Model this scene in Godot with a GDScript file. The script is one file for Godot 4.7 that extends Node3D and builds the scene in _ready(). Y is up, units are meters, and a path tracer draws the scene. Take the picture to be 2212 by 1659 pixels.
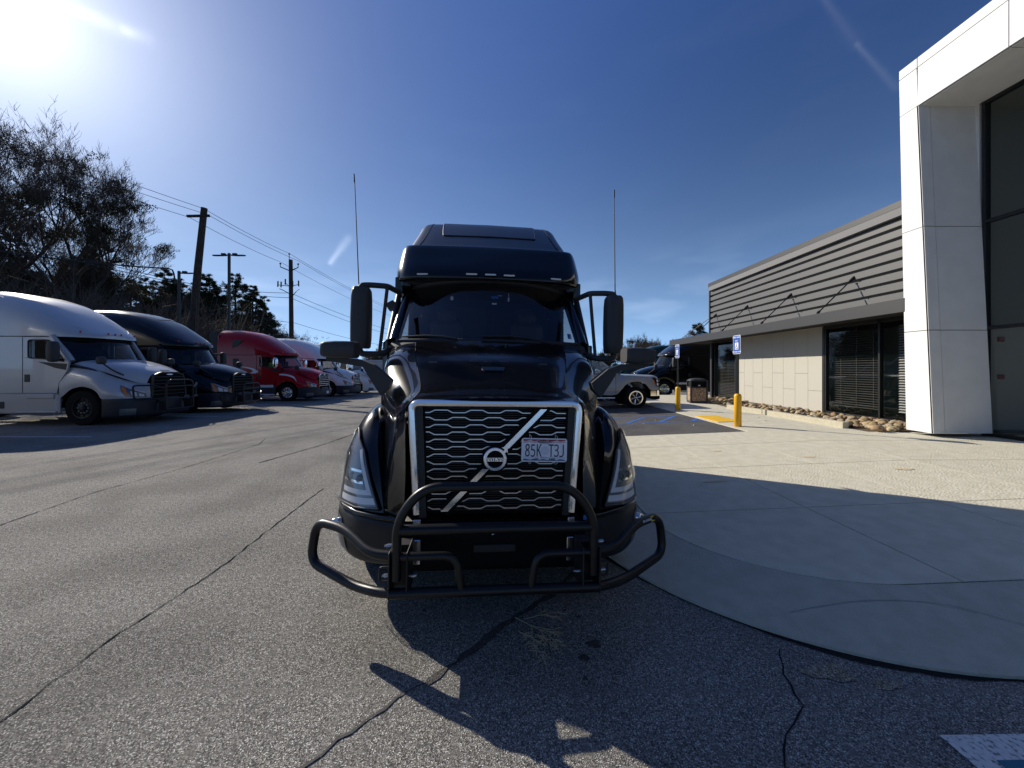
extends Node3D
# y up, metres. The camera stands at the origin, 1.65 m above the asphalt, and looks along -z.

const FLAT := 4294967295
var gid := 1
var rng := RandomNumberGenerator.new()
var M := {}
var taken := {}
const SUN_AZ := 54.0
const SUN_EL := 30.0


func _ready() -> void:
	rng.seed = 20240
	camera_sky_sun()
	materials()
	ground()
	apron()
	portal_building()
	low_building()
	black_volvo()
	left_row()
	right_side()
	woods()
	poles_and_wires()
	small_things()


func camera_sky_sun() -> void:
	var cam := Camera3D.new()
	cam.name = "camera"
	cam.near = 0.1
	cam.far = 2000.0
	cam.projection = Camera3D.PROJECTION_FRUSTUM
	cam.size = 0.2 * 829.5 / 829.0
	cam.frustum_offset = Vector2(0, -0.1 * 32.5 / 829.0)
	cam.position = Vector3(0, 1.65, 0)
	add_child(cam)
	cam.current = true
	var az := deg_to_rad(SUN_AZ)
	var el := deg_to_rad(SUN_EL)
	var to_sun := Vector3(-sin(az) * cos(el), sin(el), -cos(az) * cos(el))
	var env := Environment.new()
	env.background_mode = Environment.BG_SKY
	env.tonemap_mode = Environment.TONE_MAPPER_LINEAR
	env.tonemap_exposure = 1.2
	env.sdfgi_enabled = true
	env.ssao_enabled = true
	env.ssil_enabled = true
	var sky := Sky.new()
	var pm := PanoramaSkyMaterial.new()
	pm.panorama = sky_picture(to_sun)
	sky.sky_material = pm
	env.sky = sky
	var we := WorldEnvironment.new()
	we.name = "world"
	we.environment = env
	add_child(we)
	var sun := DirectionalLight3D.new()
	sun.name = "sun"
	sun.light_energy = 1.55
	sun.light_color = Color(1.0, 0.965, 0.905)
	sun.light_angular_distance = 0.5
	sun.shadow_enabled = true
	add_child(sun)
	sun.look_at_from_position(to_sun * 50.0, Vector3.ZERO, Vector3.UP)


func sky_picture(to_sun: Vector3) -> ImageTexture:
	# air and thin cloud for every direction: deep blue overhead, pale near the horizon, a wide aureole round the sun
	var w := 2048
	var h := 1024
	var im := Image.create(w, h, false, Image.FORMAT_RGBF)
	im.fill(Color(0.10, 0.10, 0.10))
	var n := FastNoiseLite.new()
	n.seed = 5
	n.frequency = 1.6
	n.fractal_octaves = 4
	var zen := Vector3(0.022, 0.075, 0.275)
	var hor := Vector3(0.31, 0.55, 0.88)
	# contrails and wisps: two directions each, width in radians, strength
	var d0 := func(u: float, v: float) -> Vector3: return Vector3((u - 1106.0) / 829.0, (797.0 - v) / 829.0, -1.0).normalized()
	var trails := [[d0.call(713, 568), d0.call(752, 516), 0.0065, 0.24], [d0.call(1775, -10), d0.call(1850, 95), 0.006, 0.03], [d0.call(1850, 95), d0.call(1935, 190), 0.004, 0.05], [d0.call(270, 66), d0.call(315, 80), 0.008, 0.18], [d0.call(160, 20), d0.call(270, 66), 0.010, 0.22]]
	for y in h / 2:
		var lat := (0.5 - (y + 0.5) / h) * PI
		var sy := sin(lat)
		var cy := cos(lat)
		var k := pow(1.0 - sy, 3.5)
		var base := zen.lerp(hor, k)
		var low := pow(1.0 - sy, 5.0)
		for x in w:
			var lon := (x + 0.5) / w * TAU
			var d := Vector3(sin(lon) * cy, sy, -cos(lon) * cy)
			var g := acos(clampf(d.dot(to_sun), -1.0, 1.0)) * 57.2958
			var c := base * lerpf(1.0, 0.56 + 0.60 * low, smoothstep(32.0, 85.0, g))      # the air darkens away from the sun
			c += Vector3(1.0, 0.99, 0.97) * (1.0 * exp(-g / 6.0) + 0.28 * exp(-g / 14.0))
			c += Vector3(0.085, 0.115, 0.17) * exp(-g / 28.0)
			c += Vector3(0.28, 0.30, 0.31) * low * exp(-g / 34.0)
			if d.z < 0.3:
				# thin high cloud in streaks above the horizon
				var q := n.get_noise_3d(d.x * 2.2, d.y * 9.0, d.z * 2.2)
				var cl := clampf((q - 0.02) * 1.6, 0.0, 1.0) * (0.10 * exp(-pow((sy - 0.13) / 0.10, 2.0)) + 0.004)
				c += Vector3(1.0, 1.0, 1.0) * cl
				for t in trails:
					var a: Vector3 = t[0]
					var b: Vector3 = t[1]
					if d.dot(a) > 0.97:
						var s := clampf((d - a).dot(b - a) / (b - a).length_squared(), 0.0, 1.0)
						var r: float = (d - a.lerp(b, s)).length() / (t[2] * (0.55 + 0.6 * s + 0.6 * absf(n.get_noise_3d(d.x * 60.0, d.y * 60.0, d.z * 60.0))))
						if r < 3.0:
							c += Vector3(1, 1, 1) * t[3] * exp(-r * r) * (1.0 - 0.6 * s)
			im.set_pixel(x, y, Color(c.x, c.y, c.z))
	return ImageTexture.create_from_image(im)


# ------------------------------------------------------------------ materials

func lin(r: float, g: float, b: float, a := 1.0) -> Color:
	var c := Color(r, g, b).linear_to_srgb()
	c.a = a
	return c


func mat(called: String, c: Color, rough := 0.6, metal := 0.0, spec := 0.5) -> StandardMaterial3D:
	var m := StandardMaterial3D.new()
	m.resource_name = called
	m.albedo_color = c
	m.roughness = rough
	m.metallic = metal
	m.metallic_specular = spec
	M[called] = m
	return m


func noise_tex(size: int, kind: int, freq: float, sd: int, ramp: Array, normal := false, bump := 4.0, oct := 4, ret := -1, jit := 1.0) -> NoiseTexture2D:
	var n := FastNoiseLite.new()
	n.noise_type = kind
	n.frequency = freq
	n.seed = sd
	n.fractal_octaves = oct
	if oct <= 1:
		n.fractal_type = FastNoiseLite.FRACTAL_NONE
	if ret >= 0:
		n.cellular_return_type = ret
		n.cellular_jitter = jit
	var t := NoiseTexture2D.new()
	t.width = size
	t.height = size
	t.seamless = true
	t.seamless_blend_skirt = 0.12
	t.noise = n
	t.as_normal_map = normal
	t.bump_strength = bump
	if ramp:
		var g := Gradient.new()
		var offs := PackedFloat32Array()
		var cols := PackedColorArray()
		for r in ramp:
			offs.append(r[0])
			cols.append(r[1])
		g.offsets = offs
		g.colors = cols
		t.color_ramp = g
	return t


func tri_map(m: StandardMaterial3D, tex: Texture2D, scale: float, world := true, nrm: Texture2D = null, nscale := 1.0) -> void:
	m.albedo_texture = tex
	m.uv1_triplanar = true
	m.uv1_world_triplanar = world
	m.uv1_scale = Vector3.ONE * scale
	if nrm:
		m.normal_enabled = true
		m.normal_texture = nrm
		m.normal_scale = nscale


func detail(m: StandardMaterial3D, tex: Texture2D, scale: float, world := true) -> void:
	m.detail_enabled = true
	m.detail_blend_mode = BaseMaterial3D.BLEND_MODE_MUL
	m.detail_uv_layer = BaseMaterial3D.DETAIL_UV_2
	m.detail_albedo = tex
	m.uv2_triplanar = true
	m.uv2_world_triplanar = world
	m.uv2_scale = Vector3.ONE * scale


func g8(v: float) -> Color:
	return Color(v, v, v)


func paint(called: String, c: Color, rough := 0.35, flake := 0.0) -> StandardMaterial3D:
	var m := mat(called, c, rough, flake, 0.5)
	m.clearcoat_enabled = true
	m.clearcoat = 0.85
	m.clearcoat_roughness = 0.03
	m.metallic_specular = 0.15
	return m


func glass(called: String, c: Color, alpha: float) -> StandardMaterial3D:
	var m := mat(called, Color(c.r, c.g, c.b, alpha), 0.02, 0.0, 0.5)
	m.transparency = BaseMaterial3D.TRANSPARENCY_ALPHA
	return m


func materials() -> void:
	var S := FastNoiseLite.TYPE_SIMPLEX_SMOOTH
	var C := FastNoiseLite.TYPE_CELLULAR
	# asphalt: grey stones of every tone in dark binder
	var stones := noise_tex(1024, C, 0.115, 3, [[0.0, Color(0.29, 0.285, 0.275)], [0.3, Color(0.445, 0.438, 0.42)], [0.65, Color(0.55, 0.54, 0.52)], [0.88, Color(0.67, 0.66, 0.635)], [1.0, Color(0.90, 0.89, 0.865)]], false, 1.0, 1, FastNoiseLite.RETURN_CELL_VALUE)
	var stone_n := noise_tex(1024, C, 0.115, 3, [], true, 7.0, 1, FastNoiseLite.RETURN_DISTANCE)
	var mott := noise_tex(512, S, 0.010, 8, [[0.25, g8(0.88)], [0.5, g8(0.96)], [0.75, g8(1.0)]], false, 1.0, 5)
	var a := mat("asphalt", g8(0.97), 0.88, 0.0, 0.25)
	tri_map(a, stones, 1.75, true, stone_n, 0.85)
	detail(a, mott, 0.11)
	var a2 := mat("asphalt_bay", Color(0.66, 0.66, 0.68), 0.85, 0.0, 0.45)
	tri_map(a2, stones, 1.4, true, stone_n, 0.8)
	detail(a2, mott, 0.16)
	# concrete
	var con := noise_tex(1024, S, 0.012, 21, [[0.2, Color(0.785, 0.765, 0.685)], [0.5, Color(0.81, 0.79, 0.712)], [0.8, Color(0.835, 0.815, 0.74)]], false, 1.0, 6)
	var grit := noise_tex(512, S, 0.22, 22, [[0.2, g8(0.86)], [0.5, g8(0.97)], [0.8, g8(1.0)]], false, 1.0, 3)
	var grit_n := noise_tex(512, S, 0.20, 23, [], true, 2.5, 3)
	var c := mat("concrete", g8(1.0), 0.85, 0.0, 0.4)
	tri_map(c, con, 0.30, true, grit_n, 0.5)
	detail(c, grit, 1.3)
	var cb := mat("concrete_band", Color(0.90, 0.90, 0.91), 0.88, 0.0, 0.4)
	tri_map(cb, con, 0.42, true, grit_n, 0.7)
	detail(cb, grit, 1.6)
	var kc := mat("kerb_concrete", Color(0.95, 0.94, 0.92), 0.9, 0.0, 0.4)
	tri_map(kc, con, 0.7, true, grit_n, 0.8)
	detail(kc, grit, 1.1)
	var wp := mat("white_panel", lin(0.80, 0.80, 0.79), 0.55, 0.0, 0.4)
	var peel := noise_tex(512, S, 0.11, 31, [[0.2, g8(0.90)], [0.5, g8(0.975)], [0.8, g8(1.0)]], false, 1.0, 3)
	tri_map(wp, peel, 1.6, true, grit_n, 0.45)
	detail(wp, noise_tex(512, S, 0.012, 88, [[0.25, g8(0.975)], [0.5, g8(0.99)], [0.75, g8(1.0)]], false, 1.0, 4), 0.3)
	var tp := mat("tile_panel", lin(0.52, 0.50, 0.43), 0.75, 0.0, 0.4)
	tri_map(tp, peel, 0.9, true, grit_n, 0.3)
	var rib := mat("ribbed_metal", lin(0.108, 0.107, 0.104), 0.5, 0.0, 0.5)
	tri_map(rib, peel, 0.8, true)
	mat("dark_trim", lin(0.022, 0.022, 0.024), 0.5, 0.0, 0.5)
	mat("black_frame", lin(0.010, 0.010, 0.011), 0.4, 0.0, 0.5)
	mat("soffit_dark", lin(0.03, 0.03, 0.03), 0.8)
	mat("joint_dark", lin(0.035, 0.033, 0.03), 0.95, 0.0, 0.2)
	mat("blind_slat", lin(0.62, 0.63, 0.60), 0.6)
	mat("blind_dim_brown", lin(0.13, 0.12, 0.11), 0.6)  # brown slats, with the dimness of the unlit panes put into their colour
	mat("room_grey", lin(0.22, 0.24, 0.23), 0.9)
	mat("room_pale", lin(0.42, 0.44, 0.42), 0.9)
	mat("room_dark", lin(0.012, 0.012, 0.013), 0.9)
	mat("alarm_red", lin(0.20, 0.03, 0.03), 0.6)
	glass("shop_glass", lin(0.005, 0.010, 0.009), 0.32)
	glass("shop_glass_green", lin(0.012, 0.026, 0.022), 0.32)
	glass("tinted_glass", lin(0.006, 0.008, 0.010), 0.30)
	glass("hazed_lens", lin(0.75, 0.77, 0.80), 0.07)  # thin whitish film: sunlit haze inside the lamps, put into the lens colour
	glass("dark_glass", lin(0.004, 0.005, 0.006), 0.72)
	var roof := mat("roofing", lin(0.2, 0.2, 0.2), 0.9)
	# paints
	paint("black_paint", lin(0.0025, 0.0025, 0.003), 0.22).metallic_specular = 0.25
	paint("silver_paint", lin(0.47, 0.48, 0.50), 0.38, 0.25)
	paint("navy_paint", lin(0.003, 0.0033, 0.0045), 0.3).clearcoat = 0.8
	paint("red_paint", lin(0.40, 0.006, 0.012), 0.3).clearcoat = 0.7
	paint("white_paint", lin(0.74, 0.75, 0.76), 0.35)
	paint("pickup_paint", lin(0.33, 0.335, 0.335), 0.40)
	paint("teal_paint", lin(0.010, 0.035, 0.036), 0.3)
	var dust := noise_tex(512, S, 0.03, 41, [[0.3, Color(0.30, 0.30, 0.31)], [0.6, Color(0.75, 0.75, 0.75)], [0.85, Color(1, 1, 1)]], false, 1.0, 5)
	var bm := mat("black_dusty", lin(0.008, 0.0078, 0.0076), 0.40, 0.0, 0.35)
	tri_map(bm, dust, 0.8, false)
	bm.clearcoat_enabled = true
	bm.clearcoat = 0.35
	bm.clearcoat_roughness = 0.12
	mat("black_plastic", lin(0.013, 0.013, 0.014), 0.52, 0.0, 0.5)
	mat("grey_plastic", lin(0.030, 0.031, 0.033), 0.6, 0.0, 0.5)
	mat("bumper_blue", lin(0.012, 0.016, 0.028), 0.5, 0.0, 0.5)
	var bar := mat("bar_powder_coat", lin(0.0065, 0.0065, 0.007), 0.36, 0.0, 0.45)
	bar.normal_enabled = true
	bar.normal_texture = grit_n
	bar.normal_scale = 0.25
	bar.uv1_triplanar = true
	bar.uv1_scale = Vector3.ONE * 6.0
	mat("chrome", lin(0.80, 0.80, 0.82), 0.10, 1.0)
	mat("satin_chrome", lin(0.86, 0.87, 0.89), 0.22, 1.0)
	mat("bar_chrome", lin(0.60, 0.61, 0.63), 0.30, 1.0)
	mat("steel", lin(0.45, 0.45, 0.46), 0.35, 1.0)
	mat("rubber", lin(0.010, 0.010, 0.010), 0.9, 0.0, 0.3)
	mat("grille_dark", lin(0.004, 0.004, 0.004), 0.8, 0.0, 0.3)
	mat("lamp_white", lin(0.70, 0.71, 0.72), 0.35)
	mat("lamp_housing", lin(0.16, 0.17, 0.19), 0.28, 0.75)
	mat("lamp_amber", lin(0.70, 0.20, 0.03), 0.25)
	mat("lamp_red", lin(0.45, 0.03, 0.02), 0.25)
	mat("sticker_white", lin(0.72, 0.72, 0.72), 0.6)
	mat("sticker_blue", lin(0.03, 0.13, 0.42), 0.5)
	mat("plate_white", lin(0.78, 0.78, 0.83), 0.4)
	mat("plate_ink", lin(0.012, 0.016, 0.05), 0.5)
	mat("plate_blue", lin(0.05, 0.09, 0.24), 0.5)
	mat("plate_pale_blue", lin(0.60, 0.63, 0.72), 0.5)
	mat("plate_red", lin(0.30, 0.03, 0.05), 0.5)
	mat("plate_pink", lin(0.60, 0.45, 0.50), 0.5)
	mat("badge_yellow", lin(0.72, 0.55, 0.04), 0.5)
	mat("vest_green", lin(0.25, 0.75, 0.06), 0.8)
	mat("cloth_dark", lin(0.02, 0.02, 0.024), 0.9)
	mat("cloth_grey", lin(0.07, 0.07, 0.075), 0.9)
	mat("skin", lin(0.30, 0.17, 0.11), 0.6)
	var by := mat("bollard_yellow", lin(0.80, 0.42, 0.015), 0.4)
	mat("tactile_yellow", lin(0.78, 0.47, 0.03), 0.6)
	mat("sign_blue", lin(0.012, 0.075, 0.40), 0.35)
	mat("sign_white", lin(0.78, 0.80, 0.82), 0.4)
	mat("post_dark", lin(0.03, 0.035, 0.034), 0.5, 0.3)
	mat("line_white", lin(0.45, 0.45, 0.44), 0.85)
	var mk := mat("mark_white", lin(0.66, 0.67, 0.66), 0.75)
	tri_map(mk, noise_tex(512, S, 0.05, 77, [[0.24, Color(0.55, 0.55, 0.55)], [0.36, Color(0.93, 0.93, 0.93)], [0.8, Color(1, 1, 1)]], false, 1.0, 5), 1.3)
	mat("mark_teal", lin(0.02, 0.14, 0.22), 0.75)
	var bl := mat("line_blue", lin(0.035, 0.14, 0.46), 0.8)
	tri_map(bl, M.mark_white.albedo_texture, 0.8)
	mat("crack_tar", lin(0.024, 0.024, 0.024), 0.97, 0.0, 0.1)
	var st := mat("oil_stain", lin(0.022, 0.022, 0.024), 0.55, 0.0, 0.5)
	tri_map(st, stones, 1.3, true, stone_n, 0.8)
	st.albedo_color = Color(0.28, 0.28, 0.30)
	var dt := mat("tarred_seam", Color(0.42, 0.42, 0.43), 0.7)
	tri_map(dt, stones, 1.3, true, stone_n, 0.8)
	var sl := mat("silt", lin(0.10, 0.09, 0.07), 0.95)
	tri_map(sl, stones, 1.6, true, stone_n, 0.5)
	sl.albedo_color = Color(0.95, 0.92, 0.84)
	var peb := noise_tex(512, C, 0.06, 51, [[0.0, Color(0.30, 0.20, 0.14)], [0.4, Color(0.55, 0.42, 0.31)], [0.8, Color(0.72, 0.60, 0.48)], [1.0, Color(0.85, 0.78, 0.68)]], false, 1.0, 1, FastNoiseLite.RETURN_CELL_VALUE)
	var pb := mat("pebble_panel", g8(1.0), 0.85)
	tri_map(pb, peb, 1.8, true)
	var rk := noise_tex(256, S, 0.02, 61, [[0.2, g8(0.62)], [0.5, g8(0.88)], [0.8, g8(1.0)]], false, 1.0, 5)
	for k in 4:
		var col: Color = [lin(0.46, 0.33, 0.16), lin(0.52, 0.40, 0.23), lin(0.34, 0.22, 0.12), lin(0.50, 0.42, 0.30)][k]
		var m := mat("river_stone_%d" % k, col, 0.8)
		tri_map(m, rk, 3.0, true)
	var soil := mat("soil", lin(0.11, 0.075, 0.045), 0.95)
	var gr := mat("grass_ground", lin(0.055, 0.085, 0.022), 0.95)
	var wd := mat("pole_wood", lin(0.075, 0.058, 0.042), 0.9)
	tri_map(wd, noise_tex(256, S, 0.03, 71, [[0.2, g8(0.45)], [0.8, g8(1.0)]], false, 1.0, 5), 1.0)
	wd.uv1_scale = Vector3(2.5, 0.25, 2.5)
	mat("cable", lin(0.018, 0.018, 0.02), 0.6)
	mat("bark", lin(0.060, 0.050, 0.042), 0.95)
	mat("twig_bark", lin(0.085, 0.070, 0.058), 0.95)
	mat("brush_stem", lin(0.105, 0.082, 0.065), 0.95)
	mat("brush_tan", lin(0.26, 0.19, 0.12), 0.95)
	for e in [["leaf_olive", lin(0.040, 0.040, 0.018)], ["needle_green", lin(0.030, 0.045, 0.020)], ["leaf_brown", lin(0.085, 0.062, 0.034)], ["grass_blade", lin(0.085, 0.14, 0.028)]]:
		var m := mat(e[0], e[1], 0.8, 0.0, 0.3)
		m.backlight_enabled = true
		m.backlight = Color(0.12, 0.12, 0.07)
	mat("dry_twig", lin(0.52, 0.43, 0.25), 0.9)
	mat("faint_seam", lin(0.045, 0.045, 0.045), 0.8)
	var ru := mat("rust_stain", g8(1.0), 0.9)
	tri_map(ru, con, 0.5, true, grit_n, 0.5)
	ru.albedo_color = Color(0.95, 0.895, 0.80)
	mat("scuff", lin(0.30, 0.30, 0.28), 0.9)
	mat("far_wall", lin(0.50, 0.47, 0.38), 0.85)


# ------------------------------------------------------------------ things and parts

func numbered(called: String) -> String:
	var n: int = taken.get(called, 0)
	taken[called] = n + 1
	return called if n == 0 else "%s_%03d" % [called, n]


func meta(o: Node, label := "", category := "", group := "", kind := "") -> void:
	if label:
		o.set_meta("label", label)
	if category:
		o.set_meta("category", category)
	if group:
		o.set_meta("group", group)
	if kind:
		o.set_meta("kind", kind)


func thing(called: String, label: String, category: String, at := Vector3.ZERO, turn := 0.0, group := "", kind := "") -> Node3D:
	var o := Node3D.new()
	o.name = numbered(called)
	add_child(o)
	o.position = at
	o.rotation.y = turn
	meta(o, label, category, group, kind)
	return o


func ST() -> SurfaceTool:
	var s := SurfaceTool.new()
	s.begin(Mesh.PRIMITIVE_TRIANGLES)
	return s


func mesh_of(s: SurfaceTool, m: Material) -> ArrayMesh:
	s.generate_normals()
	s.index()
	var a := s.commit()
	a.surface_set_material(0, m)
	return a


func part(called: String, s: SurfaceTool, m: Material, parent: Node = self) -> MeshInstance3D:
	var mi := MeshInstance3D.new()
	mi.name = numbered(called) if parent == self else called
	mi.mesh = mesh_of(s, m)
	parent.add_child(mi, true)
	return mi


func placed(called: String, mesh: Mesh, parent: Node, xf: Transform3D, m: Material = null) -> MeshInstance3D:
	var mi := MeshInstance3D.new()
	mi.name = numbered(called) if parent == self else called
	mi.mesh = mesh
	mi.transform = xf
	if m:
		mi.set_surface_override_material(0, m)
	parent.add_child(mi, true)
	return mi


func many(called: String, mesh: Mesh, xfs: Array, parent: Node) -> MultiMeshInstance3D:
	var mm := MultiMesh.new()
	mm.transform_format = MultiMesh.TRANSFORM_3D
	mm.mesh = mesh
	mm.instance_count = xfs.size()
	var buf := PackedFloat32Array()
	buf.resize(xfs.size() * 12)
	var k := 0
	for t: Transform3D in xfs:
		var b := t.basis
		var o := t.origin
		for v in [b.x.x, b.y.x, b.z.x, o.x, b.x.y, b.y.y, b.z.y, o.y, b.x.z, b.y.z, b.z.z, o.z]:
			buf[k] = v
			k += 1
	mm.buffer = buf
	var o := MultiMeshInstance3D.new()
	o.name = numbered(called) if parent == self else called
	o.multimesh = mm
	o.set_meta("kind", "stuff")
	parent.add_child(o, true)
	return o


# ------------------------------------------------------------------ shapes

func emit(s: SurfaceTool, t: PackedVector3Array, ref: Vector3, smooth: bool) -> void:
	var vote := 0.0
	for i in range(0, t.size(), 3):
		vote += (t[i + 1] - t[i]).cross(t[i + 2] - t[i]).dot((t[i] + t[i + 1] + t[i + 2]) / 3.0 - ref)
	gid += 1
	s.set_smooth_group(gid if smooth else FLAT)
	for i in range(0, t.size(), 3):
		s.add_vertex(t[i])
		s.add_vertex(t[i + (1 if vote < 0 else 2)])
		s.add_vertex(t[i + (2 if vote < 0 else 1)])


func middle(t: PackedVector3Array) -> Vector3:
	var c := Vector3.ZERO
	for p in t:
		c += p
	return c / maxi(t.size(), 1)


func facet(s: SurfaceTool, pts: Array, ref: Vector3) -> void:      # one flat convex polygon that faces away from ref
	var n: Vector3 = (pts[1] - pts[0]).cross(pts[2] - pts[0])
	var c := Vector3.ZERO
	for p: Vector3 in pts:
		c += p
	c /= pts.size()
	var fwd := n.dot(c - ref) < 0.0
	s.set_smooth_group(FLAT)
	for i in range(1, pts.size() - 1):
		s.add_vertex(pts[0])
		s.add_vertex(pts[i] if fwd else pts[i + 1])
		s.add_vertex(pts[i + 1] if fwd else pts[i])


func box(s: SurfaceTool, c: Vector3, size: Vector3, bev := 0.0, b := Basis.IDENTITY) -> void:
	var h := size * 0.5
	bev = minf(bev, minf(h.x, minf(h.y, h.z)) * 0.98)
	var P := func(v: Vector3) -> Vector3: return c + b * v
	for ax in 3:
		var u := (ax + 1) % 3
		var w := (ax + 2) % 3
		for sg in [-1.0, 1.0]:
			var q := []
			for e in [[-1, -1], [1, -1], [1, 1], [-1, 1]]:
				var v := Vector3.ZERO
				v[ax] = sg * h[ax]
				v[u] = e[0] * (h[u] - bev)
				v[w] = e[1] * (h[w] - bev)
				q.append(P.call(v))
			facet(s, q, c)
	if bev <= 0.0:
		return
	for ax in 3:
		var u := (ax + 1) % 3
		var w := (ax + 2) % 3
		for su in [-1.0, 1.0]:
			for sw in [-1.0, 1.0]:
				var q := []
				for e in [[-1, 0], [1, 0], [1, 1], [-1, 1]]:
					var v := Vector3.ZERO
					v[ax] = e[0] * (h[ax] - bev)
					v[u] = su * (h[u] - (bev if e[1] == 1 else 0.0))
					v[w] = sw * (h[w] - (0.0 if e[1] == 1 else bev))
					q.append(P.call(v))
				facet(s, q, c)
	for sx in [-1.0, 1.0]:
		for sy in [-1.0, 1.0]:
			for sz in [-1.0, 1.0]:
				facet(s, [P.call(Vector3(sx * h.x, sy * (h.y - bev), sz * (h.z - bev))), P.call(Vector3(sx * (h.x - bev), sy * h.y, sz * (h.z - bev))), P.call(Vector3(sx * (h.x - bev), sy * (h.y - bev), sz * h.z))], c)


func rows_of(rows: Array, closed := false) -> PackedVector3Array:
	var t := PackedVector3Array()
	for i in rows.size() - 1:
		var a: PackedVector3Array = rows[i]
		var b: PackedVector3Array = rows[i + 1]
		var n := a.size()
		for j in (n if closed else n - 1):
			var k := (j + 1) % n
			if a[j] != a[k]:
				t.append_array([a[j], a[k], b[k]])
			if b[j] != b[k]:
				t.append_array([a[j], b[k], b[j]])
	return t


func grid(s: SurfaceTool, rows: Array, ref: Vector3, closed := false, smooth := true) -> void:
	emit(s, rows_of(rows, closed), ref, smooth)


func cr(a: Vector3, b: Vector3, c: Vector3, d: Vector3, t: float) -> Vector3:
	return 0.5 * (2.0 * b + (c - a) * t + (2.0 * a - 5.0 * b + 4.0 * c - d) * t * t + (3.0 * b - a - 3.0 * c + d) * t * t * t)


func spline(p: Array, t: float) -> Vector3:                         # t in 0..1 along the control points
	var n := p.size() - 1
	var x := clampf(t, 0.0, 1.0) * n
	var i := mini(int(x), n - 1)
	var b: Vector3 = p[i]
	var c: Vector3 = p[i + 1]
	var a: Vector3 = p[i - 1] if i > 0 else b * 2.0 - c
	var d: Vector3 = p[i + 2] if i + 2 <= n else c * 2.0 - b
	return cr(a, b, c, d, x - i)


func at_patch(ctrl: Array, u: float, v: float) -> Vector3:
	var col := []
	for r: Array in ctrl:
		col.append(spline(r, u))
	return spline(col, v)


func patch(s: SurfaceTool, ctrl: Array, nu: int, nv: int, ref: Vector3) -> void:
	var rows := []
	for i in nv + 1:
		var r := PackedVector3Array()
		var line := []
		for j in nu + 1:
			r.append(at_patch(ctrl, float(j) / nu, float(i) / nv))
		rows.append(r)
	grid(s, rows, ref)


func on_patch(s: SurfaceTool, ctrl: Array, uv: Array, n: int, off: float, ref: Vector3) -> void:   # a piece lying on a patch: four corners in u, v, raised by off
	var rows := []
	for i in n + 1:
		var r := PackedVector3Array()
		for j in n + 1:
			var q: Vector2 = (uv[0] as Vector2).lerp(uv[1], float(j) / n).lerp((uv[3] as Vector2).lerp(uv[2], float(j) / n), float(i) / n)
			var p := at_patch(ctrl, q.x, q.y)
			var du := at_patch(ctrl, q.x + 0.01, q.y) - at_patch(ctrl, q.x - 0.01, q.y)
			var dv := at_patch(ctrl, q.x, q.y + 0.01) - at_patch(ctrl, q.x, q.y - 0.01)
			var nn := du.cross(dv).normalized()
			if nn.dot(p - ref) < 0.0:
				nn = -nn
			r.append(p + nn * off)
		rows.append(r)
	grid(s, rows, ref)


func mir(ctrl: Array, sd: float) -> Array:
	var o := []
	for r: Array in ctrl:
		var q := []
		for p: Vector3 in r:
			q.append(Vector3(p.x * sd, p.y, p.z))
		o.append(q)
	return o


func mirp(pts: Array, sd: float) -> Array:
	return mir([pts], sd)[0]


func bend(pts: Array, r: float, n := 6) -> Array:                   # a path with its corners rounded
	var o := [pts[0]]
	for i in range(1, pts.size() - 1):
		var p: Vector3 = pts[i]
		var a: Vector3 = pts[i - 1] - p
		var b: Vector3 = pts[i + 1] - p
		var d := minf(r, minf(a.length(), b.length()) * 0.48)
		var p0 := p + a.normalized() * d
		var p2 := p + b.normalized() * d
		for k in n + 1:
			var t := float(k) / n
			o.append(p0.lerp(p, t).lerp(p.lerp(p2, t), t))
	o.append(pts[-1])
	return o


func tube(s: SurfaceTool, pts: Array, rad, sides := 10, caps := true, flat := 1.0) -> void:
	var rows := []
	var n := pts.size()
	var up := Vector3.ZERO
	for i in n:
		var t: Vector3 = (pts[mini(i + 1, n - 1)] - pts[maxi(i - 1, 0)]).normalized()
		if i == 0:
			up = (Vector3.UP if absf(t.y) < 0.9 else Vector3.RIGHT)
		up = (up - t * up.dot(t)).normalized()
		var bi := t.cross(up)
		var r: float = rad[i] if rad is Array else rad
		var row := PackedVector3Array()
		for k in sides:
			var a := TAU * k / sides
			row.append(pts[i] + bi * cos(a) * r + up * sin(a) * r * flat)
		rows.append(row)
	var t := rows_of(rows, true)
	var vote_ref := t.duplicate()
	# orientation by the signed volume of the tube itself
	var vol := 0.0
	var c := middle(t)
	for i in range(0, t.size(), 3):
		vol += (t[i] - c).dot((t[i + 1] - c).cross(t[i + 2] - c))
	gid += 1
	s.set_smooth_group(gid)
	for i in range(0, t.size(), 3):
		s.add_vertex(t[i])
		s.add_vertex(t[i + (1 if vol < 0 else 2)])
		s.add_vertex(t[i + (2 if vol < 0 else 1)])
	if caps:
		facet(s, Array(rows[0]), pts[mini(1, n - 1)])
		facet(s, Array(rows[-1]), pts[maxi(n - 2, 0)])


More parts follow.
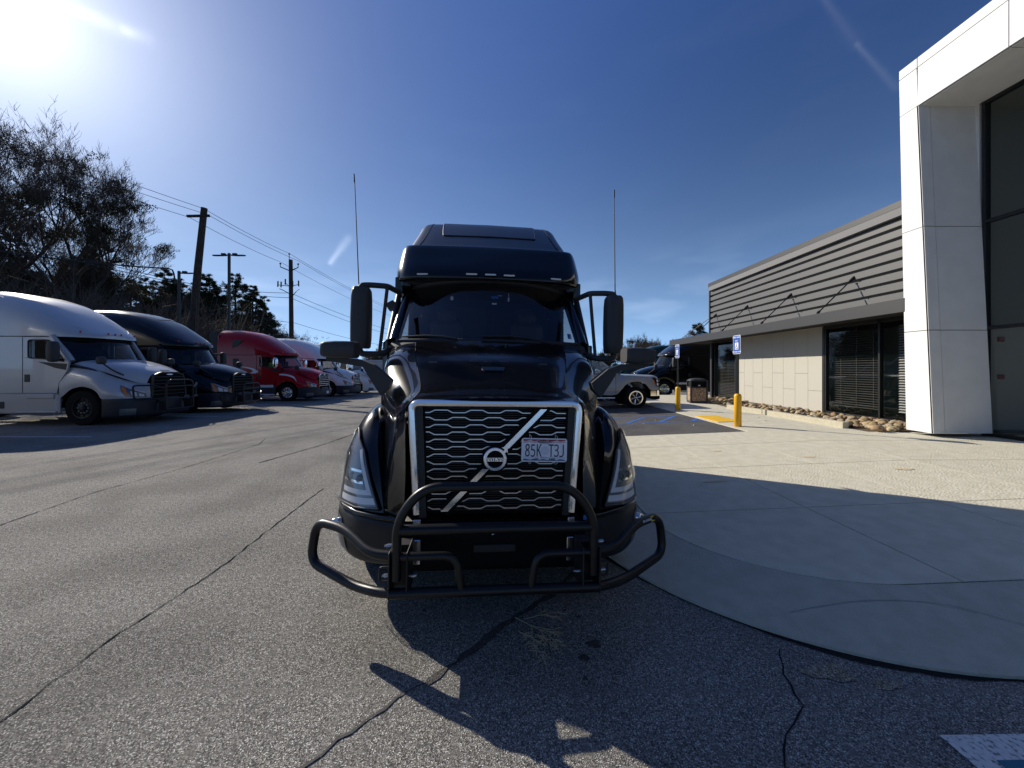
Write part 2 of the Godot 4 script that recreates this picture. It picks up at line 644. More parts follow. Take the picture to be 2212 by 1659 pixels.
func sweep(s: SurfaceTool, pts: Array, w: float, h: float, up: Vector3) -> void:   # a bar of w across by h along up
	var rows := []
	var n := pts.size()
	for i in n:
		var a: Vector3 = (pts[i] - pts[maxi(i - 1, 0)])
		var b: Vector3 = (pts[mini(i + 1, n - 1)] - pts[i])
		if i == 0:
			a = b
		if i == n - 1:
			b = a
		var t := (a.normalized() + b.normalized()).normalized()
		var bi := t.cross(up).normalized()
		var k := 1.0 / maxf(t.dot(a.normalized()), 0.3)
		rows.append(PackedVector3Array([pts[i] + bi * w * 0.5 * k + up * h * 0.5, pts[i] - bi * w * 0.5 * k + up * h * 0.5, pts[i] - bi * w * 0.5 * k - up * h * 0.5, pts[i] + bi * w * 0.5 * k - up * h * 0.5]))
	for i in n - 1:
		var c: Vector3 = (pts[i] + pts[i + 1]) * 0.5
		for k in 4:
			facet(s, [rows[i][k], rows[i][(k + 1) % 4], rows[i + 1][(k + 1) % 4], rows[i + 1][k]], c)
	facet(s, Array(rows[0]), pts[1])
	facet(s, Array(rows[-1]), pts[n - 2])


func lathe(s: SurfaceTool, prof: Array, xf: Transform3D, sides := 24, sharp := false) -> void:   # prof: (radius, height) round the local y axis
	var rows := []
	for p: Vector2 in prof:
		var r := PackedVector3Array()
		for k in sides:
			var a := TAU * k / sides
			r.append(xf * Vector3(cos(a) * p.x, p.y, sin(a) * p.x))
		rows.append(r)
	var hi := -1e9
	var lo := 1e9
	for p: Vector2 in prof:
		hi = maxf(hi, p.y)
		lo = minf(lo, p.y)
	# facing: outside lies to the right of the profile's run (upwards run: outward)
	for i in prof.size() - 1:
		var a: Vector2 = prof[i]
		var b: Vector2 = prof[i + 1]
		if a.is_equal_approx(b):
			continue
		if not sharp and i > 0:
			continue
		var upto := i + 1 if sharp else prof.size() - 1
		var t := rows_of(rows.slice(i, upto + 1), true)
		gid += 1
		s.set_smooth_group(gid)
		# for a right-handed transform the order of rows_of faces outwards when the profile runs up
		var flip := xf.basis.determinant() < 0.0
		for j in range(0, t.size(), 3):
			s.add_vertex(t[j])
			s.add_vertex(t[j + (2 if flip else 1)])
			s.add_vertex(t[j + (1 if flip else 2)])


func prism(s: SurfaceTool, poly: PackedVector2Array, depth: float, xf := Transform3D.IDENTITY) -> void:   # polygon in local x, y; from z = 0 to z = -depth
	var idx := Geometry2D.triangulate_polygon(poly)
	var c2 := Vector2.ZERO
	for p in poly:
		c2 += p
	c2 /= poly.size()
	for side in 2:
		var z := 0.0 if side == 0 else -depth
		for i in range(0, idx.size(), 3):
			var q := []
			for k in 3:
				var p := poly[idx[i + k]]
				q.append(xf * Vector3(p.x, p.y, z))
			var m: Vector3 = (q[0] + q[1] + q[2]) / 3.0
			facet(s, q, m + xf.basis * Vector3(0, 0, -1.0 if side == 0 else 1.0))
	var ccw := not Geometry2D.is_polygon_clockwise(poly)
	for i in poly.size():
		var a := poly[i]
		var b := poly[(i + 1) % poly.size()]
		var e := (b - a).orthogonal() * (-1.0 if not ccw else 1.0)     # outward of the polygon
		var m2 := (a + b) * 0.5
		var test := m2 + e.normalized() * 0.0005
		if Geometry2D.is_point_in_polygon(test, poly):
			e = -e
		var inside := xf * Vector3(m2.x - e.normalized().x * 0.01, m2.y - e.normalized().y * 0.01, -depth * 0.5)
		facet(s, [xf * Vector3(a.x, a.y, 0), xf * Vector3(b.x, b.y, 0), xf * Vector3(b.x, b.y, -depth), xf * Vector3(a.x, a.y, -depth)], inside)


func ball(s: SurfaceTool, c: Vector3, r: Vector3, nu := 12, nv := 8, pw := 1.0) -> void:
	var rows := []
	for i in nv + 1:
		var a := PI * i / nv - PI / 2
		var row := PackedVector3Array()
		for k in nu:
			var b := TAU * k / nu
			var v := Vector3(cos(a) * cos(b), sin(a), cos(a) * sin(b))
			if pw != 1.0:
				v = Vector3(signf(v.x) * pow(absf(v.x), pw), signf(v.y) * pow(absf(v.y), pw), signf(v.z) * pow(absf(v.z), pw))
			row.append(c + v * r)
		rows.append(row)
	grid(s, rows, c, true)


func words(called: String, text: String, height: float, depth: float, m: Material, parent: Node, xf: Transform3D, font := "Droid Sans", bold := false, squeeze := 1.0) -> MeshInstance3D:
	var f := SystemFont.new()
	f.font_names = PackedStringArray([font])
	f.font_weight = 700 if bold else 400
	var t := TextMesh.new()
	t.text = text
	t.font = f
	t.font_size = 64
	t.pixel_size = height / 46.0
	t.depth = depth
	t.curve_step = 2.0
	t.material = m
	var mi := MeshInstance3D.new()
	mi.name = called
	mi.mesh = t
	mi.transform = xf * Transform3D(Basis.from_scale(Vector3(squeeze, 1, 1)), Vector3.ZERO)
	parent.add_child(mi, true)
	return mi


func smooth01(a: float, b: float, x: float) -> float:
	return smoothstep(a, b, x)


# ------------------------------------------------------------------ the ground

func slope(x: float) -> float:
	return 0.04 * clampf(x - 1.4, 0.0, 4.6)


func apron_y(x: float) -> float:
	return 0.08 + slope(x)


func ground_y(x: float, z: float) -> float:
	var d := -z
	var left := -0.018 * clampf(d - 13.0, 0.0, 34.0) * smoothstep(3.0, -4.0, x)
	var right := (slope(x) + 0.055 * smoothstep(0.7, 1.5, x)) * smoothstep(8.0, 8.6, d) * (1.0 - smoothstep(18.5, 22.0, d)) - 0.10 * smoothstep(20.0, 23.0, d) * smoothstep(-1.0, 3.0, x)
	return left + right


func sheet(xs: Array, zs: Array, lift := 0.0) -> SurfaceTool:
	var s := ST()
	var rows := []
	for z: float in zs:
		var r := PackedVector3Array()
		for x: float in xs:
			r.append(Vector3(x, ground_y(x, z) + lift, z))
		rows.append(r)
	grid(s, rows, Vector3(0, -5000, 0))
	return s


func ground() -> void:
	var xs := [-600.0, -300.0, -160.0, -90.0, -60.0, -45.0, -36.0, -30.0, -26.0, -22.0, -18.0, -15.0, -12.0, -10.0, -8.0, -6.0, -4.0, -3.0, -2.0, -1.0, 0.0, 0.4, 0.7, 0.9, 1.1, 1.3, 1.5, 2.0, 3.0, 4.0, 5.0, 6.0, 8.0, 12.0, 20.0, 40.0, 80.0, 160.0, 300.0, 600.0]
	var zs := [300.0, 100.0, 30.0, 10.0, 2.0, -2.0, -5.0, -7.5, -8.0, -8.1, -8.2, -8.3, -8.4, -8.5, -8.6, -9.0, -11.0, -13.0, -15.0, -17.0, -18.5, -19.2, -20.0, -20.6, -21.2, -22.0, -23.0, -25.0, -28.0, -31.0, -35.0, -40.0, -47.0, -60.0, -90.0, -160.0, -300.0, -700.0]
	var g := part("asphalt_lot", sheet(xs, zs), M.asphalt)
	meta(g, "wide grey asphalt truck lot with worn stony surface", "asphalt lot", "", "structure")
	# a darker, newer parking bay beyond the concrete
	var bx := [0.9, 1.1, 1.3, 1.5, 2.0, 3.0, 4.0, 5.0, 5.36]
	var bz := [-8.66, -9.0, -11.0, -13.0, -15.0, -17.0, -18.5]
	meta(part("parking_bay", sheet(bx, bz, 0.004), M.asphalt_bay), "dark asphalt parking bay beside the concrete walkway", "parking bay", "", "structure")
	# woodland floor, behind the row of trucks
	var wx := [-400.0, -200.0, -120.0, -80.0, -60.0, -45.0, -36.0, -30.0, -26.0, -24.0]
	var wz := [30.0, 10.0, -2.0, -5.0, -11.0, -20.0, -28.0, -35.0, -40.0, -47.0, -60.0, -90.0, -160.0, -300.0]
	meta(part("woodland_floor", sheet(wx, wz, 0.01), M.soil), "brown leaf-strewn ground under the trees", "ground", "", "structure")
	# a strip of lawn beyond the walkway and rough ground at the back
	var gx := [3.0, 4.0, 5.0, 6.0, 8.0, 12.0, 20.0, 40.0]
	var lawn := part("lawn_strip", sheet(gx, [-20.55, -20.6, -21.2, -22.0, -22.3], 0.01), M.grass_ground)
	meta(lawn, "narrow strip of green lawn behind the concrete walkway", "lawn", "", "structure")
	var bl := ST()
	facet(bl, [Vector3(-0.006, 0, 0), Vector3(0.006, 0, 0), Vector3(0.01, 0.06, 0.015)], Vector3(0, 0, -1))
	facet(bl, [Vector3(0.0, 0, -0.006), Vector3(0.0, 0, 0.006), Vector3(-0.02, 0.05, -0.01)], Vector3(-1, 0, 0))
	var xf := []
	for i in 9000:
		var p := Vector3(rng.randf_range(3.6, 16.0), 0, rng.randf_range(-22.3, -20.6))
		p.y = ground_y(p.x, p.z) + 0.008
		xf.append(Transform3D(Basis(Vector3.UP, rng.randf() * TAU).scaled(Vector3.ONE * rng.randf_range(0.8, 1.7)), p))
	var gb := many("lawn_grass", mesh_of(bl, M.grass_blade), xf, self)
	meta(gb, "short green grass on the strip behind the walkway", "grass")
	var far := part("rough_ground", sheet([-40.0, -20.0, -4.0, 2.0, 8.0, 20.0, 60.0, 300.0], [-58.0, -60.0, -90.0, -160.0, -300.0, -650.0], 0.012), M.soil)
	meta(far, "bare brown ground far beyond the lot", "ground", "", "structure")
	marks()


func strip(pts: Array, w: float, y := 0.004, jit := 0.0, sink := false) -> SurfaceTool:    # a flat ribbon on the ground
	var s := ST()
	var l := PackedVector3Array()
	var r := PackedVector3Array()
	var fine := []
	for i in pts.size() - 1:
		var a := Vector2(pts[i][0], pts[i][1])
		var b := Vector2(pts[i + 1][0], pts[i + 1][1])
		var n := maxi(1, int(a.distance_to(b) / 0.06)) if jit > 0.0 else 1
		for k in n:
			fine.append(a.lerp(b, float(k) / n) + Vector2(rng.randf_range(-jit, jit), rng.randf_range(-jit, jit)))
	fine.append(Vector2(pts[-1][0], pts[-1][1]))
	for i in fine.size():
		var t: Vector2 = (fine[mini(i + 1, fine.size() - 1)] - fine[maxi(i - 1, 0)]).normalized()
		var o := Vector2(-t.y, t.x) * w * 0.5 * (rng.randf_range(0.3, 1.5) if jit > 0.0 else 1.0)
		var p: Vector2 = fine[i]
		l.append(Vector3(p.x + o.x, ground_y(p.x + o.x, p.y + o.y) + y, p.y + o.y))
		r.append(Vector3(p.x - o.x, ground_y(p.x - o.x, p.y - o.y) + y, p.y - o.y))
	grid(s, [l, r], Vector3(0, -1000, 0), false, false)
	return s


func blob(c: Vector2, rad: float, y: float, sq := 1.0) -> SurfaceTool:
	var s := ST()
	var n := 22
	var rim := []
	var ph := rng.randf() * 6.0
	for i in n:
		var a := TAU * i / n
		var r := rad * (0.8 + 0.16 * sin(a * 3.0 + ph) + 0.1 * sin(a * 7.0 + ph * 2.0))
		rim.append(Vector3(c.x + cos(a) * r, y, c.y + sin(a) * r * sq))
	for i in n:
		facet(s, [Vector3(c.x, y, c.y), rim[i], rim[(i + 1) % n]], Vector3(c.x, -100, c.y))
	return s


func marks() -> void:
	var cr1 := [(Vector2(-2.38, 1.0)), Vector2(-2.39, -1.79), Vector2(-2.42, -2.02), Vector2(-2.45, -2.27), Vector2(-2.43, -2.67), Vector2(-2.43, -3.27), Vector2(-2.51, -4.11), Vector2(-2.6, -5.3)]
	var cr2 := [Vector2(-5.3, -2.0), Vector2(-5.4, -4.05), Vector2(-5.48, -4.51), Vector2(-5.58, -5.16), Vector2(-5.52, -5.75), Vector2(-5.47, -6.42), Vector2(-5.49, -7.28), Vector2(-5.53, -8.39), Vector2(-5.9, -9.2)]
	var cr3 := [Vector2(1.57, -2.27), Vector2(1.5, -2.13), Vector2(1.42, -1.95), Vector2(1.42, -1.87), Vector2(1.24, -1.72), Vector2(1.12, -1.59), Vector2(1.0, -1.2)]
	var cr4 := [Vector2(-4.44, -6.74), Vector2(-4.11, -8.39), Vector2(-3.94, -10.69), Vector2(-3.8, -15.0)]
	var lb := ["long ragged crack along the seam left of the black truck", "thin crack further left, running towards the parked trucks", "short winding crack in front of the concrete corner", "faint far crack between the truck and the parked row"]
	var ws := [0.011, 0.012, 0.009, 0.03]
	for i in 4:
		meta(part("pavement_crack", strip([cr1, cr2, cr3, cr4][i], ws[i], 0.004, 0.011), M.crack_tar), lb[i], "crack", "", "structure")
	meta(part("tarred_seam", strip([Vector2(-0.44, -2.02), Vector2(-0.23, -2.25), Vector2(-0.05, -2.47), Vector2(0.28, -2.80), Vector2(0.5, -3.1)], 0.045, 0.0045, 0.010), M.tarred_seam), "dark tarred seam in the truck's shadow", "seam", "", "structure")
	meta(part("tarred_seam", strip([Vector2(-1.0, -1.45), Vector2(-0.73, -1.75), Vector2(-0.57, -1.92), Vector2(-0.44, -2.02)], 0.012, 0.0045, 0.012), M.faint_seam), "faint end of the tarred seam, out in the sun", "seam", "", "structure")
	var spots := [[0.49, -2.30, 0.055], [0.41, -2.19, 0.04], [0.14, -2.39, 0.016], [0.44, -2.55, 0.022], [0.39, -2.04, 0.02], [0.02, -2.62, 0.02], [-0.60, -2.62, 0.018], [0.36, -2.62, 0.016]]
	var sl := ["largest dark oil stain in front of the truck", "second dark oil stain, nearest the largest one", "small oil drip left of the oil stains", "small oil drip under the bumper, right of the dry twig", "small oil drip nearest the camera", "small oil drip beside the tarred seam", "small oil drip in the sun, left of the shadow", "small oil drip close under the bar"]
	for i in spots.size():
		meta(part("oil_stain", blob(Vector2(spots[i][0], spots[i][1]), spots[i][2], 0.005, 0.7), M.oil_stain), sl[i], "stain", "", "structure")
	var silt := ST()
	# silt and dirt gathered against the concrete's edge
	var a := PackedVector3Array()
	var b := PackedVector3Array()
	for i in 40:
		var t := float(i) / 39.0
		var ang := PI + (PI * 0.5) * t
		var c := Vector2(2.8, -4.13)
		var e := c + Vector2(cos(ang), -sin(ang)) * 2.10
		var w := 0.008 + 0.045 * pow(absf(sin(t * 5.3 + 0.6)), 3.0) * rng.randf_range(0.5, 1.2)
		a.append(Vector3(e.x, 0.0055, e.y))
		var o := c + Vector2(cos(ang), -sin(ang)) * (2.10 + w)
		b.append(Vector3(o.x, 0.0055, o.y))
	grid(silt, [a, b], Vector3(0, -1000, 0), false, false)
	meta(part("gutter_dirt", silt, M.crack_tar), "dark damp dirt along the foot of the concrete edge", "dirt", "", "structure")
	for i in 3:
		meta(part("silt_patch", blob([Vector2(1.72, -2.08), Vector2(1.05, -2.9), Vector2(1.95, -2.0)][i], [0.16, 0.10, 0.09][i], 0.005, 0.45), M.silt), ["patch of pale silt near the concrete corner", "patch of silt beside the truck's bumper", "small patch of pale silt furthest right"][i], "silt", "", "structure")
	# painted square, only its corner in view
	var sq := ST()
	facet(sq, [Vector3(1.92, 0.005, -1.725), Vector3(3.3, 0.005, -1.745), Vector3(3.3, 0.005, -0.3), Vector3(1.92, 0.005, -0.3)], Vector3(2.5, -5, -1))
	var pm := thing("painted_marking", "white and teal painted square on the asphalt, corner in view", "marking", Vector3.ZERO, 0.0, "", "structure")
	part("white_border", sq, M.mark_white, pm)
	var tq := ST()
	facet(tq, [Vector3(2.03, 0.009, -1.61), Vector3(3.2, 0.009, -1.63), Vector3(3.2, 0.009, -0.4), Vector3(2.03, 0.009, -0.4)], Vector3(2.5, -5, -1))
	part("teal_field", tq, M.mark_teal, pm)
	# white bay lines between the parked trucks
	for i in 3:
		var z: float = [-9.55, -13.55, -19.0][i]
		meta(part("parking_line", strip([Vector2(-30.0, z), Vector2(-10.2, z + 0.25)], 0.10, 0.005), M.line_white), ["faded white bay line in front of the silver truck", "faded white bay line between silver and navy trucks", "faded white bay line beside the red truck"][i], "line", "", "structure")
	# blue access aisle
	var aisle := thing("access_aisle", "blue hatched access aisle painted on the dark bay", "marking", Vector3.ZERO, 0.0, "", "structure")
	for z in [-10.62, -11.80]:
		part("border_line", strip([Vector2(1.2, z), Vector2(2.5, z), Vector2(4.0, z), Vector2(5.34, z)], 0.085, 0.009), M.line_blue, aisle)
	for k in 5:
		var x: float = 1.35 + k * 0.92
		part("hatch_line", strip([Vector2(x, -10.68), Vector2(x + 0.42, -11.2), Vector2(x + 0.86, -11.74)], 0.11, 0.009), M.line_blue, aisle)
	part("border_line", strip([Vector2(1.2, -14.9), Vector2(2.5, -14.9), Vector2(4.0, -14.9), Vector2(5.34, -14.9)], 0.085, 0.009), M.line_blue, aisle)


# ------------------------------------------------------------------ concrete

func apron() -> void:
	var root := thing("concrete_apron", "pale concrete apron and walkway of jointed slabs", "pavement", Vector3.ZERO, 0.0, "", "structure")
	var inner := PackedVector2Array()
	inner.append(Vector2(1.44, -8.68))
	inner.append(Vector2(1.44, -4.1))
	for i in range(1, 17):
		var a := PI + PI * 0.5 * i / 16.0
		inner.append(Vector2(2.84, -4.1) + Vector2(cos(a), -sin(a)) * 1.40)
	inner.append(Vector2(14.0, -2.70))
	inner.append(Vector2(14.0, -20.5))
	inner.append(Vector2(5.36, -20.5))
	inner.append(Vector2(5.36, -8.68))
	var bed := ST()      # under the slabs, seen only in the joints
	var xl := [1.44, 3.18, 4.62, 6.06, 7.5, 9.0, 10.5, 14.0]
	var zl := [-2.70, -4.16, -5.85, -7.44, -8.70, -10.2, -11.7, -13.2, -14.7, -16.2, -17.7, -19.2, -20.5]
	for i in xl.size() - 1:
		for j in zl.size() - 1:
			var g := 0.0065
			var whole := PackedVector2Array([Vector2(xl[i], zl[j]), Vector2(xl[i + 1], zl[j]), Vector2(xl[i + 1], zl[j + 1]), Vector2(xl[i], zl[j + 1])])
			for poly: PackedVector2Array in Geometry2D.intersect_polygons(inner, whole):
				var idx := Geometry2D.triangulate_polygon(poly)
				for q in range(0, idx.size(), 3):
					var f := []
					for e in 3:
						var p := poly[idx[q + e]]
						f.append(Vector3(p.x, apron_y(p.x) - 0.03, p.y))
					facet(bed, f, f[0] + Vector3(0, -50, 0))
			var cell := PackedVector2Array([Vector2(xl[i] + g, zl[j] - g), Vector2(xl[i + 1] - g, zl[j] - g), Vector2(xl[i + 1] - g, zl[j + 1] + g), Vector2(xl[i] + g, zl[j + 1] + g)])
			for poly: PackedVector2Array in Geometry2D.intersect_polygons(inner, cell):
				if poly.size() < 3:
					continue
				var s := ST()
				slab(s, poly)
				part("slab", s, M.concrete, root)
	part("slab_bed", bed, M.joint_dark, root)
	# rolled kerb band round the apron: rises from the asphalt to the slabs
	var band := ST()
	var lo := PackedVector3Array()
	var toe := PackedVector3Array()
	var top := PackedVector3Array()
	var mid := PackedVector3Array()
	var pts := []
	for z in [-8.68, -7.5, -6.0, -5.0, -4.4]:
		pts.append([Vector2(0.70, z), Vector2(1.434, z)])
	for i in 33:
		var a := PI + PI * 0.5 * i / 32.0
		var e := Vector2(cos(a), -sin(a))
		pts.append([Vector2(2.80, -4.13) + e * 2.10, Vector2(2.84, -4.1) + e * 1.406])
	for x in [3.4, 4.2, 5.2, 6.0, 8.0, 10.0, 14.0]:
		pts.append([Vector2(x, -2.03), Vector2(x, -2.694)])
	for p in pts:
		var o: Vector2 = p[0]
		var n: Vector2 = p[1]
		var yo := 0.022 + 0.7 * slope(o.x) * 0.0
		lo.append(Vector3(o.x, -0.2, o.y))
		toe.append(Vector3(o.x, yo, o.y))
		var m := o.lerp(n, 0.55)
		mid.append(Vector3(m.x, lerpf(yo, apron_y(n.x), 0.42), m.y))
		top.append(Vector3(n.x, apron_y(n.x) - 0.002, n.y))
	grid(band, [lo, toe], Vector3(5, 0, -5), false, true)
	grid(band, [toe, mid, top], Vector3(4, -100, -5), false, true)
	part("rolled_kerb", band, M.concrete_band, root)
	# wear: old tyre scuffs on the band, faint rust marks on the slabs
	var sc := ST()
	var arc := [Vector2(1.83, -2.53), Vector2(2.08, -2.57), Vector2(2.4, -2.585), Vector2(2.81, -2.53), Vector2(3.15, -2.37), Vector2(3.4, -2.22)]
	var ra := PackedVector3Array()
	var rb := PackedVector3Array()
	for i in 41:
		var f := i / 40.0
		var p := spline([Vector3(1.83, 0, -2.53), Vector3(2.08, 0, -2.57), Vector3(2.4, 0, -2.585), Vector3(2.81, 0, -2.53), Vector3(3.15, 0, -2.37), Vector3(3.4, 0, -2.22)], f)
		var t := clampf((-p.z - 2.03) / 0.664, 0.0, 1.0)
		if p.x < 2.8:
			t = clampf((2.10 - Vector2(p.x - 2.80, p.z + 4.13).length()) / 0.69, 0.0, 1.0)
		var top_y := apron_y(p.x)
		var y := lerpf(0.022, lerpf(0.022, top_y, 0.42), t / 0.55) if t < 0.55 else lerpf(lerpf(0.022, top_y, 0.42), top_y, (t - 0.55) / 0.45)
		ra.append(Vector3(p.x, y + 0.006, p.z - 0.003))
		rb.append(Vector3(p.x, y + 0.006, p.z + 0.003))
	grid(sc, [ra, rb], Vector3(2.5, -100, -2.5))
	part("tyre_scuff", sc, M.scuff, root)
	for e in [[2.75, -5.17, 0.20, 0.30], [4.83, -6.24, 0.16, 0.25], [5.5, -5.38, 0.17, 0.3], [3.7, -6.9, 0.12, 0.4]]:
		var s := ST()
		var rim := []
		for i in 20:
			var a := TAU * i / 20.0
			var r: float = e[2] * (0.75 + 0.2 * sin(a * 2.0 + e[0]) + 0.12 * sin(a * 5.0))
			var q := Vector2(e[0] + cos(a) * r, e[1] + sin(a) * r * e[3])
			rim.append(Vector3(q.x, apron_y(q.x) + 0.004, q.y))
		for i in 20:
			facet(s, [Vector3(e[0], apron_y(e[0]) + 0.004, e[1]), rim[i], rim[(i + 1) % 20]], Vector3(e[0], -50, e[1]))
		part("rust_mark", s, M.rust_stain, root)
	# end face towards the bay
	var endf := ST()
	facet(endf, [Vector3(0.70, 0.022, -8.685), Vector3(1.44, 0.078, -8.685), Vector3(1.44, -0.2, -8.685), Vector3(0.70, -0.2, -8.685)], Vector3(1, 0, -5))
	part("kerb_end", endf, M.concrete_band, root)
	# tactile pad at the head of the aisle
	var pad := thing("tactile_pad", "yellow tactile warning pad between the two yellow bollards", "tactile pad", Vector3(5.74, apron_y(5.74), -10.75))
	var ps := ST()
	box(ps, Vector3(0, 0.004, 0), Vector3(0.62, 0.018, 1.30), 0.004, Basis(Vector3(0, 0, 1), atan(0.035)))
	part("plate", ps, M.tactile_yellow, pad)
	var dm := ST()
	lathe(dm, [Vector2(0.013, 0.0), Vector2(0.010, 0.004), Vector2(0.002, 0.0055)], Transform3D.IDENTITY, 8)
	var xf := []
	for i in 11:
		for j in 23:
			var x := -0.28 + i * 0.056
			xf.append(Transform3D(Basis.IDENTITY, Vector3(x, 0.013 + x * 0.036, -0.616 + j * 0.056)))
	many("raised_dots", mesh_of(dm, M.tactile_yellow), xf, pad)


func slab(s: SurfaceTool, poly: PackedVector2Array) -> void:
	var idx := Geometry2D.triangulate_polygon(poly)
	for i in range(0, idx.size(), 3):
		var q := []
		for k in 3:
			var p := poly[idx[i + k]]
			q.append(Vector3(p.x, apron_y(p.x), p.y))
		facet(s, q, q[0] + Vector3(0, -50, 0))
	var c := Vector2.ZERO
	for p in poly:
		c += p
	c /= poly.size()
	for i in poly.size():
		var a := poly[i]
		var b := poly[(i + 1) % poly.size()]
		var ya := apron_y(a.x)
		var yb := apron_y(b.x)
		facet(s, [Vector3(a.x, ya, a.y), Vector3(b.x, yb, b.y), Vector3(b.x, yb - 0.12, b.y), Vector3(a.x, ya - 0.12, a.y)], Vector3(c.x, 0, c.y))


# ------------------------------------------------------------------ the white portal

func hexa(s: SurfaceTool, q: Array) -> void:        # eight corners: four below, four above, same order
	var c := Vector3.ZERO
	for p: Vector3 in q:
		c += p
	c /= 8.0
	facet(s, [q[0], q[1], q[2], q[3]], c)
	facet(s, [q[4], q[5], q[6], q[7]], c)
	for k in 4:
		facet(s, [q[k], q[(k + 1) % 4], q[(k + 1) % 4 + 4], q[k + 4]], c)


func portal_building() -> void:
	var root := thing("portal_building", "tall building framed by a white panelled portal with dark glass", "building")
	var g := 0.007
	var xo := 8.57
	var xi := 9.78
	var y0 := 0.33
	# the column leans a little: z of its near and far edge with height
	var zn := func(y: float) -> float: return -7.80 - 0.042 * (y - 0.26)
	var zf := func(y: float) -> float: return -8.34 - 0.020 * (y - 0.26)
	var ys := [y0, 2.45, 4.62, 7.21, 8.02, 8.22]
	# backing
	var bk := ST()
	hexa(bk, [Vector3(xo + 0.03, y0 + 0.02, zn.call(y0) - 0.03), Vector3(xi - 0.02, y0 + 0.02, zn.call(y0) - 0.03), Vector3(xi - 0.02, y0 + 0.02, zf.call(y0) + 0.03), Vector3(xo + 0.03, y0 + 0.02, zf.call(y0) + 0.03), Vector3(xo + 0.03, 8.15, zn.call(8.15) - 0.03), Vector3(xi - 0.02, 8.15, zn.call(8.15) - 0.03), Vector3(xi - 0.02, 8.15, zf.call(8.15) + 0.03), Vector3(xo + 0.03, 8.15, zf.call(8.15) + 0.03)])
	part("column_core", bk, M.joint_dark, root)
	for i in 4:
		var a: float = ys[i] + g
		var b: float = ys[i + 1] - g
		# panel on the outer face
		var s := ST()
		hexa(s, [Vector3(xo, a, zn.call(a) - g), Vector3(xo, a, zf.call(a)), Vector3(xo + 0.03, a, zf.call(a)), Vector3(xo + 0.03, a, zn.call(a) - g), Vector3(xo, b, zn.call(b) - g), Vector3(xo, b, zf.call(b)), Vector3(xo + 0.03, b, zf.call(b)), Vector3(xo + 0.03, b, zn.call(b) - g)])
		part("panel", s, M.white_panel, root)
		if i < 3:
			# corner strip and wide panel on the face towards the camera
			for e in [[xo, xo + 0.235], [xo + 0.235 + 2 * g, xi]]:
				var p := ST()
				var za: float = zn.call(a)
				var zb: float = zn.call(b)
				var t := g if e[0] == xo else 0.0
				hexa(p, [Vector3(e[0], a, za - g + t), Vector3(e[1], a, za - g + t), Vector3(e[1], a, za - 0.035), Vector3(e[0], a, za - 0.035), Vector3(e[0], b, zb - g + t), Vector3(e[1], b, zb - g + t), Vector3(e[1], b, zb - 0.035), Vector3(e[0], b, zb - 0.035)])
				part("panel", p, M.white_panel, root)
	# beam: outer face panels, top strip and soffit
	var zs := [-8.112, -6.62, -4.9, -3.2, -1.5, 0.2, 2.0, 4.0, 6.0]
	for i in zs.size() - 1:
		var a: float = zs[i] + g
		var b: float = zs[i + 1] - g
		var s := ST()
		box(s, Vector3(xo + 0.015, (7.21 + 8.02) / 2, (a + b) / 2), Vector3(0.03, 8.02 - 7.21 - g, b - a), 0.003)
		part("panel", s, M.white_panel, root)
		var s2 := ST()
		box(s2, Vector3((xo + xi) / 2 + 0.02, 7.205, (a + b) / 2), Vector3(xi - xo - 0.04, 0.02, b - a), 0.002)
		part("soffit_panel", s2, M.white_panel, root)
	for i in range(-1, zs.size() - 1):
		var a: float = (zs[i] if i >= 0 else -8.50) + g
		var b: float = zs[i + 1] - g
		var s := ST()
		box(s, Vector3(xo + 0.2, (8.02 + 8.22) / 2 + g, (a + b) / 2), Vector3(0.41, 0.20, b - a), 0.004)
		part("coping", s, M.white_panel, root)
	var core := ST()
	box(core, Vector3((xo + xi) / 2 + 0.03, 7.61, -1.0), Vector3(xi - xo - 0.02, 0.78, 14.1))
	part("beam_core", core, M.joint_dark, root)
	# glazing set back behind the portal
	var fr := ST()
	box(fr, Vector3(xi + 0.05, 3.73, -8.13), Vector3(0.12, 6.95, 0.20), 0.004)
	part("pale_jamb", fr, M.satin_chrome if false else M.white_panel, root)
	for z in [-7.96, -5.9, -3.9, -1.9, 0.1, 2.1, 4.1, 6.0]:
		var s := ST()
		box(s, Vector3(xi + 0.06, 3.73, z), Vector3(0.12, 6.93, 0.06), 0.004)
		part("mullion", s, M.black_frame, root)
	for y in [0.31, 2.50, 4.70, 7.17]:
		var s := ST()
		box(s, Vector3(xi + 0.055, y, -1.0), Vector3(0.10, 0.07, 13.9), 0.004)
		part("transom", s, M.black_frame, root)
	var zz := [-7.93, -5.93, -3.93, -1.93, 0.07, 2.07, 4.07, 5.97]
	var yy := [0.345, 2.465, 2.535, 4.665, 4.735, 7.135]
	for i in 7:
		for j in 3:
			var s := ST()
			facet(s, [Vector3(xi + 0.06, yy[j * 2], zz[i]), Vector3(xi + 0.06, yy[j * 2], zz[i + 1] - 0.06), Vector3(xi + 0.06, yy[j * 2 + 1], zz[i + 1] - 0.06), Vector3(xi + 0.06, yy[j * 2 + 1], zz[i])], Vector3(20, 3, -1))
			part("pane", s, M.shop_glass_green, root)
	# room behind the glass
	var fl := ST()
	box(fl, Vector3(16.0, 0.20, -1.0), Vector3(12.3, 0.16, 14.6))
	part("floor", fl, M.room_grey, root)
	var w1 := ST()
	box(w1, Vector3(16.0, 3.7, -8.38), Vector3(12.3, 7.2, 0.16))
	part("room_wall", w1, M.room_grey, root)
	var w2 := ST()
	box(w2, Vector3(13.2, 3.2, -7.6), Vector3(0.15, 5.8, 1.3))
	part("room_wall", w2, M.room_pale, root)
	var w3 := ST()
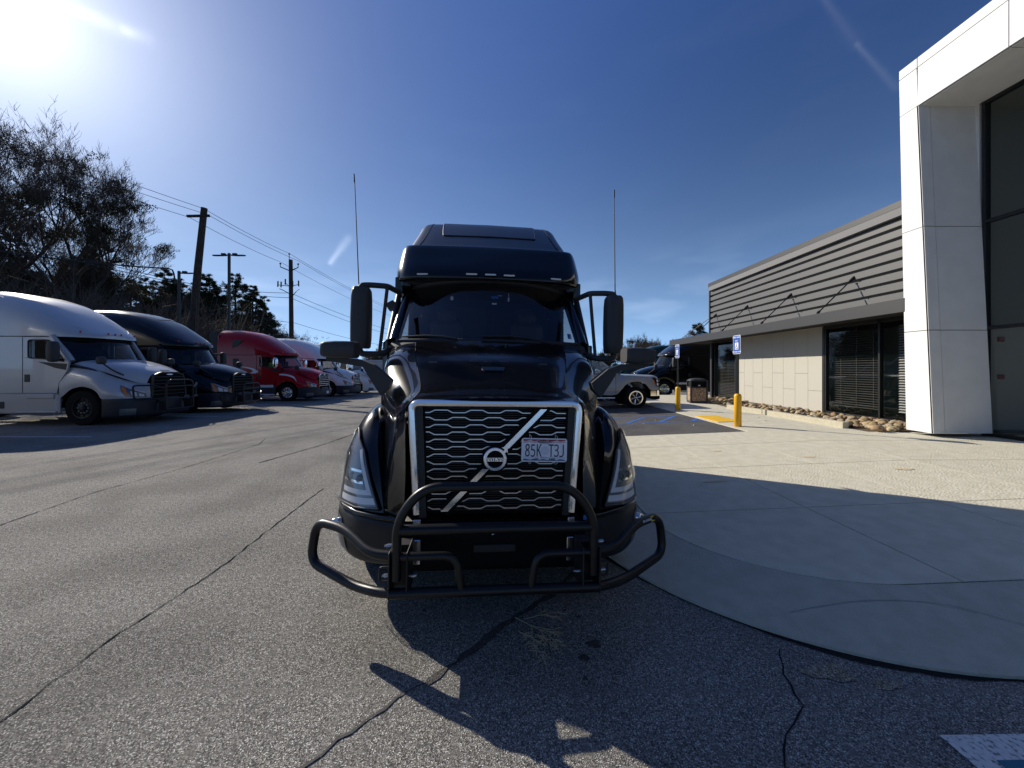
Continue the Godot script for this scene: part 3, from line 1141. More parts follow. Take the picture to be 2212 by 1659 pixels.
	box(w3, Vector3(22.2, 3.8, -1.0), Vector3(0.2, 7.6, 14.8))
	part("room_wall", w3, M.room_grey, root)
	var w4 := ST()
	box(w4, Vector3(16.0, 3.8, 6.35), Vector3(12.3, 7.6, 0.2))
	part("room_wall", w4, M.room_grey, root)
	var ce := ST()
	box(ce, Vector3(16.1, 7.5, -1.0), Vector3(12.4, 0.5, 14.8))
	part("ceiling", ce, M.room_grey, root)
	var fl2 := ST()
	box(fl2, Vector3(12.6, 4.72, -5.2), Vector3(1.5, 0.3, 5.8))
	part("gallery", fl2, M.room_grey, root)
	var pw := ST()
	box(pw, Vector3(10.55, 1.45, -8.22), Vector3(1.1, 2.2, 0.04))
	part("pale_door", pw, M.room_pale, root)
	for y in [2.28, 1.48]:
		var s := ST()
		box(s, Vector3(10.42, y, -8.18), Vector3(0.12, 0.10, 0.05), 0.01)
		part("alarm_box", s, M.alarm_red, root)


# ------------------------------------------------------------------ the low building

func low_building() -> void:
	var root := thing("low_building", "low building with ribbed grey metal wall, canopy and blinds", "building")
	var xw := 9.75
	var zfar := -18.84
	var znear := -8.42
	# wall cores with the window openings left free
	var s := ST()
	box(s, Vector3(xw + 0.17, 4.38, (zfar + znear) / 2), Vector3(0.22, 2.62, znear - zfar - 0.02))
	part("upper_wall", s, M.joint_dark, root)
	# ribbed cladding: ten lapped panels, each a raised band over a dark groove
	var y := 3.02
	for k in 10:
		var h := 0.2665
		var b := ST()
		var prof := [Vector2(0.0, 0.0), Vector2(0.0, 0.048), Vector2(0.085, 0.095), Vector2(0.085, 0.2615), Vector2(0.0, 0.2645)]
		for i in prof.size() - 1:
			var p: Vector2 = prof[i]
			var q: Vector2 = prof[i + 1]
			if p == q:
				continue
			facet(b, [Vector3(xw + 0.055 - p.x, y + p.y, zfar + 0.03), Vector3(xw + 0.055 - p.x, y + p.y, znear), Vector3(xw + 0.055 - q.x, y + q.y, znear), Vector3(xw + 0.055 - q.x, y + q.y, zfar + 0.03)], Vector3(xw + 3, y + 0.15, -13))
		part("metal_rib", b, M.ribbed_metal, root)
		y += h
	var cap := ST()
	box(cap, Vector3(xw + 0.06, 5.755, (zfar + znear) / 2), Vector3(0.34, 0.17, znear - zfar + 0.06), 0.004)
	part("coping", cap, M.dark_trim, root)
	var ct := ST()
	box(ct, Vector3(xw + 0.07, 4.35, zfar - 0.01), Vector3(0.30, 2.68, 0.07), 0.003)
	part("corner_trim", ct, M.ribbed_metal, root)
	# back of the building
	var back := ST()
	box(back, Vector3(16.3, 2.9, zfar + 0.12), Vector3(12.7, 5.4, 0.2))
	part("end_wall", back, M.soffit_dark, root)
	var rf := ST()
	box(rf, Vector3(15.9, 5.55, (zfar + znear) / 2), Vector3(12.6, 0.2, znear - zfar - 0.3))
	part("roof", rf, M.roofing, root)
	var bw := ST()
	box(bw, Vector3(22.3, 2.9, (zfar + znear) / 2), Vector3(0.2, 5.4, znear - zfar))
	part("back_wall", bw, M.soffit_dark, root)
	var fl := ST()
	box(fl, Vector3(16.0, 0.22, (zfar + znear) / 2), Vector3(12.6, 0.14, znear - zfar - 0.3))
	part("floor", fl, M.room_dark, root)
	var cl := ST()
	box(cl, Vector3(16.0, 3.05, (zfar + znear) / 2), Vector3(12.4, 0.1, znear - zfar - 0.4))
	part("ceiling", cl, M.room_dark, root)
	var iw := ST()
	box(iw, Vector3(12.4, 1.65, (zfar + znear) / 2), Vector3(0.1, 2.7, znear - zfar - 0.4))
	part("inner_wall", iw, M.room_grey, root)
	# canopy
	var xc := 8.56
	var fa := ST()
	box(fa, Vector3(xc + 0.03, 3.05, (-20.8 - 8.375) / 2), Vector3(0.06, 0.30, 20.8 - 8.375), 0.004)
	box(fa, Vector3(xc + 1.55, 3.05, -20.83), Vector3(3.1, 0.30, 0.06), 0.004)
	part("canopy_fascia", fa, M.dark_trim, root)
	var cd := ST()
	box(cd, Vector3(xc + 0.62, 3.06, (-20.8 - 8.375) / 2), Vector3(1.11, 0.16, 20.70 - 8.4))
	box(cd, Vector3(xc + 2.17, 3.06, -19.85), Vector3(1.98, 0.16, 1.8))
	part("canopy_deck", cd, M.soffit_dark, root)
	for z in [-10.95, -13.4, -15.87, -18.3]:
		strut(root, Vector3(xw - 0.04, 4.24, z + 0.04), Vector3(xc + 0.06, 3.22, z + 0.12))
	strut(root, Vector3(xw + 0.10, 4.24, zfar - 0.06), Vector3(xc + 0.45, 3.22, -20.6))
	strut(root, Vector3(xw + 1.9, 4.24, zfar - 0.06), Vector3(xc + 2.1, 3.22, -20.6))
	# tile wall below the canopy
	var tw := ST()
	box(tw, Vector3(xw + 0.12, 1.65, -14.36), Vector3(0.16, 2.75, 4.66))
	part("tile_backing", tw, M.joint_dark, root)
	for k in 8:
		var z0 := -12.06 - k * 0.576
		var cuts := [0.22, 0.95, 2.06, 3.0] if k % 2 == 0 else [0.22, 1.50, 3.0]
		for j in cuts.size() - 1:
			var t := ST()
			box(t, Vector3(xw + 0.02, (cuts[j] + cuts[j + 1]) / 2, z0 - 0.288), Vector3(0.05, cuts[j + 1] - cuts[j] - 0.007, 0.569), 0.002)
			part("tile", t, M.tile_panel, root)
	var jb := ST()
	box(jb, Vector3(xw + 0.05, 1.6, -12.0), Vector3(0.14, 2.7, 0.07), 0.003)
	part("window_jamb", jb, M.black_frame, root)
	# near window: two panes with blinds
	window_bay(root, xw, -11.93, -8.44, 2, [1.0, 0.5])
	window_bay(root, xw, -18.45, -16.73, 1, [1.0])
	var post := ST()
	box(post, Vector3(xw - 0.02, 1.58, -18.66), Vector3(0.14, 2.66, 0.12), 0.004)
	part("corner_post", post, M.dark_trim, root)
	var dn := ST()
	tube(dn, [Vector3(xw - 0.10, 0.25, -18.54), Vector3(xw - 0.10, 0.42, -18.54), Vector3(xw - 0.10, 2.9, -18.54)], 0.035, 8)
	part("downpipe", dn, M.grey_plastic, root)
	kerb_and_stones(xw)


func strut(root: Node3D, a: Vector3, b: Vector3) -> void:
	var st := ST()
	var d := (b - a).normalized()
	tube(st, [a + d * 0.12, b - d * 0.05], 0.018, 8)
	var o := part("canopy_strut", st, M.black_frame, root)
	var br := ST()
	box(br, a + d * 0.06, Vector3(0.05, 0.07, 0.20), 0.006, Basis.looking_at(d, Vector3.UP))
	part("bracket", br, M.black_frame, o)
	br = ST()
	box(br, b - d * 0.04, Vector3(0.045, 0.06, 0.10), 0.006, Basis.looking_at(d, Vector3.UP))
	part("bracket", br, M.black_frame, o)


func window_bay(root: Node3D, xw: float, z0: float, z1: float, n: int, blind: Array) -> void:
	var win := Node3D.new()
	win.name = "window"
	root.add_child(win, true)
	var f := ST()
	for k in n + 1:
		var z := lerpf(z0, z1, float(k) / n)
		box(f, Vector3(xw + 0.04, 1.61, z), Vector3(0.11, 2.78, 0.055), 0.004)
	box(f, Vector3(xw + 0.035, 0.31, (z0 + z1) / 2), Vector3(0.10, 0.09, absf(z1 - z0)), 0.004)
	box(f, Vector3(xw + 0.035, 2.93, (z0 + z1) / 2), Vector3(0.10, 0.09, absf(z1 - z0)), 0.004)
	part("frame", f, M.black_frame, win)
	for k in n:
		var a := lerpf(z0, z1, float(k) / n) + 0.03
		var b := lerpf(z0, z1, float(k + 1) / n) - 0.03
		var p := ST()
		facet(p, [Vector3(xw + 0.04, 0.38, a), Vector3(xw + 0.04, 0.38, b), Vector3(xw + 0.04, 2.89, b), Vector3(xw + 0.04, 2.89, a)], Vector3(30, 1, -10))
		part("pane", p, M.shop_glass, win)
		var bs := ST()
		var inset := 0.30 if (n == 2 and k == 1) else 0.06
		var lows := 0.55 if n == 2 else 0.5
		var m := 34
		for i in m:
			var y := lows + i * (2.82 - lows) / m
			box(bs, Vector3(xw + 0.17, y, (a + b + inset) / 2), Vector3(0.046, 0.003, b - a - inset - 0.04), 0.0, Basis(Vector3(0, 0, 1), 0.75 if k == 1 else 0.35))
		for t in [0.18, 0.5, 0.82]:
			box(bs, Vector3(xw + 0.145, (lows + 2.82) / 2, lerpf(a + inset, b, t)), Vector3(0.003, 2.82 - lows, 0.012))
		part("blind", bs, M.blind_slat if k == 1 else M.blind_dim_brown, win).set_meta("kind", "stuff")


func kerb_and_stones(xw: float) -> void:
	# low concrete kerb in front of the stone bed
	var kb := thing("garden_kerb", "low pale concrete kerb holding back the river stones", "kerb")
	var segs := [[Vector2(7.78, -8.95), Vector2(7.70, -11.7)], [Vector2(7.69, -11.72), Vector2(7.56, -13.4)]]
	for e in segs:
		var s := ST()
		sweep(s, [Vector3(e[0].x, 0.33, e[0].y), Vector3(e[1].x, 0.33, e[1].y)], 0.14, 0.16, Vector3.UP)
		part("kerb_stone", s, M.kerb_concrete, kb)
	var bed := ST()
	grid(bed, [PackedVector3Array([Vector3(7.86, 0.275, -8.5), Vector3(9.72, 0.30, -8.4)]), PackedVector3Array([Vector3(7.70, 0.28, -13.4), Vector3(9.72, 0.30, -13.4)]), PackedVector3Array([Vector3(8.0, 0.275, -15.2), Vector3(9.72, 0.30, -15.2)]), PackedVector3Array([Vector3(8.2, 0.27, -18.2), Vector3(9.72, 0.28, -19.0)])], Vector3(8.5, -100, -12))
	var root := thing("stone_bed", "bed of tan river stones along the low building's wall", "stone bed", Vector3.ZERO, 0.0, "", "structure")
	part("soil", bed, M.soil, root)
	var shapes := []
	for k in 8:
		var s := ST()
		var n := FastNoiseLite.new()
		n.seed = 300 + k
		n.frequency = 1.1
		var rows := []
		for i in 7:
			var a := PI * i / 6.0 - PI / 2
			var row := PackedVector3Array()
			for j in 10:
				var b := TAU * j / 10.0
				var v := Vector3(cos(a) * cos(b), sin(a), cos(a) * sin(b))
				v *= 1.0 + 0.38 * n.get_noise_3dv(v * 1.1)
				row.append(Vector3(v.x, v.y * 0.58, v.z * 0.78))
			rows.append(row)
		grid(s, rows, Vector3.ZERO, true)
		shapes.append(mesh_of(s, M["river_stone_%d" % (k % 4)]))
	var count := 0
	# the nearest stones lie right in front of the window and the column
	var z := -8.48
	while z > -13.4 and count < 270:
		var near := z > -9.3
		var x0 := (7.98 if z > -8.95 else 7.90)
		var nrow := 7 if z > -9.4 else (5 if z > -10.6 else 3)
		for i in nrow:
			var r := rng.randf_range(0.07, 0.125)
			var x := lerpf(x0 + 0.04, 9.58, (i + rng.randf() * 0.8) / nrow)
			var p := Vector3(x, 0.30 + rng.randf_range(0.0, 0.05), z + rng.randf_range(-0.07, 0.07))
			var b := Basis.from_euler(Vector3(rng.randf_range(-0.35, 0.35), rng.randf() * TAU, rng.randf_range(-0.35, 0.35))).scaled(Vector3.ONE * r)
			placed("stone", shapes[rng.randi() % 8], root, Transform3D(b, p))
			count += 1
		z -= 0.105 if near else 0.15
	for i in 60:
		var p := Vector3(rng.randf_range(8.0, 9.5), 0.30 + rng.randf() * 0.03, rng.randf_range(-18.0, -13.5))
		p.x = maxf(p.x, 8.0 + (-13.5 - p.z) * 0.05)
		var b := Basis.from_euler(Vector3(rng.randf_range(-0.3, 0.3), rng.randf() * TAU, rng.randf_range(-0.3, 0.3))).scaled(Vector3.ONE * rng.randf_range(0.08, 0.15))
		placed("stone", shapes[rng.randi() % 8], root, Transform3D(b, p))


# ------------------------------------------------------------------ the black tractor in the middle
# local axes: x to the right in the picture, y up, z towards the camera; z = 0 is the grille

func black_volvo() -> void:
	var t := thing("black_tractor", "large black sleeper tractor facing the camera with chrome grille and bull bar", "truck", Vector3(-0.125, 0, -2.58), deg_to_rad(5.1))
	t.rotation.z = deg_to_rad(-1.0)
	v_hood(t)
	v_grille(t)
	v_bumper(t)
	v_bar(t)
	v_cab(t)
	v_roof(t)
	v_mirrors(t)
	v_chassis(t)


const V_IN := Vector3(0, 1.0, -3.0)


func v_hood(t: Node3D) -> void:
	# centre panel between the creases
	var cx := [[-1.52, 0.785, 1.915], [-1.2, 0.735, 1.80], [-0.9, 0.675, 1.68], [-0.6, 0.605, 1.575], [-0.3, 0.553, 1.485], [-0.1, 0.56, 1.445], [-0.02, 0.575, 1.425]]
	var rows := []
	for c in cx:
		var r := []
		for k in 9:
			var q: float = k / 4.0 - 1.0
			r.append(Vector3(q * (c[1] - 0.003), c[2] + 0.028 * (1.0 - q * q), c[0] + 0.05 * (1.0 - q * q) * (1.0 if c[0] < -1.0 else 0.3)))
		rows.append(r)
	var s := ST()
	patch(s, rows, 24, 24, V_IN)
	part("hood", s, M.black_paint, t)
	# little scoop in the middle of the hood
	var sc := ST()
	prism(sc, PackedVector2Array([Vector2(-0.10, 0.045), Vector2(0.10, 0.045), Vector2(0.083, -0.03), Vector2(-0.083, -0.03)]), 0.05, Transform3D(Basis(Vector3.RIGHT, deg_to_rad(-58)), Vector3(0, 1.645, -0.70)))
	var scoop := part("hood_scoop", sc, M.black_paint, t)
	var sg := ST()
	prism(sg, PackedVector2Array([Vector2(-0.078, 0.012), Vector2(0.078, 0.012), Vector2(0.07, -0.022), Vector2(-0.07, -0.022)]), 0.02, Transform3D(Basis(Vector3.RIGHT, deg_to_rad(-20)), Vector3(0, 1.628, -0.655)))
	part("scoop_mouth", sg, M.grille_dark, scoop)
	for sd in [-1.0, 1.0]:
		var gap := ST()
		var gl := []
		for k in 19:
			gl.append(at_patch(rows, 0.5 + sd * 0.5, k / 20.0) + Vector3(sd * 0.003, 0.0005, 0.001))
		tube(gap, gl, 0.0035, 5)
		part("hood_seam", gap, M.grille_dark, t)
		# flank from the crease down to the fender valley
		var f := [
			[Vector3(0.79, 1.912, -1.52), Vector3(0.95, 1.885, -1.58), Vector3(1.085, 1.80, -1.66), Vector3(1.115, 1.55, -1.72), Vector3(1.115, 1.0, -1.75)],
			[Vector3(0.74, 1.797, -1.2), Vector3(0.90, 1.765, -1.2), Vector3(1.025, 1.66, -1.22), Vector3(1.05, 1.45, -1.28), Vector3(1.05, 1.0, -1.3)],
			[Vector3(0.68, 1.677, -0.9), Vector3(0.82, 1.63, -0.9), Vector3(0.94, 1.52, -0.9), Vector3(0.985, 1.36, -0.92), Vector3(0.98, 1.0, -0.95)],
			[Vector3(0.61, 1.572, -0.6), Vector3(0.73, 1.525, -0.6), Vector3(0.83, 1.41, -0.60), Vector3(0.885, 1.24, -0.60), Vector3(0.92, 0.9, -0.6)],
			[Vector3(0.558, 1.482, -0.3), Vector3(0.645, 1.445, -0.30), Vector3(0.735, 1.33, -0.32), Vector3(0.80, 1.10, -0.33), Vector3(0.84, 0.70, -0.26)],
			[Vector3(0.565, 1.443, -0.1), Vector3(0.63, 1.405, -0.12), Vector3(0.68, 1.28, -0.15), Vector3(0.725, 1.02, -0.17), Vector3(0.775, 0.66, -0.13)],
			[Vector3(0.583, 1.42, -0.02), Vector3(0.605, 1.37, -0.02), Vector3(0.605, 1.2, -0.01), Vector3(0.595, 0.95, 0.01), Vector3(0.60, 0.66, 0.02)]]
		var p := ST()
		patch(p, mir(f, sd), 20, 30, V_IN)
		part("hood_side", p, M.black_paint, t)
		# fender with its headlamp
		var fe := [
			[Vector3(0.755, 0.655, -0.10), Vector3(0.94, 0.65, -0.18), Vector3(1.11, 0.652, -0.36), Vector3(1.185, 0.655, -0.60), Vector3(1.20, 0.66, -1.0)],
			[Vector3(0.80, 0.85, -0.19), Vector3(0.955, 0.86, -0.25), Vector3(1.09, 0.87, -0.39), Vector3(1.165, 0.87, -0.60), Vector3(1.19, 0.87, -1.0)],
			[Vector3(0.85, 1.03, -0.30), Vector3(0.965, 1.05, -0.35), Vector3(1.06, 1.06, -0.45), Vector3(1.125, 1.07, -0.62), Vector3(1.16, 1.08, -1.0)],
			[Vector3(0.885, 1.16, -0.43), Vector3(0.95, 1.19, -0.47), Vector3(1.02, 1.21, -0.55), Vector3(1.07, 1.22, -0.70), Vector3(1.11, 1.23, -1.0)],
			[Vector3(0.905, 1.25, -0.60), Vector3(0.935, 1.29, -0.62), Vector3(0.97, 1.31, -0.69), Vector3(1.00, 1.31, -0.80), Vector3(1.03, 1.31, -1.0)],
			[Vector3(0.93, 1.26, -1.0), Vector3(0.945, 1.31, -1.0), Vector3(0.96, 1.325, -1.0), Vector3(0.975, 1.32, -1.02), Vector3(0.99, 1.31, -1.05)]]
		var fm := mir(fe, sd)
		var fs := ST()
		patch(fs, fm, 28, 32, Vector3(sd * 0.7, 0.8, -1.1))
		# turned-in inner edge, down into the valley beside the hood
		var inner_rows := []
		for k in 17:
			var e := at_patch(fm, 0.0, k / 16.0)
			inner_rows.append(PackedVector3Array([e, e + Vector3(sd * -0.016, 0.0, -0.012), e + Vector3(sd * -0.035, -0.01, -0.06), e + Vector3(sd * -0.06, -0.03, -0.22)]))
		grid(fs, inner_rows, Vector3(sd * 1.2, 0.8, -0.7))
		part("fender", fs, M.black_paint, t)
		# rear half of the wheel arch
		var ar := ST()
		var ctr := Vector3(0, 0.55, -1.0)
		var r1 := PackedVector3Array()
		var r2 := PackedVector3Array()
		for i in 13:
			var a := PI * i / 12.0
			r1.append(Vector3(sd * 1.15, ctr.y + sin(a) * 0.60, ctr.z + cos(a) * 0.58))
			r2.append(Vector3(sd * 0.80, ctr.y + sin(a) * 0.60, ctr.z + cos(a) * 0.58))
		grid(ar, [r1, r2], Vector3(sd, 5, -1.0))
		part("wheel_arch", ar, M.black_plastic, t)
		var ref := Vector3(sd * 0.7, 0.8, -1.1)
		var hl := Node3D.new()
		hl.name = "headlight"
		t.add_child(hl, true)
		var h0 := ST()
		var q := func(a: Array) -> Array:
			var o := []
			for e in a:
				o.append(Vector2(e[0], e[1]))
			return o
		on_patch(h0, fm, q.call([[0.045, 0.035], [0.515, 0.02], [0.56, 0.33], [0.20, 0.37]]), 10, 0.006, ref)
		on_patch(h0, fm, q.call([[0.20, 0.37], [0.56, 0.33], [0.57, 0.505], [0.51, 0.525]]), 8, 0.006, ref)
		part("housing", h0, M.lamp_housing, hl)
		# bright guide: up the inner side and along the foot
		var h1 := ST()
		on_patch(h1, fm, q.call([[0.10, 0.10], [0.145, 0.105], [0.285, 0.37], [0.245, 0.39]]), 8, 0.014, ref)
		on_patch(h1, fm, q.call([[0.10, 0.10], [0.47, 0.085], [0.475, 0.115], [0.12, 0.13]]), 8, 0.014, ref)
		part("light_guide", h1, M.lamp_white, hl)
		var h2 := ST()
		on_patch(h2, fm, q.call([[0.07, 0.045], [0.49, 0.03], [0.49, 0.068], [0.085, 0.083]]), 8, 0.013, ref)
		part("running_light", h2, M.sticker_white, hl)
		for u in [[0.24, 0.19], [0.37, 0.185]]:
			var h3 := ST()
			var c := at_patch(fm, u[0], u[1])
			ball(h3, c + Vector3(sd * 0.004, 0, 0.002), Vector3(0.034, 0.034, 0.014), 14, 8)
			part("projector", h3, M.dark_glass, hl)
		for k in 4:
			var rb := ST()
			var v0 := 0.16 + k * 0.035
			on_patch(rb, fm, q.call([[0.20 + k * 0.012, v0], [0.50, v0 - 0.012], [0.50, v0 + 0.004], [0.205 + k * 0.012, v0 + 0.016]]), 6, 0.010, ref)
			part("reflector_rib", rb, M.chrome if k % 2 == 0 else M.lamp_housing, hl)
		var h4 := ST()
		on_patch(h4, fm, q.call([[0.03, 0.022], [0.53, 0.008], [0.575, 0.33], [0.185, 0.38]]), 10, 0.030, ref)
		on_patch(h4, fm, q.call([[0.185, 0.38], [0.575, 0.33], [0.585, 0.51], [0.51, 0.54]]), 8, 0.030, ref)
		part("lens", h4, M.hazed_lens, hl)
		# dark gasket round the lens
		var gk := ST()
		var loop := []
		for e in [[0.03, 0.022], [0.28, 0.015], [0.53, 0.008], [0.575, 0.33], [0.585, 0.51], [0.51, 0.54], [0.35, 0.46], [0.185, 0.38], [0.10, 0.19], [0.03, 0.022]]:
			loop.append(at_patch(fm, e[0], e[1]) + Vector3(sd * 0.01, 0.002, 0.016))
		tube(gk, loop, 0.009, 6)
		part("gasket", gk, M.black_plastic, hl)


func v_grille(t: Node3D) -> void:
	var tilt := Basis(Vector3.RIGHT, atan(-0.05 / 0.73))
	var xf := Transform3D(tilt, Vector3(0, 1.07, 0.025))
	# dark recess
	var s := ST()
	prism(s, PackedVector2Array([Vector2(-0.555, 0.345), Vector2(0.555, 0.345), Vector2(0.50, -0.40), Vector2(-0.50, -0.40)]), 0.03, xf * Transform3D(Basis.IDENTITY, Vector3(0, 0, -0.09)))
	var back := part("grille_mesh", s, M.grille_dark, t)
	var sh := ST()
	prism(sh, PackedVector2Array([Vector2(-0.60, 0.33), Vector2(0.60, 0.33), Vector2(0.74, -0.44), Vector2(-0.74, -0.44)]), 0.05, xf * Transform3D(Basis.IDENTITY, Vector3(0, 0, -0.22)))
	part("grille_shroud", sh, M.grille_dark, t)
	var fine := ST()
	for i in 46:
		var y := -0.37 + i * 0.0155
		box(fine, xf * Vector3(0, y, -0.083), Vector3(0.98 + 0.1 * (y + 0.37) / 0.7 - 0.04, 0.005, 0.01), 0.0, tilt)
	part("fine_slats", fine, M.black_plastic, back).set_meta("kind", "stuff")
	# inner side plates
	for sd in [-1.0, 1.0]:
		var p := ST()
		prism(p, PackedVector2Array([Vector2(sd * 0.495, 0.335), Vector2(sd * 0.55, 0.335), Vector2(sd * 0.50, -0.40), Vector2(sd * 0.452, -0.40)]), 0.06, xf * Transform3D(Basis.IDENTITY, Vector3(0, 0, -0.02)))
		part("side_plate", p, M.black_plastic, t)
	# chrome surround
	var fr := ST()
	var path := bend([Vector3(-0.512, -0.375, 0), Vector3(-0.566, 0.345, 0), Vector3(0.566, 0.345, 0), Vector3(0.512, -0.375, 0)], 0.055, 8)
	var rows := []
	# a frame with a rounded section: flat face, chamfers in and out
	var sec := [Vector2(-0.024, -0.05), Vector2(-0.024, -0.012), Vector2(-0.016, -0.001), Vector2(0.0, 0.004), Vector2(0.016, 0.002), Vector2(0.025, -0.010), Vector2(0.027, -0.06)]
	for i in path.size():
		var a: Vector3 = path[i] - path[maxi(i - 1, 0)]
		var b: Vector3 = path[mini(i + 1, path.size() - 1)] - path[i]
		if i == 0:
			a = b
		if i == path.size() - 1:
			b = a
		var tt := (a.normalized() + b.normalized()).normalized()
		var bi := tt.cross(Vector3.BACK)
		var r := PackedVector3Array()
		for q: Vector2 in sec:
			r.append(xf * (path[i] + bi * -q.x + Vector3(0, 0, q.y)))
		rows.append(r)
	for k in sec.size() - 1:
		var band := []
		for r: PackedVector3Array in rows:
			band.append(PackedVector3Array([r[k], r[k + 1]]))
		# each facet of the section smooth along the frame, creased between
		emit(fr, rows_of(band), Vector3(0, 1.07, -1.5) if k > 0 and k < 5 else xf * Vector3(0, 0.0, -0.05), true)
	part("grille_surround", fr, M.satin_chrome, t)
	for sd in [-1.0, 1.0]:
		var ft := ST()
		box(ft, xf * Vector3(sd * 0.508, -0.43, -0.012), Vector3(0.045, 0.05, 0.03), 0.004)
		box(ft, xf * Vector3(sd * 0.506, -0.62, -0.03), Vector3(0.045, 0.16, 0.02), 0.004)
		part("surround_foot", ft, M.satin_chrome, t)
	# waving bars
	for i in 14:
		var y := 0.292 - i * 0.0487
		var half := lerpf(0.478, 0.445, i / 13.0)
		var pts := []
		var per := 0.237
		var up := 1.0 if i % 2 == 0 else -1.0
		var amp := 0.0085 * up
		# breaks of the trapezoid wave: centred so that both halves match
		var x := -per * 2.25
		var raw := []
		for k in 5:
			for e in [[0.0, -1.0], [0.35, -1.0], [0.50, 1.0], [0.85, 1.0]]:
				raw.append(Vector2(x + (k + e[0]) * per, e[1]))
		var py := func(xx: float) -> float:
			for j in raw.size() - 1:
				if xx >= raw[j].x and xx <= raw[j + 1].x:
					return lerpf(raw[j].y, raw[j + 1].y, (xx - raw[j].x) / (raw[j + 1].x - raw[j].x))
			return -1.0
		pts.append(xf * Vector3(-half, y + amp * py.call(-half), -0.04))
		for rr: Vector2 in raw:
			if absf(rr.x) < half - 0.004:
				pts.append(xf * Vector3(rr.x, y + amp * rr.y, -0.04))
		pts.append(xf * Vector3(half, y + amp * py.call(half), -0.04))
		var b := ST()
		sweep(b, pts, 0.0062, 0.012, (tilt * Vector3.BACK))
		part("grille_bar", b, M.bar_chrome, t)
	# diagonal sash in two lengths on a dark backing, and the ring badge
	var p0 := Vector3(0.318, 0.312, 0)
	var p1 := Vector3(-0.335, -0.355, 0)
	var dir := (p1 - p0).normalized()
	var bk := ST()
	sweep(bk, [xf * (p0 - dir * 0.03 + Vector3(0, 0, -0.028)), xf * (p1 + dir * 0.01 + Vector3(0, 0, -0.028))], 0.078, 0.03, tilt * Vector3.BACK)
	part("sash_backing", bk, M.grille_dark, t)
	for e in [[p0, p0.lerp(p1, 0.392)], [p0.lerp(p1, 0.595), p1]]:
		var q := ST()
		var nrm := Vector3(-dir.y, dir.x, 0) * 0.019
		var a: Vector3 = e[0]
		var b: Vector3 = e[1]
		# ends cut level
		var cut := Vector3(0.026, 0, 0)
		hexa(q, [xf * (a - cut + Vector3(0, 0, -0.02)), xf * (a + cut + Vector3(0, 0, -0.02)), xf * (b + cut + Vector3(0, 0, -0.02)), xf * (b - cut + Vector3(0, 0, -0.02)), xf * (a - cut * 0.85 + Vector3(0, 0, 0.006)), xf * (a + cut * 0.85 + Vector3(0, 0, 0.006)), xf * (b + cut * 0.85 + Vector3(0, 0, 0.006)), xf * (b - cut * 0.85 + Vector3(0, 0, 0.006))])
		part("sash", q, M.satin_chrome, t)
	var bd := Node3D.new()
	bd.name = "badge"
	bd.transform = xf * Transform3D(Basis.IDENTITY, Vector3(-0.008, -0.020, 0.012))
	t.add_child(bd, true)
	var disc := ST()
	lathe(disc, [Vector2(0.0, 0), Vector2(0.088, 0.0), Vector2(0.088, 0.012), Vector2(0.0, 0.012)], Transform3D(Basis(Vector3.RIGHT, PI / 2), Vector3(0, 0, -0.022)), 40, true)
	part("disc", disc, M.grille_dark, bd)
	var ring := ST()
	lathe(ring, [Vector2(0.054, -0.012), Vector2(0.055, 0.0), Vector2(0.058, 0.004), Vector2(0.073, 0.004), Vector2(0.077, 0.0), Vector2(0.078, -0.012)], Transform3D(Basis(Vector3.RIGHT, PI / 2), Vector3(0, 0, 0)), 48, true)
	# the arrow of the ring
	prism(ring, PackedVector2Array([Vector2(0.044, 0.080), Vector2(0.082, 0.080), Vector2(0.082, 0.042), Vector2(0.074, 0.050), Vector2(0.060, 0.038), Vector2(0.050, 0.048), Vector2(0.062, 0.064)]), 0.014, Transform3D(Basis.IDENTITY, Vector3(0, 0, 0.006)))
	part("ring", ring, M.satin_chrome, bd)
	var band := ST()
	box(band, Vector3(0, -0.002, -0.003), Vector3(0.118, 0.025, 0.008), 0.001)
	part("name_band", band, M.satin_chrome, bd)
	words("lettering", "VOLVO", 0.0165, 0.003, M.grille_dark, bd, Transform3D(Basis.IDENTITY, Vector3(0, -0.002, 0.0022)), "Droid Serif", true, 1.62)
	# number plate hung on the bars
	var lp := Node3D.new()
	lp.name = "licence_plate"
	lp.transform = xf * Transform3D(Basis(Vector3.BACK, deg_to_rad(-1.0)), Vector3(0.318, 0.043, 0.03))
	t.add_child(lp, true)
	var pl := ST()
	var poly := PackedVector2Array()
	for c in [[0.137, 0.061, 0.0], [-0.137, 0.061, 0.5], [-0.137, -0.061, 1.0], [0.137, -0.061, 1.5]]:
		for k in 5:
			var a: float = (c[2] + 0.5 * k / 4.0) * PI
			poly.append(Vector2(c[0] + cos(a) * 0.0165, c[1] + sin(a) * 0.0165))
	prism(pl, poly, 0.003)
	part("plate", pl, M.plate_white, lp)
	for e in [[0.0655, 1.0, M.plate_red, 0.009, 0.0004], [0.0535, 1.0, M.plate_pink, 0.0115, 0.0002], [-0.0655, -1.0, M.plate_blue, 0.009, 0.0004], [-0.0505, -1.0, M.plate_pale_blue, 0.014, 0.0002]]:
		var w := ST()
		var up2 := PackedVector3Array()
		var lo2 := PackedVector3Array()
		for k in 41:
			var x := -0.142 + k * 0.0071
			up2.append(Vector3(x, e[0] + e[1] * e[3] * 0.5, e[4]))
			lo2.append(Vector3(x, e[0] - e[1] * (e[3] * 0.5 + 0.0022 * sin(k * 0.75)), e[4]))
		grid(w, [up2, lo2], Vector3(0, 0, -5), false, false)
		part("wave_print", w, e[2], lp)
	words("lettering", "85K", 0.082, 0.002, M.plate_ink, lp, Transform3D(Basis.IDENTITY, Vector3(-0.075, -0.004, 0.0015)), "Droid Sans", false, 0.60)
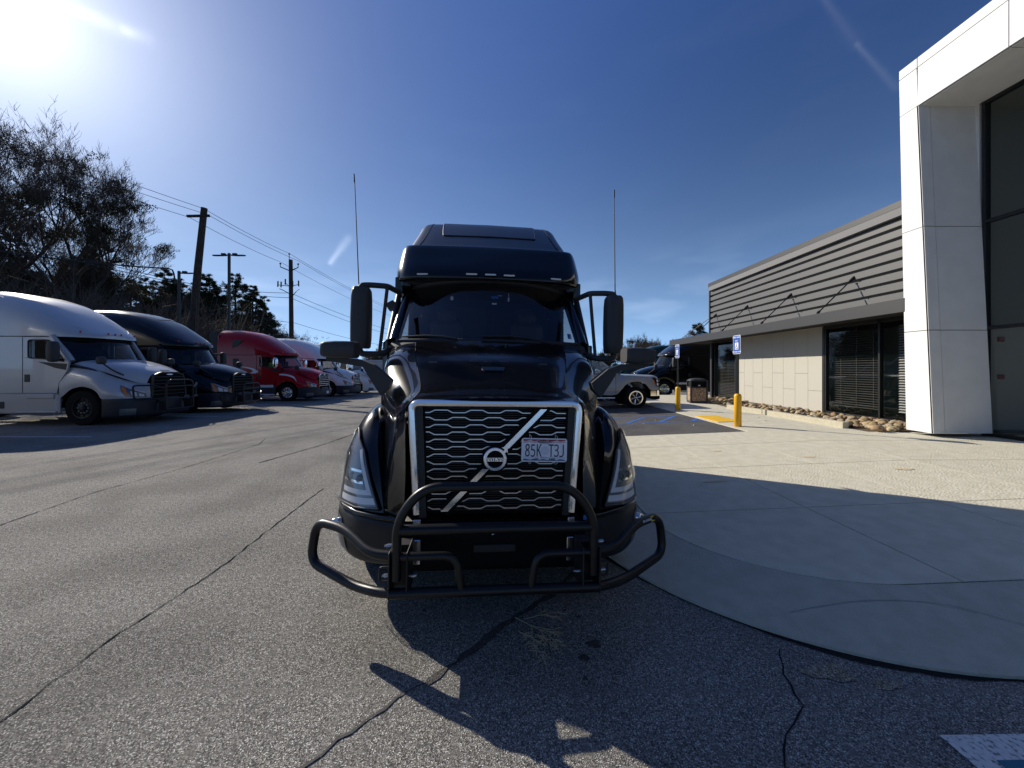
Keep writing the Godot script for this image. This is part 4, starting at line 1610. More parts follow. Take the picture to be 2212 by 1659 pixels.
	words("lettering", "T3", 0.082, 0.002, M.plate_ink, lp, Transform3D(Basis.IDENTITY, Vector3(0.064, -0.004, 0.0015)), "Droid Sans", false, 0.62)
	words("lettering", "J", 0.082, 0.002, M.plate_ink, lp, Transform3D(Basis.IDENTITY, Vector3(0.118, -0.004, 0.0015)), "Droid Sans Mono", false, 0.62)
	words("lettering", "MISSOURI", 0.0135, 0.001, M.plate_ink, lp, Transform3D(Basis.IDENTITY, Vector3(0.0, 0.055, 0.001)), "Droid Sans", true, 1.05)
	words("lettering", "BICENTENNIAL", 0.0065, 0.001, M.plate_ink, lp, Transform3D(Basis.IDENTITY, Vector3(0.0, 0.045, 0.001)), "Droid Sans", false, 1.1)
	words("lettering", "1821 & 2021", 0.006, 0.001, M.plate_ink, lp, Transform3D(Basis.IDENTITY, Vector3(0.0, -0.050, 0.001)), "Droid Sans", false, 1.0)
	words("lettering", "00", 0.014, 0.001, M.plate_ink, lp, Transform3D(Basis.IDENTITY, Vector3(-0.052, -0.060, 0.001)), "Droid Sans", true, 1.2)
	words("lettering", "APP", 0.014, 0.001, M.plate_ink, lp, Transform3D(Basis.IDENTITY, Vector3(0.052, -0.060, 0.001)), "Droid Sans", true, 1.2)
	var seal := ST()
	lathe(seal, [Vector2(0.030, 0.0), Vector2(0.028, 0.0005), Vector2(0.0, 0.0005)], Transform3D(Basis(Vector3.RIGHT, PI / 2), Vector3(0.003, -0.004, 0.0)), 24)
	part("faint_seal", seal, M.plate_pale_blue, lp)
	for x in [-0.092, 0.085]:
		for yy in [1.0, -1.0]:
			var z := ST()
			tube(z, bend([Vector3(x, yy * 0.062, 0.004), Vector3(x + 0.003, yy * 0.088, 0.004), Vector3(x - 0.004, yy * 0.10, -0.05), Vector3(x, yy * 0.062, -0.05)], 0.01, 3), 0.002, 5)
			part("cable_tie", z, M.lamp_white, lp)


func v_bumper(t: Node3D) -> void:
	# two corner pieces and a dark centre
	for sd in [-1.0, 1.0]:
		var plan := [Vector2(0.60, 0.03), Vector2(0.78, -0.04), Vector2(0.95, -0.14), Vector2(1.09, -0.29), Vector2(1.17, -0.45), Vector2(1.20, -0.70), Vector2(1.205, -1.0)]
		var ctrl := []
		for e in [[0.632, -0.02, 0.0, 0.03], [0.60, -0.003, 0.0, 0.03], [0.46, 0.0, 0.0, 0.0], [0.345, -0.012, 0.0, -0.01], [0.295, -0.05, 0.0, -0.03], [0.285, -0.12, 0.0, -0.03]]:
			var r := []
			for i in plan.size():
				var p: Vector2 = plan[i]
				var sink: float = e[3] * clampf((p.x - 0.6) / 0.5, 0.0, 1.0)
				r.append(Vector3(sd * (p.x + e[1] * 0.5), e[0] + (0.0 if e[0] > 0.4 else (0.34 - 0.29) * clampf((0.9 - p.x) / 0.3, 0.0, 1.0)) + sink * 0.0, p.y + e[1]))
			ctrl.append(r)
		var s := ST()
		patch(s, ctrl, 24, 14, Vector3(sd * 0.5, 0.45, -1.0))
		part("bumper_corner", s, M.black_plastic, t)
		# painted strip between bumper and headlamp
		var st := ST()
		var line := []
		for p: Vector2 in plan:
			line.append(Vector3(sd * (p.x - 0.004), 0.645, p.y - 0.01))
		tube(st, line, 0.016, 8)
		part("bumper_seam", st, M.black_paint, t)
		# fog lamp in its dark pocket
		var ref := Vector3(sd * 0.5, 0.45, -1.0)
		var fl := Node3D.new()
		fl.name = "fog_lamp"
		t.add_child(fl, true)
		var f := ST()
		on_patch(f, ctrl, [Vector2(0.42, 0.60), Vector2(0.635, 0.60), Vector2(0.635, 0.22), Vector2(0.50, 0.26)], 8, 0.006, ref)
		part("pocket", f, M.lamp_housing, fl)
		var l := ST()
		var c := at_patch(ctrl, 0.575, 0.34)
		ball(l, c + Vector3(sd * 0.01, 0, 0.015), Vector3(0.05, 0.035, 0.03), 14, 8)
		part("lamp", l, M.chrome, fl)
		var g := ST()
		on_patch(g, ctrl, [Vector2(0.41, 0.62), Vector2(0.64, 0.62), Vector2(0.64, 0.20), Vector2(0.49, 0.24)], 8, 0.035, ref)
		part("lens", g, M.hazed_lens, fl)
	var m := ST()
	box(m, Vector3(0, 0.46, -0.02), Vector3(1.26, 0.30, 0.12), 0.03)
	part("bumper_centre", m, M.grille_dark, t)
	var lip := ST()
	box(lip, Vector3(0, 0.625, 0.035), Vector3(1.22, 0.035, 0.06), 0.012)
	part("bumper_lip", lip, M.black_paint, t)
	var mp := ST()
	box(mp, Vector3(0.0, 0.47, 0.05), Vector3(0.28, 0.05, 0.02), 0.004)
	part("plate_holder", mp, M.black_plastic, t)
	var tow := ST()
	tube(tow, [Vector3(-0.02, 0.56, 0.05), Vector3(0.03, 0.60, 0.06)], 0.006, 6)
	box(tow, Vector3(-0.10, 0.585, 0.05), Vector3(0.012, 0.012, 0.02), 0.002)
	box(tow, Vector3(-0.07, 0.587, 0.05), Vector3(0.012, 0.012, 0.02), 0.002)
	part("hose_clip", tow, M.lamp_white, t)
	var bs := ST()
	box(bs, Vector3(0.60, 0.665, 0.06), Vector3(0.022, 0.03, 0.012), 0.002)
	part("blue_tag", bs, M.sticker_blue, t)


func v_bar(t: Node3D) -> void:
	var g := Node3D.new()
	g.name = "bull_bar"
	t.add_child(g, true)
	var r := 0.0275
	var s := ST()
	tube(s, bend([Vector3(-0.583, 0.42, 0.31), Vector3(-0.583, 0.77, 0.31), Vector3(-0.435, 0.955, 0.31), Vector3(0.435, 0.955, 0.31), Vector3(0.583, 0.77, 0.31), Vector3(0.583, 0.42, 0.31)], 0.11, 9), r, 18)
	part("hoop", s, M.bar_powder_coat, g)
	var c := ST()
	tube(c, [Vector3(-0.575, 0.705, 0.305), Vector3(0.575, 0.705, 0.305)], 0.030, 16, false)
	part("cross_bar", c, M.bar_powder_coat, g)
	var b := ST()
	tube(b, [Vector3(-0.62, 0.338, 0.305), Vector3(0.62, 0.338, 0.305)], 0.030, 18, false)
	part("lower_bar", b, M.bar_powder_coat, g)
	for sd in [-1.0, 1.0]:
		var w := ST()
		var path := mirp([Vector3(0.585, 0.548, 0.29), Vector3(0.74, 0.548, 0.255), Vector3(0.95, 0.625, 0.075), Vector3(1.175, 0.625, -0.06), Vector3(1.208, 0.36, -0.055), Vector3(0.86, 0.308, 0.16), Vector3(0.70, 0.330, 0.27), Vector3(0.60, 0.338, 0.305)], sd)
		tube(w, bend(path, 0.10, 8), 0.0285, 18)
		part("wing", w, M.bar_powder_coat, g)
		var l := ST()
		tube(l, bend(mirp([Vector3(0.575, 0.548, 0.30), Vector3(0.235, 0.548, 0.30), Vector3(0.208, 0.345, 0.305)], sd), 0.09, 8), 0.024, 16)
		part("inner_loop", l, M.bar_powder_coat, g)
		var p := ST()
		for x in [0.520, 0.622]:
			box(p, Vector3(sd * x, 0.445, 0.22), Vector3(0.010, 0.27, 0.22), 0.004)
		box(p, Vector3(sd * 0.571, 0.45, 0.16), Vector3(0.10, 0.25, 0.10), 0.004)
		part("mount_plate", p, M.black_plastic, g)
		for e in [[0.645, 0.585, 0.24, 0.014], [0.650, 0.425, 0.27, 0.013], [0.492, 0.425, 0.28, 0.011]]:
			var bo := ST()
			var xf := Transform3D(Basis(Vector3.BACK, PI / 2), Vector3(sd * e[0], e[1], e[2]))
			lathe(bo, [Vector2(0.0, -0.02), Vector2(e[3], -0.02), Vector2(e[3], 0.008), Vector2(e[3] * 0.6, 0.010), Vector2(e[3] * 0.6, 0.022), Vector2(0, 0.022)], xf, 6, true)
			part("bolt", bo, M.steel, g)
		var hk := ST()
		tube(hk, bend([Vector3(sd * 0.63, 0.47, 0.26), Vector3(sd * 0.69, 0.47, 0.26), Vector3(sd * 0.69, 0.385, 0.26), Vector3(sd * 0.63, 0.385, 0.26)], 0.02, 4), 0.006, 7)
		part("latch_handle", hk, M.black_plastic, g)
	# maker's label on the right wing, following the tube
	var a := Vector3(0.945, 0.615, 0.082)
	var e2 := Vector3(1.08, 0.632, -0.003)
	var d := Vector3(0.225, 0.0, -0.135).normalized()
	var nrm := Vector3(0.42, 0.28, 0.70)
	nrm = (nrm - d * nrm.dot(d)).normalized()
	var upv := nrm.cross(d)
	var at := Vector3(1.015, 0.625, 0.036)
	var lab := ST()
	hexa(lab, _plate(at + d * 0.072 + nrm * 0.0255, d, upv, nrm, 0.036, 0.034, 0.004))
	var yl := part("label_patch", lab, M.badge_yellow, g)
	words("lettering", "XG", 0.022, 0.001, M.grille_dark, g, Transform3D(Basis(d, upv, nrm), at + d * 0.072 + nrm * 0.0282), "Droid Sans", true, 1.0)
	words("lettering", "EX-GUARD", 0.0145, 0.001, M.sticker_white, g, Transform3D(Basis(d, upv, nrm), at + d * 0.012 + nrm * 0.0288), "Droid Sans", true, 1.0)


func _plate(c: Vector3, x: Vector3, y: Vector3, z: Vector3, w: float, h: float, th: float) -> Array:
	var o := []
	for k in [-0.5, 0.5]:
		for e in [[-0.5, -0.5], [0.5, -0.5], [0.5, 0.5], [-0.5, 0.5]]:
			o.append(c + x * w * e[0] + y * h * e[1] + z * th * k)
	return o


func v_cab(t: Node3D) -> void:
	var inn := Vector3(0, 2.2, -3.4)
	# windscreen
	var ws := []
	for e in [[1.955, 1.035, -1.52, 0.26], [2.12, 1.025, -1.66, 0.27], [2.30, 1.01, -1.81, 0.28], [2.48, 0.99, -1.96, 0.28], [2.645, 0.965, -2.09, 0.28]]:
		var r := []
		for k in 9:
			var q: float = k / 4.0 - 1.0
			var top: float = 0.05 * (1.0 - q * q) if e[0] > 2.6 else 0.0
			r.append(Vector3(q * e[1], e[0] + top, e[2] - e[3] * pow(absf(q), 2.2)))
		ws.append(r)
	var s := ST()
	patch(s, ws, 24, 14, inn)
	part("windscreen", s, M.tinted_glass, t)
	# black band behind the glass edge and the pillars
	var rim := ST()
	var loop := []
	for k in 25:
		loop.append(at_patch(ws, k / 24.0, 0.0) + Vector3(0, -0.012, 0.004))
	tube(rim, loop, 0.026, 8)
	loop = []
	for k in 25:
		loop.append(at_patch(ws, k / 24.0, 1.0) + Vector3(0, 0.025, 0.0))
	tube(rim, loop, 0.045, 8)
	part("windscreen_gasket", rim, M.black_plastic, t)
	for sd in [-1.0, 1.0]:
		var pl := ST()
		var line := []
		for k in 11:
			line.append(at_patch(ws, 0.5 + sd * 0.5, k / 10.0) + Vector3(sd * 0.036, -0.02, -0.035))
		tube(pl, line, 0.066, 10)
		part("pillar", pl, M.black_paint, t)
		# cab wall with an open window, behind the pillar
		var w := ST()
		var wall := PackedVector2Array([Vector2(-1.72, 0.95), Vector2(-1.72, 1.93), Vector2(-6.4, 1.93), Vector2(-6.4, 0.95)])
		box(w, Vector3(sd * 1.15, 1.45, -3.06), Vector3(0.06, 0.98, 2.62), 0.01)
		box(w, Vector3(sd * 1.12, 2.67, -3.27), Vector3(0.10, 0.20, 2.0), 0.01)
		box(w, Vector3(sd * 1.03, 2.69, -2.40), Vector3(0.14, 0.10, 0.30), 0.02)
		box(w, Vector3(sd * 1.15, 2.25, -3.82), Vector3(0.06, 0.64, 1.10), 0.01)
		part("cab_side", w, M.black_paint, t)
		var dr := ST()
		tube(dr, bend([Vector3(sd * 1.15, 1.95, -1.90), Vector3(sd * 1.13, 2.60, -2.35), Vector3(sd * 1.13, 2.60, -3.25), Vector3(sd * 1.15, 1.95, -3.25)], 0.06, 4), 0.035, 8)
		part("door_frame", dr, M.black_plastic, t)
		var gl := ST()
		facet(gl, [Vector3(sd * 1.15, 1.94, -1.95), Vector3(sd * 1.135, 2.58, -2.38), Vector3(sd * 1.135, 2.58, -3.24), Vector3(sd * 1.15, 1.94, -3.24)], inn)
		part("side_window", gl, M.tinted_glass, t)
		var vn := ST()      # vent pane divider
		tube(vn, [Vector3(sd * 1.148, 1.94, -2.38), Vector3(sd * 1.14, 2.58, -2.42)], 0.018, 6)
		part("window_post", vn, M.black_plastic, t)
	# cowl between hood and glass
	var cw := ST()
	var c0 := PackedVector3Array()
	var c1 := PackedVector3Array()
	var c2 := PackedVector3Array()
	for k in 17:
		var q := k / 8.0 - 1.0
		c0.append(Vector3(q * 1.10, 1.885 - 0.03 * absf(q), -1.44 - 0.28 * pow(absf(q), 2.2)))
		c1.append(Vector3(q * 1.09, 1.925 - 0.01 * absf(q), -1.47 - 0.28 * pow(absf(q), 2.2)))
		c2.append(Vector3(q * 1.08, 1.945, -1.53 - 0.28 * pow(absf(q), 2.2)))
	grid(cw, [c0, c1, c2], inn)
	part("cowl", cw, M.black_plastic, t)
	for e in [[-0.98, 1.990, -0.36, 1.958], [-0.10, 2.0, 0.62, 1.945]]:
		var w := ST()
		var zf := func(x: float, y: float) -> float: return -1.52 - 0.26 * pow(absf(x) / 1.03, 2.2) - (y - 1.955) * 0.84 + 0.022
		tube(w, [Vector3(e[0], e[1], zf.call(e[0], e[1])), Vector3(e[0] * 0.55 + e[2] * 0.45, e[1] + 0.008, zf.call(e[0] * 0.55 + e[2] * 0.45, e[1] + 0.008)), Vector3(e[0] * 0.25 + e[2] * 0.75, lerpf(e[1], e[3], 0.4) + 0.01, zf.call(e[0] * 0.25 + e[2] * 0.75, e[1]) + 0.01), Vector3(e[2], e[3], zf.call(e[2], e[3]) + 0.01)], [0.010, 0.013, 0.014, 0.016], 6)
		part("wiper", w, M.black_plastic, t)
	# inside
	var d := ST()
	box(d, Vector3(0, 1.80, -2.05), Vector3(2.1, 0.30, 0.75), 0.08)
	box(d, Vector3(0, 1.2, -3.1), Vector3(2.2, 0.1, 2.5))
	part("dashboard", d, M.cloth_dark, t)
	var bw := ST()
	box(bw, Vector3(0, 2.2, -4.25), Vector3(2.2, 2.4, 0.08))
	part("bunk_wall", bw, M.cloth_grey, t)
	var hl := ST()
	box(hl, Vector3(0, 2.74, -3.2), Vector3(2.1, 0.12, 2.0), 0.04)
	part("header_shelf", hl, M.cloth_dark, t)
	for e in [[-0.30, 0.30], [0.62, 0.16], [-0.78, 0.10]]:
		var cu := ST()
		box(cu, Vector3(e[0], 2.2, -3.95), Vector3(e[1] * 2.0, 1.05, 0.06), 0.02)
		part("curtain", cu, M.cloth_grey, t)
	for x in [-0.62, 0.62]:
		var se := ST()
		box(se, Vector3(x, 2.05, -3.35), Vector3(0.50, 0.62, 0.16), 0.06)
		box(se, Vector3(x, 2.44, -3.36), Vector3(0.28, 0.18, 0.12), 0.05)
		box(se, Vector3(x, 1.68, -3.1), Vector3(0.52, 0.16, 0.56), 0.06)
		part("seat", se, M.cloth_grey, t)
	var stw := ST()
	var lp := []
	for k in 29:
		var a := TAU * k / 28.0
		lp.append(Vector3(0.60 + cos(a) * 0.23, 1.965 + sin(a) * 0.11, -2.52 - sin(a) * 0.20))
	tube(stw, lp, 0.016, 8, false)
	part("steering_wheel", stw, M.grey_plastic, t)
	# small things behind and on the glass
	var onz := func(x: float, y: float) -> float: return -1.52 - 0.265 * pow(absf(x) / 1.03, 2.2) - (y - 1.955) * 0.83
	for e in [["toll_tag", 0.055, 2.505, 0.085, 0.040, M.sticker_blue], ["logo_sticker", 0.045, 2.415, 0.055, 0.026, M.sticker_white], ["inspection_sticker", 0.925, 2.045, 0.045, 0.085, M.sticker_white], ["paper_slip", 0.12, 2.53, 0.05, 0.008, M.sticker_white]]:
		var p := ST()
		box(p, Vector3(e[1], e[2], onz.call(e[1], e[2]) - 0.02), Vector3(e[3], e[4], 0.004), 0.001, Basis(Vector3.RIGHT, -0.68))
		part(e[0], p, e[5], t)
	var ib := ST()
	box(ib, Vector3(0.918, 2.05, onz.call(0.918, 2.05) - 0.016), Vector3(0.02, 0.055, 0.003), 0.0, Basis(Vector3.RIGHT, -0.68))
	part("sticker_stripe", ib, M.sticker_blue, t)
	var mc := ST()
	box(mc, Vector3(-0.46, 2.50, -2.12), Vector3(0.035, 0.05, 0.03), 0.01)
	part("camera_pod", mc, M.lamp_white, t)
	var pn := ST()
	tube(pn, [Vector3(0.235, 2.60, -2.2), Vector3(0.235, 2.54, -2.2)], 0.003, 5)
	box(pn, Vector3(0.235, 2.52, -2.2), Vector3(0.02, 0.05, 0.01), 0.004)
	part("hanging_tag", pn, M.lamp_white, t)


func half_plan(pts: Array, y: float) -> Array:
	var o := []
	for i in range(pts.size() - 1, 0, -1):
		o.append(Vector3(-pts[i].x, y, pts[i].y))
	for p: Vector2 in pts:
		o.append(Vector3(p.x, y, p.y))
	return o


func v_roof(t: Node3D) -> void:
	var inn := Vector3(0, 2.6, -4.5)
	# lower fairing above the windscreen: visor edge up to the brow
	var pl := [
		[2.71, [Vector2(0, -2.02), Vector2(0.55, -2.06), Vector2(0.92, -2.13), Vector2(1.08, -2.24), Vector2(1.155, -2.46), Vector2(1.185, -3.0), Vector2(1.19, -3.7), Vector2(1.19, -4.4)]],
		[2.735, [Vector2(0, -1.99), Vector2(0.56, -2.03), Vector2(0.94, -2.10), Vector2(1.10, -2.22), Vector2(1.175, -2.46), Vector2(1.205, -3.0), Vector2(1.21, -3.7), Vector2(1.21, -4.4)]],
		[2.85, [Vector2(0, -2.04), Vector2(0.57, -2.07), Vector2(0.96, -2.14), Vector2(1.12, -2.26), Vector2(1.195, -2.50), Vector2(1.225, -3.0), Vector2(1.23, -3.7), Vector2(1.23, -4.4)]],
		[3.03, [Vector2(0, -2.16), Vector2(0.58, -2.19), Vector2(0.97, -2.24), Vector2(1.115, -2.36), Vector2(1.185, -2.60), Vector2(1.22, -3.05), Vector2(1.225, -3.7), Vector2(1.225, -4.4)]],
		[3.18, [Vector2(0, -2.27), Vector2(0.58, -2.29), Vector2(0.97, -2.33), Vector2(1.09, -2.43), Vector2(1.16, -2.66), Vector2(1.20, -3.1), Vector2(1.21, -3.7), Vector2(1.21, -4.4)]],
		[3.20, [Vector2(0, -2.31), Vector2(0.57, -2.33), Vector2(0.95, -2.37), Vector2(1.07, -2.47), Vector2(1.14, -2.72), Vector2(1.18, -3.1), Vector2(1.19, -3.7), Vector2(1.19, -4.4)]]]
	var ctrl := []
	for e in pl:
		ctrl.append(half_plan(e[1], e[0]))
	var s := ST()
	patch(s, ctrl, 56, 20, inn)
	part("roof_visor", s, M.black_paint, t)
	var us := ST()
	var u0 := PackedVector3Array()
	var u1 := PackedVector3Array()
	for k in 29:
		var p := at_patch(ctrl, k / 28.0, 0.0)
		u0.append(p)
		u1.append(Vector3(p.x * 0.9, 2.69, p.z - 0.25))
	grid(us, [u0, u1], Vector3(0, 10, -3))
	part("visor_underside", us, M.black_plastic, t)
	# upper cap
	var cp := [
		[3.195, [Vector2(0, -2.33), Vector2(0.57, -2.35), Vector2(0.95, -2.39), Vector2(1.07, -2.50), Vector2(1.135, -2.78), Vector2(1.17, -3.25), Vector2(1.18, -3.8), Vector2(1.18, -4.4)]],
		[3.24, [Vector2(0, -2.40), Vector2(0.56, -2.42), Vector2(0.92, -2.46), Vector2(1.045, -2.60), Vector2(1.115, -2.90), Vector2(1.15, -3.3), Vector2(1.17, -3.8), Vector2(1.18, -4.4)]],
		[3.38, [Vector2(0, -2.59), Vector2(0.54, -2.61), Vector2(0.89, -2.65), Vector2(1.025, -2.79), Vector2(1.09, -3.05), Vector2(1.12, -3.4), Vector2(1.14, -3.8), Vector2(1.16, -4.4)]],
		[3.58, [Vector2(0, -2.87), Vector2(0.53, -2.89), Vector2(0.87, -2.93), Vector2(0.99, -3.04), Vector2(1.055, -3.25), Vector2(1.085, -3.5), Vector2(1.11, -3.9), Vector2(1.14, -4.4)]],
		[3.77, [Vector2(0, -3.16), Vector2(0.52, -3.18), Vector2(0.86, -3.21), Vector2(0.965, -3.29), Vector2(1.02, -3.43), Vector2(1.05, -3.65), Vector2(1.08, -3.95), Vector2(1.11, -4.4)]],
		[3.85, [Vector2(0, -3.35), Vector2(0.51, -3.36), Vector2(0.83, -3.38), Vector2(0.925, -3.44), Vector2(0.975, -3.55), Vector2(1.005, -3.72), Vector2(1.03, -4.0), Vector2(1.06, -4.4)]],
		[3.875, [Vector2(0, -3.52), Vector2(0.46, -3.53), Vector2(0.75, -3.55), Vector2(0.84, -3.59), Vector2(0.89, -3.68), Vector2(0.92, -3.8), Vector2(0.95, -4.05), Vector2(0.98, -4.4)]],
		[3.88, [Vector2(0, -4.4), Vector2(0.1, -4.4), Vector2(0.2, -4.4), Vector2(0.3, -4.4), Vector2(0.35, -4.4), Vector2(0.4, -4.4), Vector2(0.45, -4.4), Vector2(0.5, -4.4)]]]
	var cc := []
	for e in cp:
		cc.append(half_plan(e[1], e[0]))
	var c := ST()
	patch(c, cc, 56, 36, inn)
	var cap := part("roof_cap", c, M.black_dusty, t)
	# seams of the cap and the raised hatch panel
	for sd in [-1.0, 1.0]:
		var sm := ST()
		var ln := []
		for k in 13:
			ln.append(at_patch(cc, 0.5 + sd * 0.138, 0.02 + k * 0.054) + Vector3(0, 0.001, 0.0015))
		tube(sm, ln, 0.0045, 5)
		part("cap_seam", sm, M.grille_dark, cap)
	var ht := ST()
	on_patch(ht, cc, [Vector2(0.5 - 0.088, 0.345), Vector2(0.5 + 0.088, 0.345), Vector2(0.5 + 0.099, 0.63), Vector2(0.5 - 0.099, 0.63)], 10, 0.012, inn)
	part("hatch_panel", ht, M.black_dusty, cap)
	var hs := ST()
	var lo := []
	for e in [[0.0, 0.345], [0.088, 0.345], [0.092, 0.42], [0.096, 0.52], [0.099, 0.63], [0.0, 0.63], [-0.099, 0.63], [-0.096, 0.52], [-0.092, 0.42], [-0.088, 0.345], [0.0, 0.345]]:
		lo.append(at_patch(cc, 0.5 + e[0], e[1]) + Vector3(0, 0.006, 0.004))
	tube(hs, bend(lo, 0.03, 4), 0.008, 6, false)
	part("hatch_edge", hs, M.black_plastic, cap)
	# five clearance lamps under the visor's lip
	for x in [-0.81, -0.225, -0.002, 0.222, 0.805]:
		var z: float = -1.985 - 0.045 * pow(absf(x) / 0.55, 2.0)
		var lamp := Node3D.new()
		lamp.name = "clearance_lamp"
		t.add_child(lamp, true)
		var turn := Basis(Vector3.UP, -signf(x) * (0.16 if absf(x) > 0.5 else 0.05))
		if x < 0:
			turn = Basis(Vector3.UP, -(0.16 if absf(x) > 0.5 else 0.05))
		else:
			turn = Basis(Vector3.UP, (0.16 if absf(x) > 0.5 else 0.0))
		var b := ST()
		box(b, Vector3(x, 2.768, z - 0.004), Vector3(0.150, 0.034, 0.03), 0.006, turn)
		part("base", b, M.grille_dark, lamp)
		var l := ST()
		box(l, Vector3(x, 2.768, z + 0.010), Vector3(0.132, 0.020, 0.012), 0.004, turn)
		part("lens", l, M.lamp_white, lamp)
	var rr := ST()
	box(rr, Vector3(0, 2.4, -4.42), Vector3(2.3, 2.9, 0.08), 0.02)
	part("cab_back", rr, M.black_paint, t)


func v_mirrors(t: Node3D) -> void:
	for sd in [-1.0, 1.0]:
		var mr := Node3D.new()
		mr.name = "door_mirror"
		t.add_child(mr, true)
		var h := ST()
		# tapered housing, rounded towards the front
		var ctrl := []
		for e in [[1.845, 0.80], [1.86, 0.93], [1.95, 1.0], [2.16, 1.03], [2.38, 1.0], [2.455, 0.94], [2.485, 0.78]]:
			var r := PackedVector3Array()
			for k in 20:
				var a := TAU * k / 20.0
				var cx := signf(cos(a)) * pow(absf(cos(a)), 0.55)
				var cz := signf(sin(a)) * pow(absf(sin(a)), 0.6)
				r.append(Vector3(sd * (1.368 + 0.098 * e[1] * cx), e[0], -1.60 + 0.11 * e[1] * cz))
			ctrl.append(r)
		grid(h, ctrl, Vector3(sd * 1.368, 2.16, -1.6), true)
		facet(h, Array(ctrl[0]), Vector3(sd * 1.368, 2.16, -1.6))
		facet(h, Array(ctrl[-1]), Vector3(sd * 1.368, 2.16, -1.6))
		part("housing", h, M.grey_plastic, mr)
		var gl := ST()
		box(gl, Vector3(sd * 1.37, 2.15, -1.712), Vector3(0.15, 0.52, 0.008), 0.003)
		part("mirror_glass", gl, M.chrome, mr)
		var a := ST()
		tube(a, bend([Vector3(sd * 1.06, 2.525, -2.02), Vector3(sd * 1.13, 2.535, -1.72), Vector3(sd * 1.30, 2.53, -1.66), Vector3(sd * 1.385, 2.52, -1.64), Vector3(sd * 1.395, 2.46, -1.62)], 0.05, 5), 0.031, 10)
		part("upper_arm", a, M.grey_plastic, mr)
		var st := ST()
		tube(st, bend([Vector3(sd * 1.135, 2.52, -1.72), Vector3(sd * 1.165, 2.18, -1.71), Vector3(sd * 1.195, 1.86, -1.70), Vector3(sd * 1.20, 1.79, -1.68)], 0.05, 4), 0.020, 8)
		part("strut", st, M.grey_plastic, mr)
		var lw := ST()
		tube(lw, bend([Vector3(sd * 1.10, 1.84, -1.80), Vector3(sd * 1.20, 1.79, -1.69), Vector3(sd * 1.37, 1.785, -1.62), Vector3(sd * 1.395, 1.86, -1.61)], 0.05, 5), 0.034, 10)
		part("lower_arm", lw, M.grey_plastic, mr)
		# mirror standing on the front corner of the hood
		var hm := Node3D.new()
		hm.name = "hood_mirror"
		t.add_child(hm, true)
		var hh := ST()
		var rows := []
		for e in [[1.090, 0.88], [1.10, 0.96], [1.16, 1.0], [1.24, 1.0], [1.315, 0.93], [1.345, 0.80], [1.352, 0.62]]:
			var r := PackedVector3Array()
			for k in 20:
				var b := TAU * k / 20.0
				var cy := signf(sin(b)) * pow(absf(sin(b)), 0.42)
				var cz := signf(cos(b)) * pow(absf(cos(b)), 0.5)
				r.append(Vector3(sd * e[0], 1.782 + 0.068 * e[1] * cy, -0.56 + 0.085 * e[1] * cz))
			rows.append(r)
		grid(hh, rows, Vector3(sd * 1.22, 1.78, -0.56), true)
		facet(hh, Array(rows[0]), Vector3(sd * 1.22, 1.78, -0.56))
		facet(hh, Array(rows[-1]), Vector3(sd * 1.22, 1.78, -0.56))
		part("housing", hh, M.grey_plastic, hm)
		var arm := ST()
		var poly := PackedVector2Array()
		for e in [[1.33, 1.722], [1.22, 1.717], [1.076, 1.710], [0.966, 1.668], [0.822, 1.547], [0.842, 1.483], [0.908, 1.427], [0.985, 1.545], [1.047, 1.648], [1.20, 1.672], [1.33, 1.695]]:
			poly.append(Vector2(sd * e[0], e[1]))
		prism(arm, poly, 0.10, Transform3D(Basis.IDENTITY, Vector3(0, 0, -0.57)))
		part("arm", arm, M.grey_plastic, hm)
		var an := ST()
		if sd < 0:
			tube(an, [Vector3(-1.405, 2.46, -1.66), Vector3(-1.42, 2.56, -1.66), Vector3(-1.485, 3.62, -1.68), Vector3(-1.49, 3.64, -1.68), Vector3(-1.496, 3.72, -1.68)], [0.013, 0.006, 0.004, 0.008, 0.008], 7)
		else:
			tube(an, [Vector3(1.415, 2.46, -1.66), Vector3(1.405, 2.58, -1.66), Vector3(1.384, 3.62, -1.68), Vector3(1.384, 3.64, -1.68), Vector3(1.382, 3.72, -1.68)], [0.013, 0.006, 0.004, 0.008, 0.008], 7)
		part("whip_aerial", an, M.black_plastic, t)
	var sm := ST()
	prism(sm, PackedVector2Array([Vector2(-1.27, 2.42), Vector2(-1.18, 2.47), Vector2(-1.14, 2.40), Vector2(-1.22, 2.34)]), 0.10, Transform3D(Basis.IDENTITY, Vector3(0, 0, -2.2)))
	part("look_down_mirror", sm, M.black_plastic, t)


func v_chassis(t: Node3D) -> void:
	for sd in [-1.0, 1.0]:
		wheel(t, Vector3(sd * 1.02, 0.51, -1.05), sd, M.chrome)
		for z in [-4.95, -6.2]:
			wheel(t, Vector3(sd * 1.0, 0.51, z), sd, M.chrome)
		var f := ST()
		box(f, Vector3(sd * 1.12, 0.62, -3.0), Vector3(0.10, 0.66, 2.4), 0.03)
		part("side_skirt", f, M.black_paint, t)
		var rl := ST()
		box(rl, Vector3(sd * 0.43, 0.85, -3.8), Vector3(0.09, 0.28, 6.0), 0.01)
		part("frame_rail", rl, M.black_plastic, t)
	var e := ST()
	box(e, Vector3(0, 0.85, -1.1), Vector3(1.3, 0.7, 1.6), 0.05)
	part("engine", e, M.grille_dark, t)
	var ax := ST()
	tube(ax, [Vector3(-1.0, 0.51, -1.05), Vector3(1.0, 0.51, -1.05)], 0.07, 8)
	part("front_axle", ax, M.black_plastic, t)


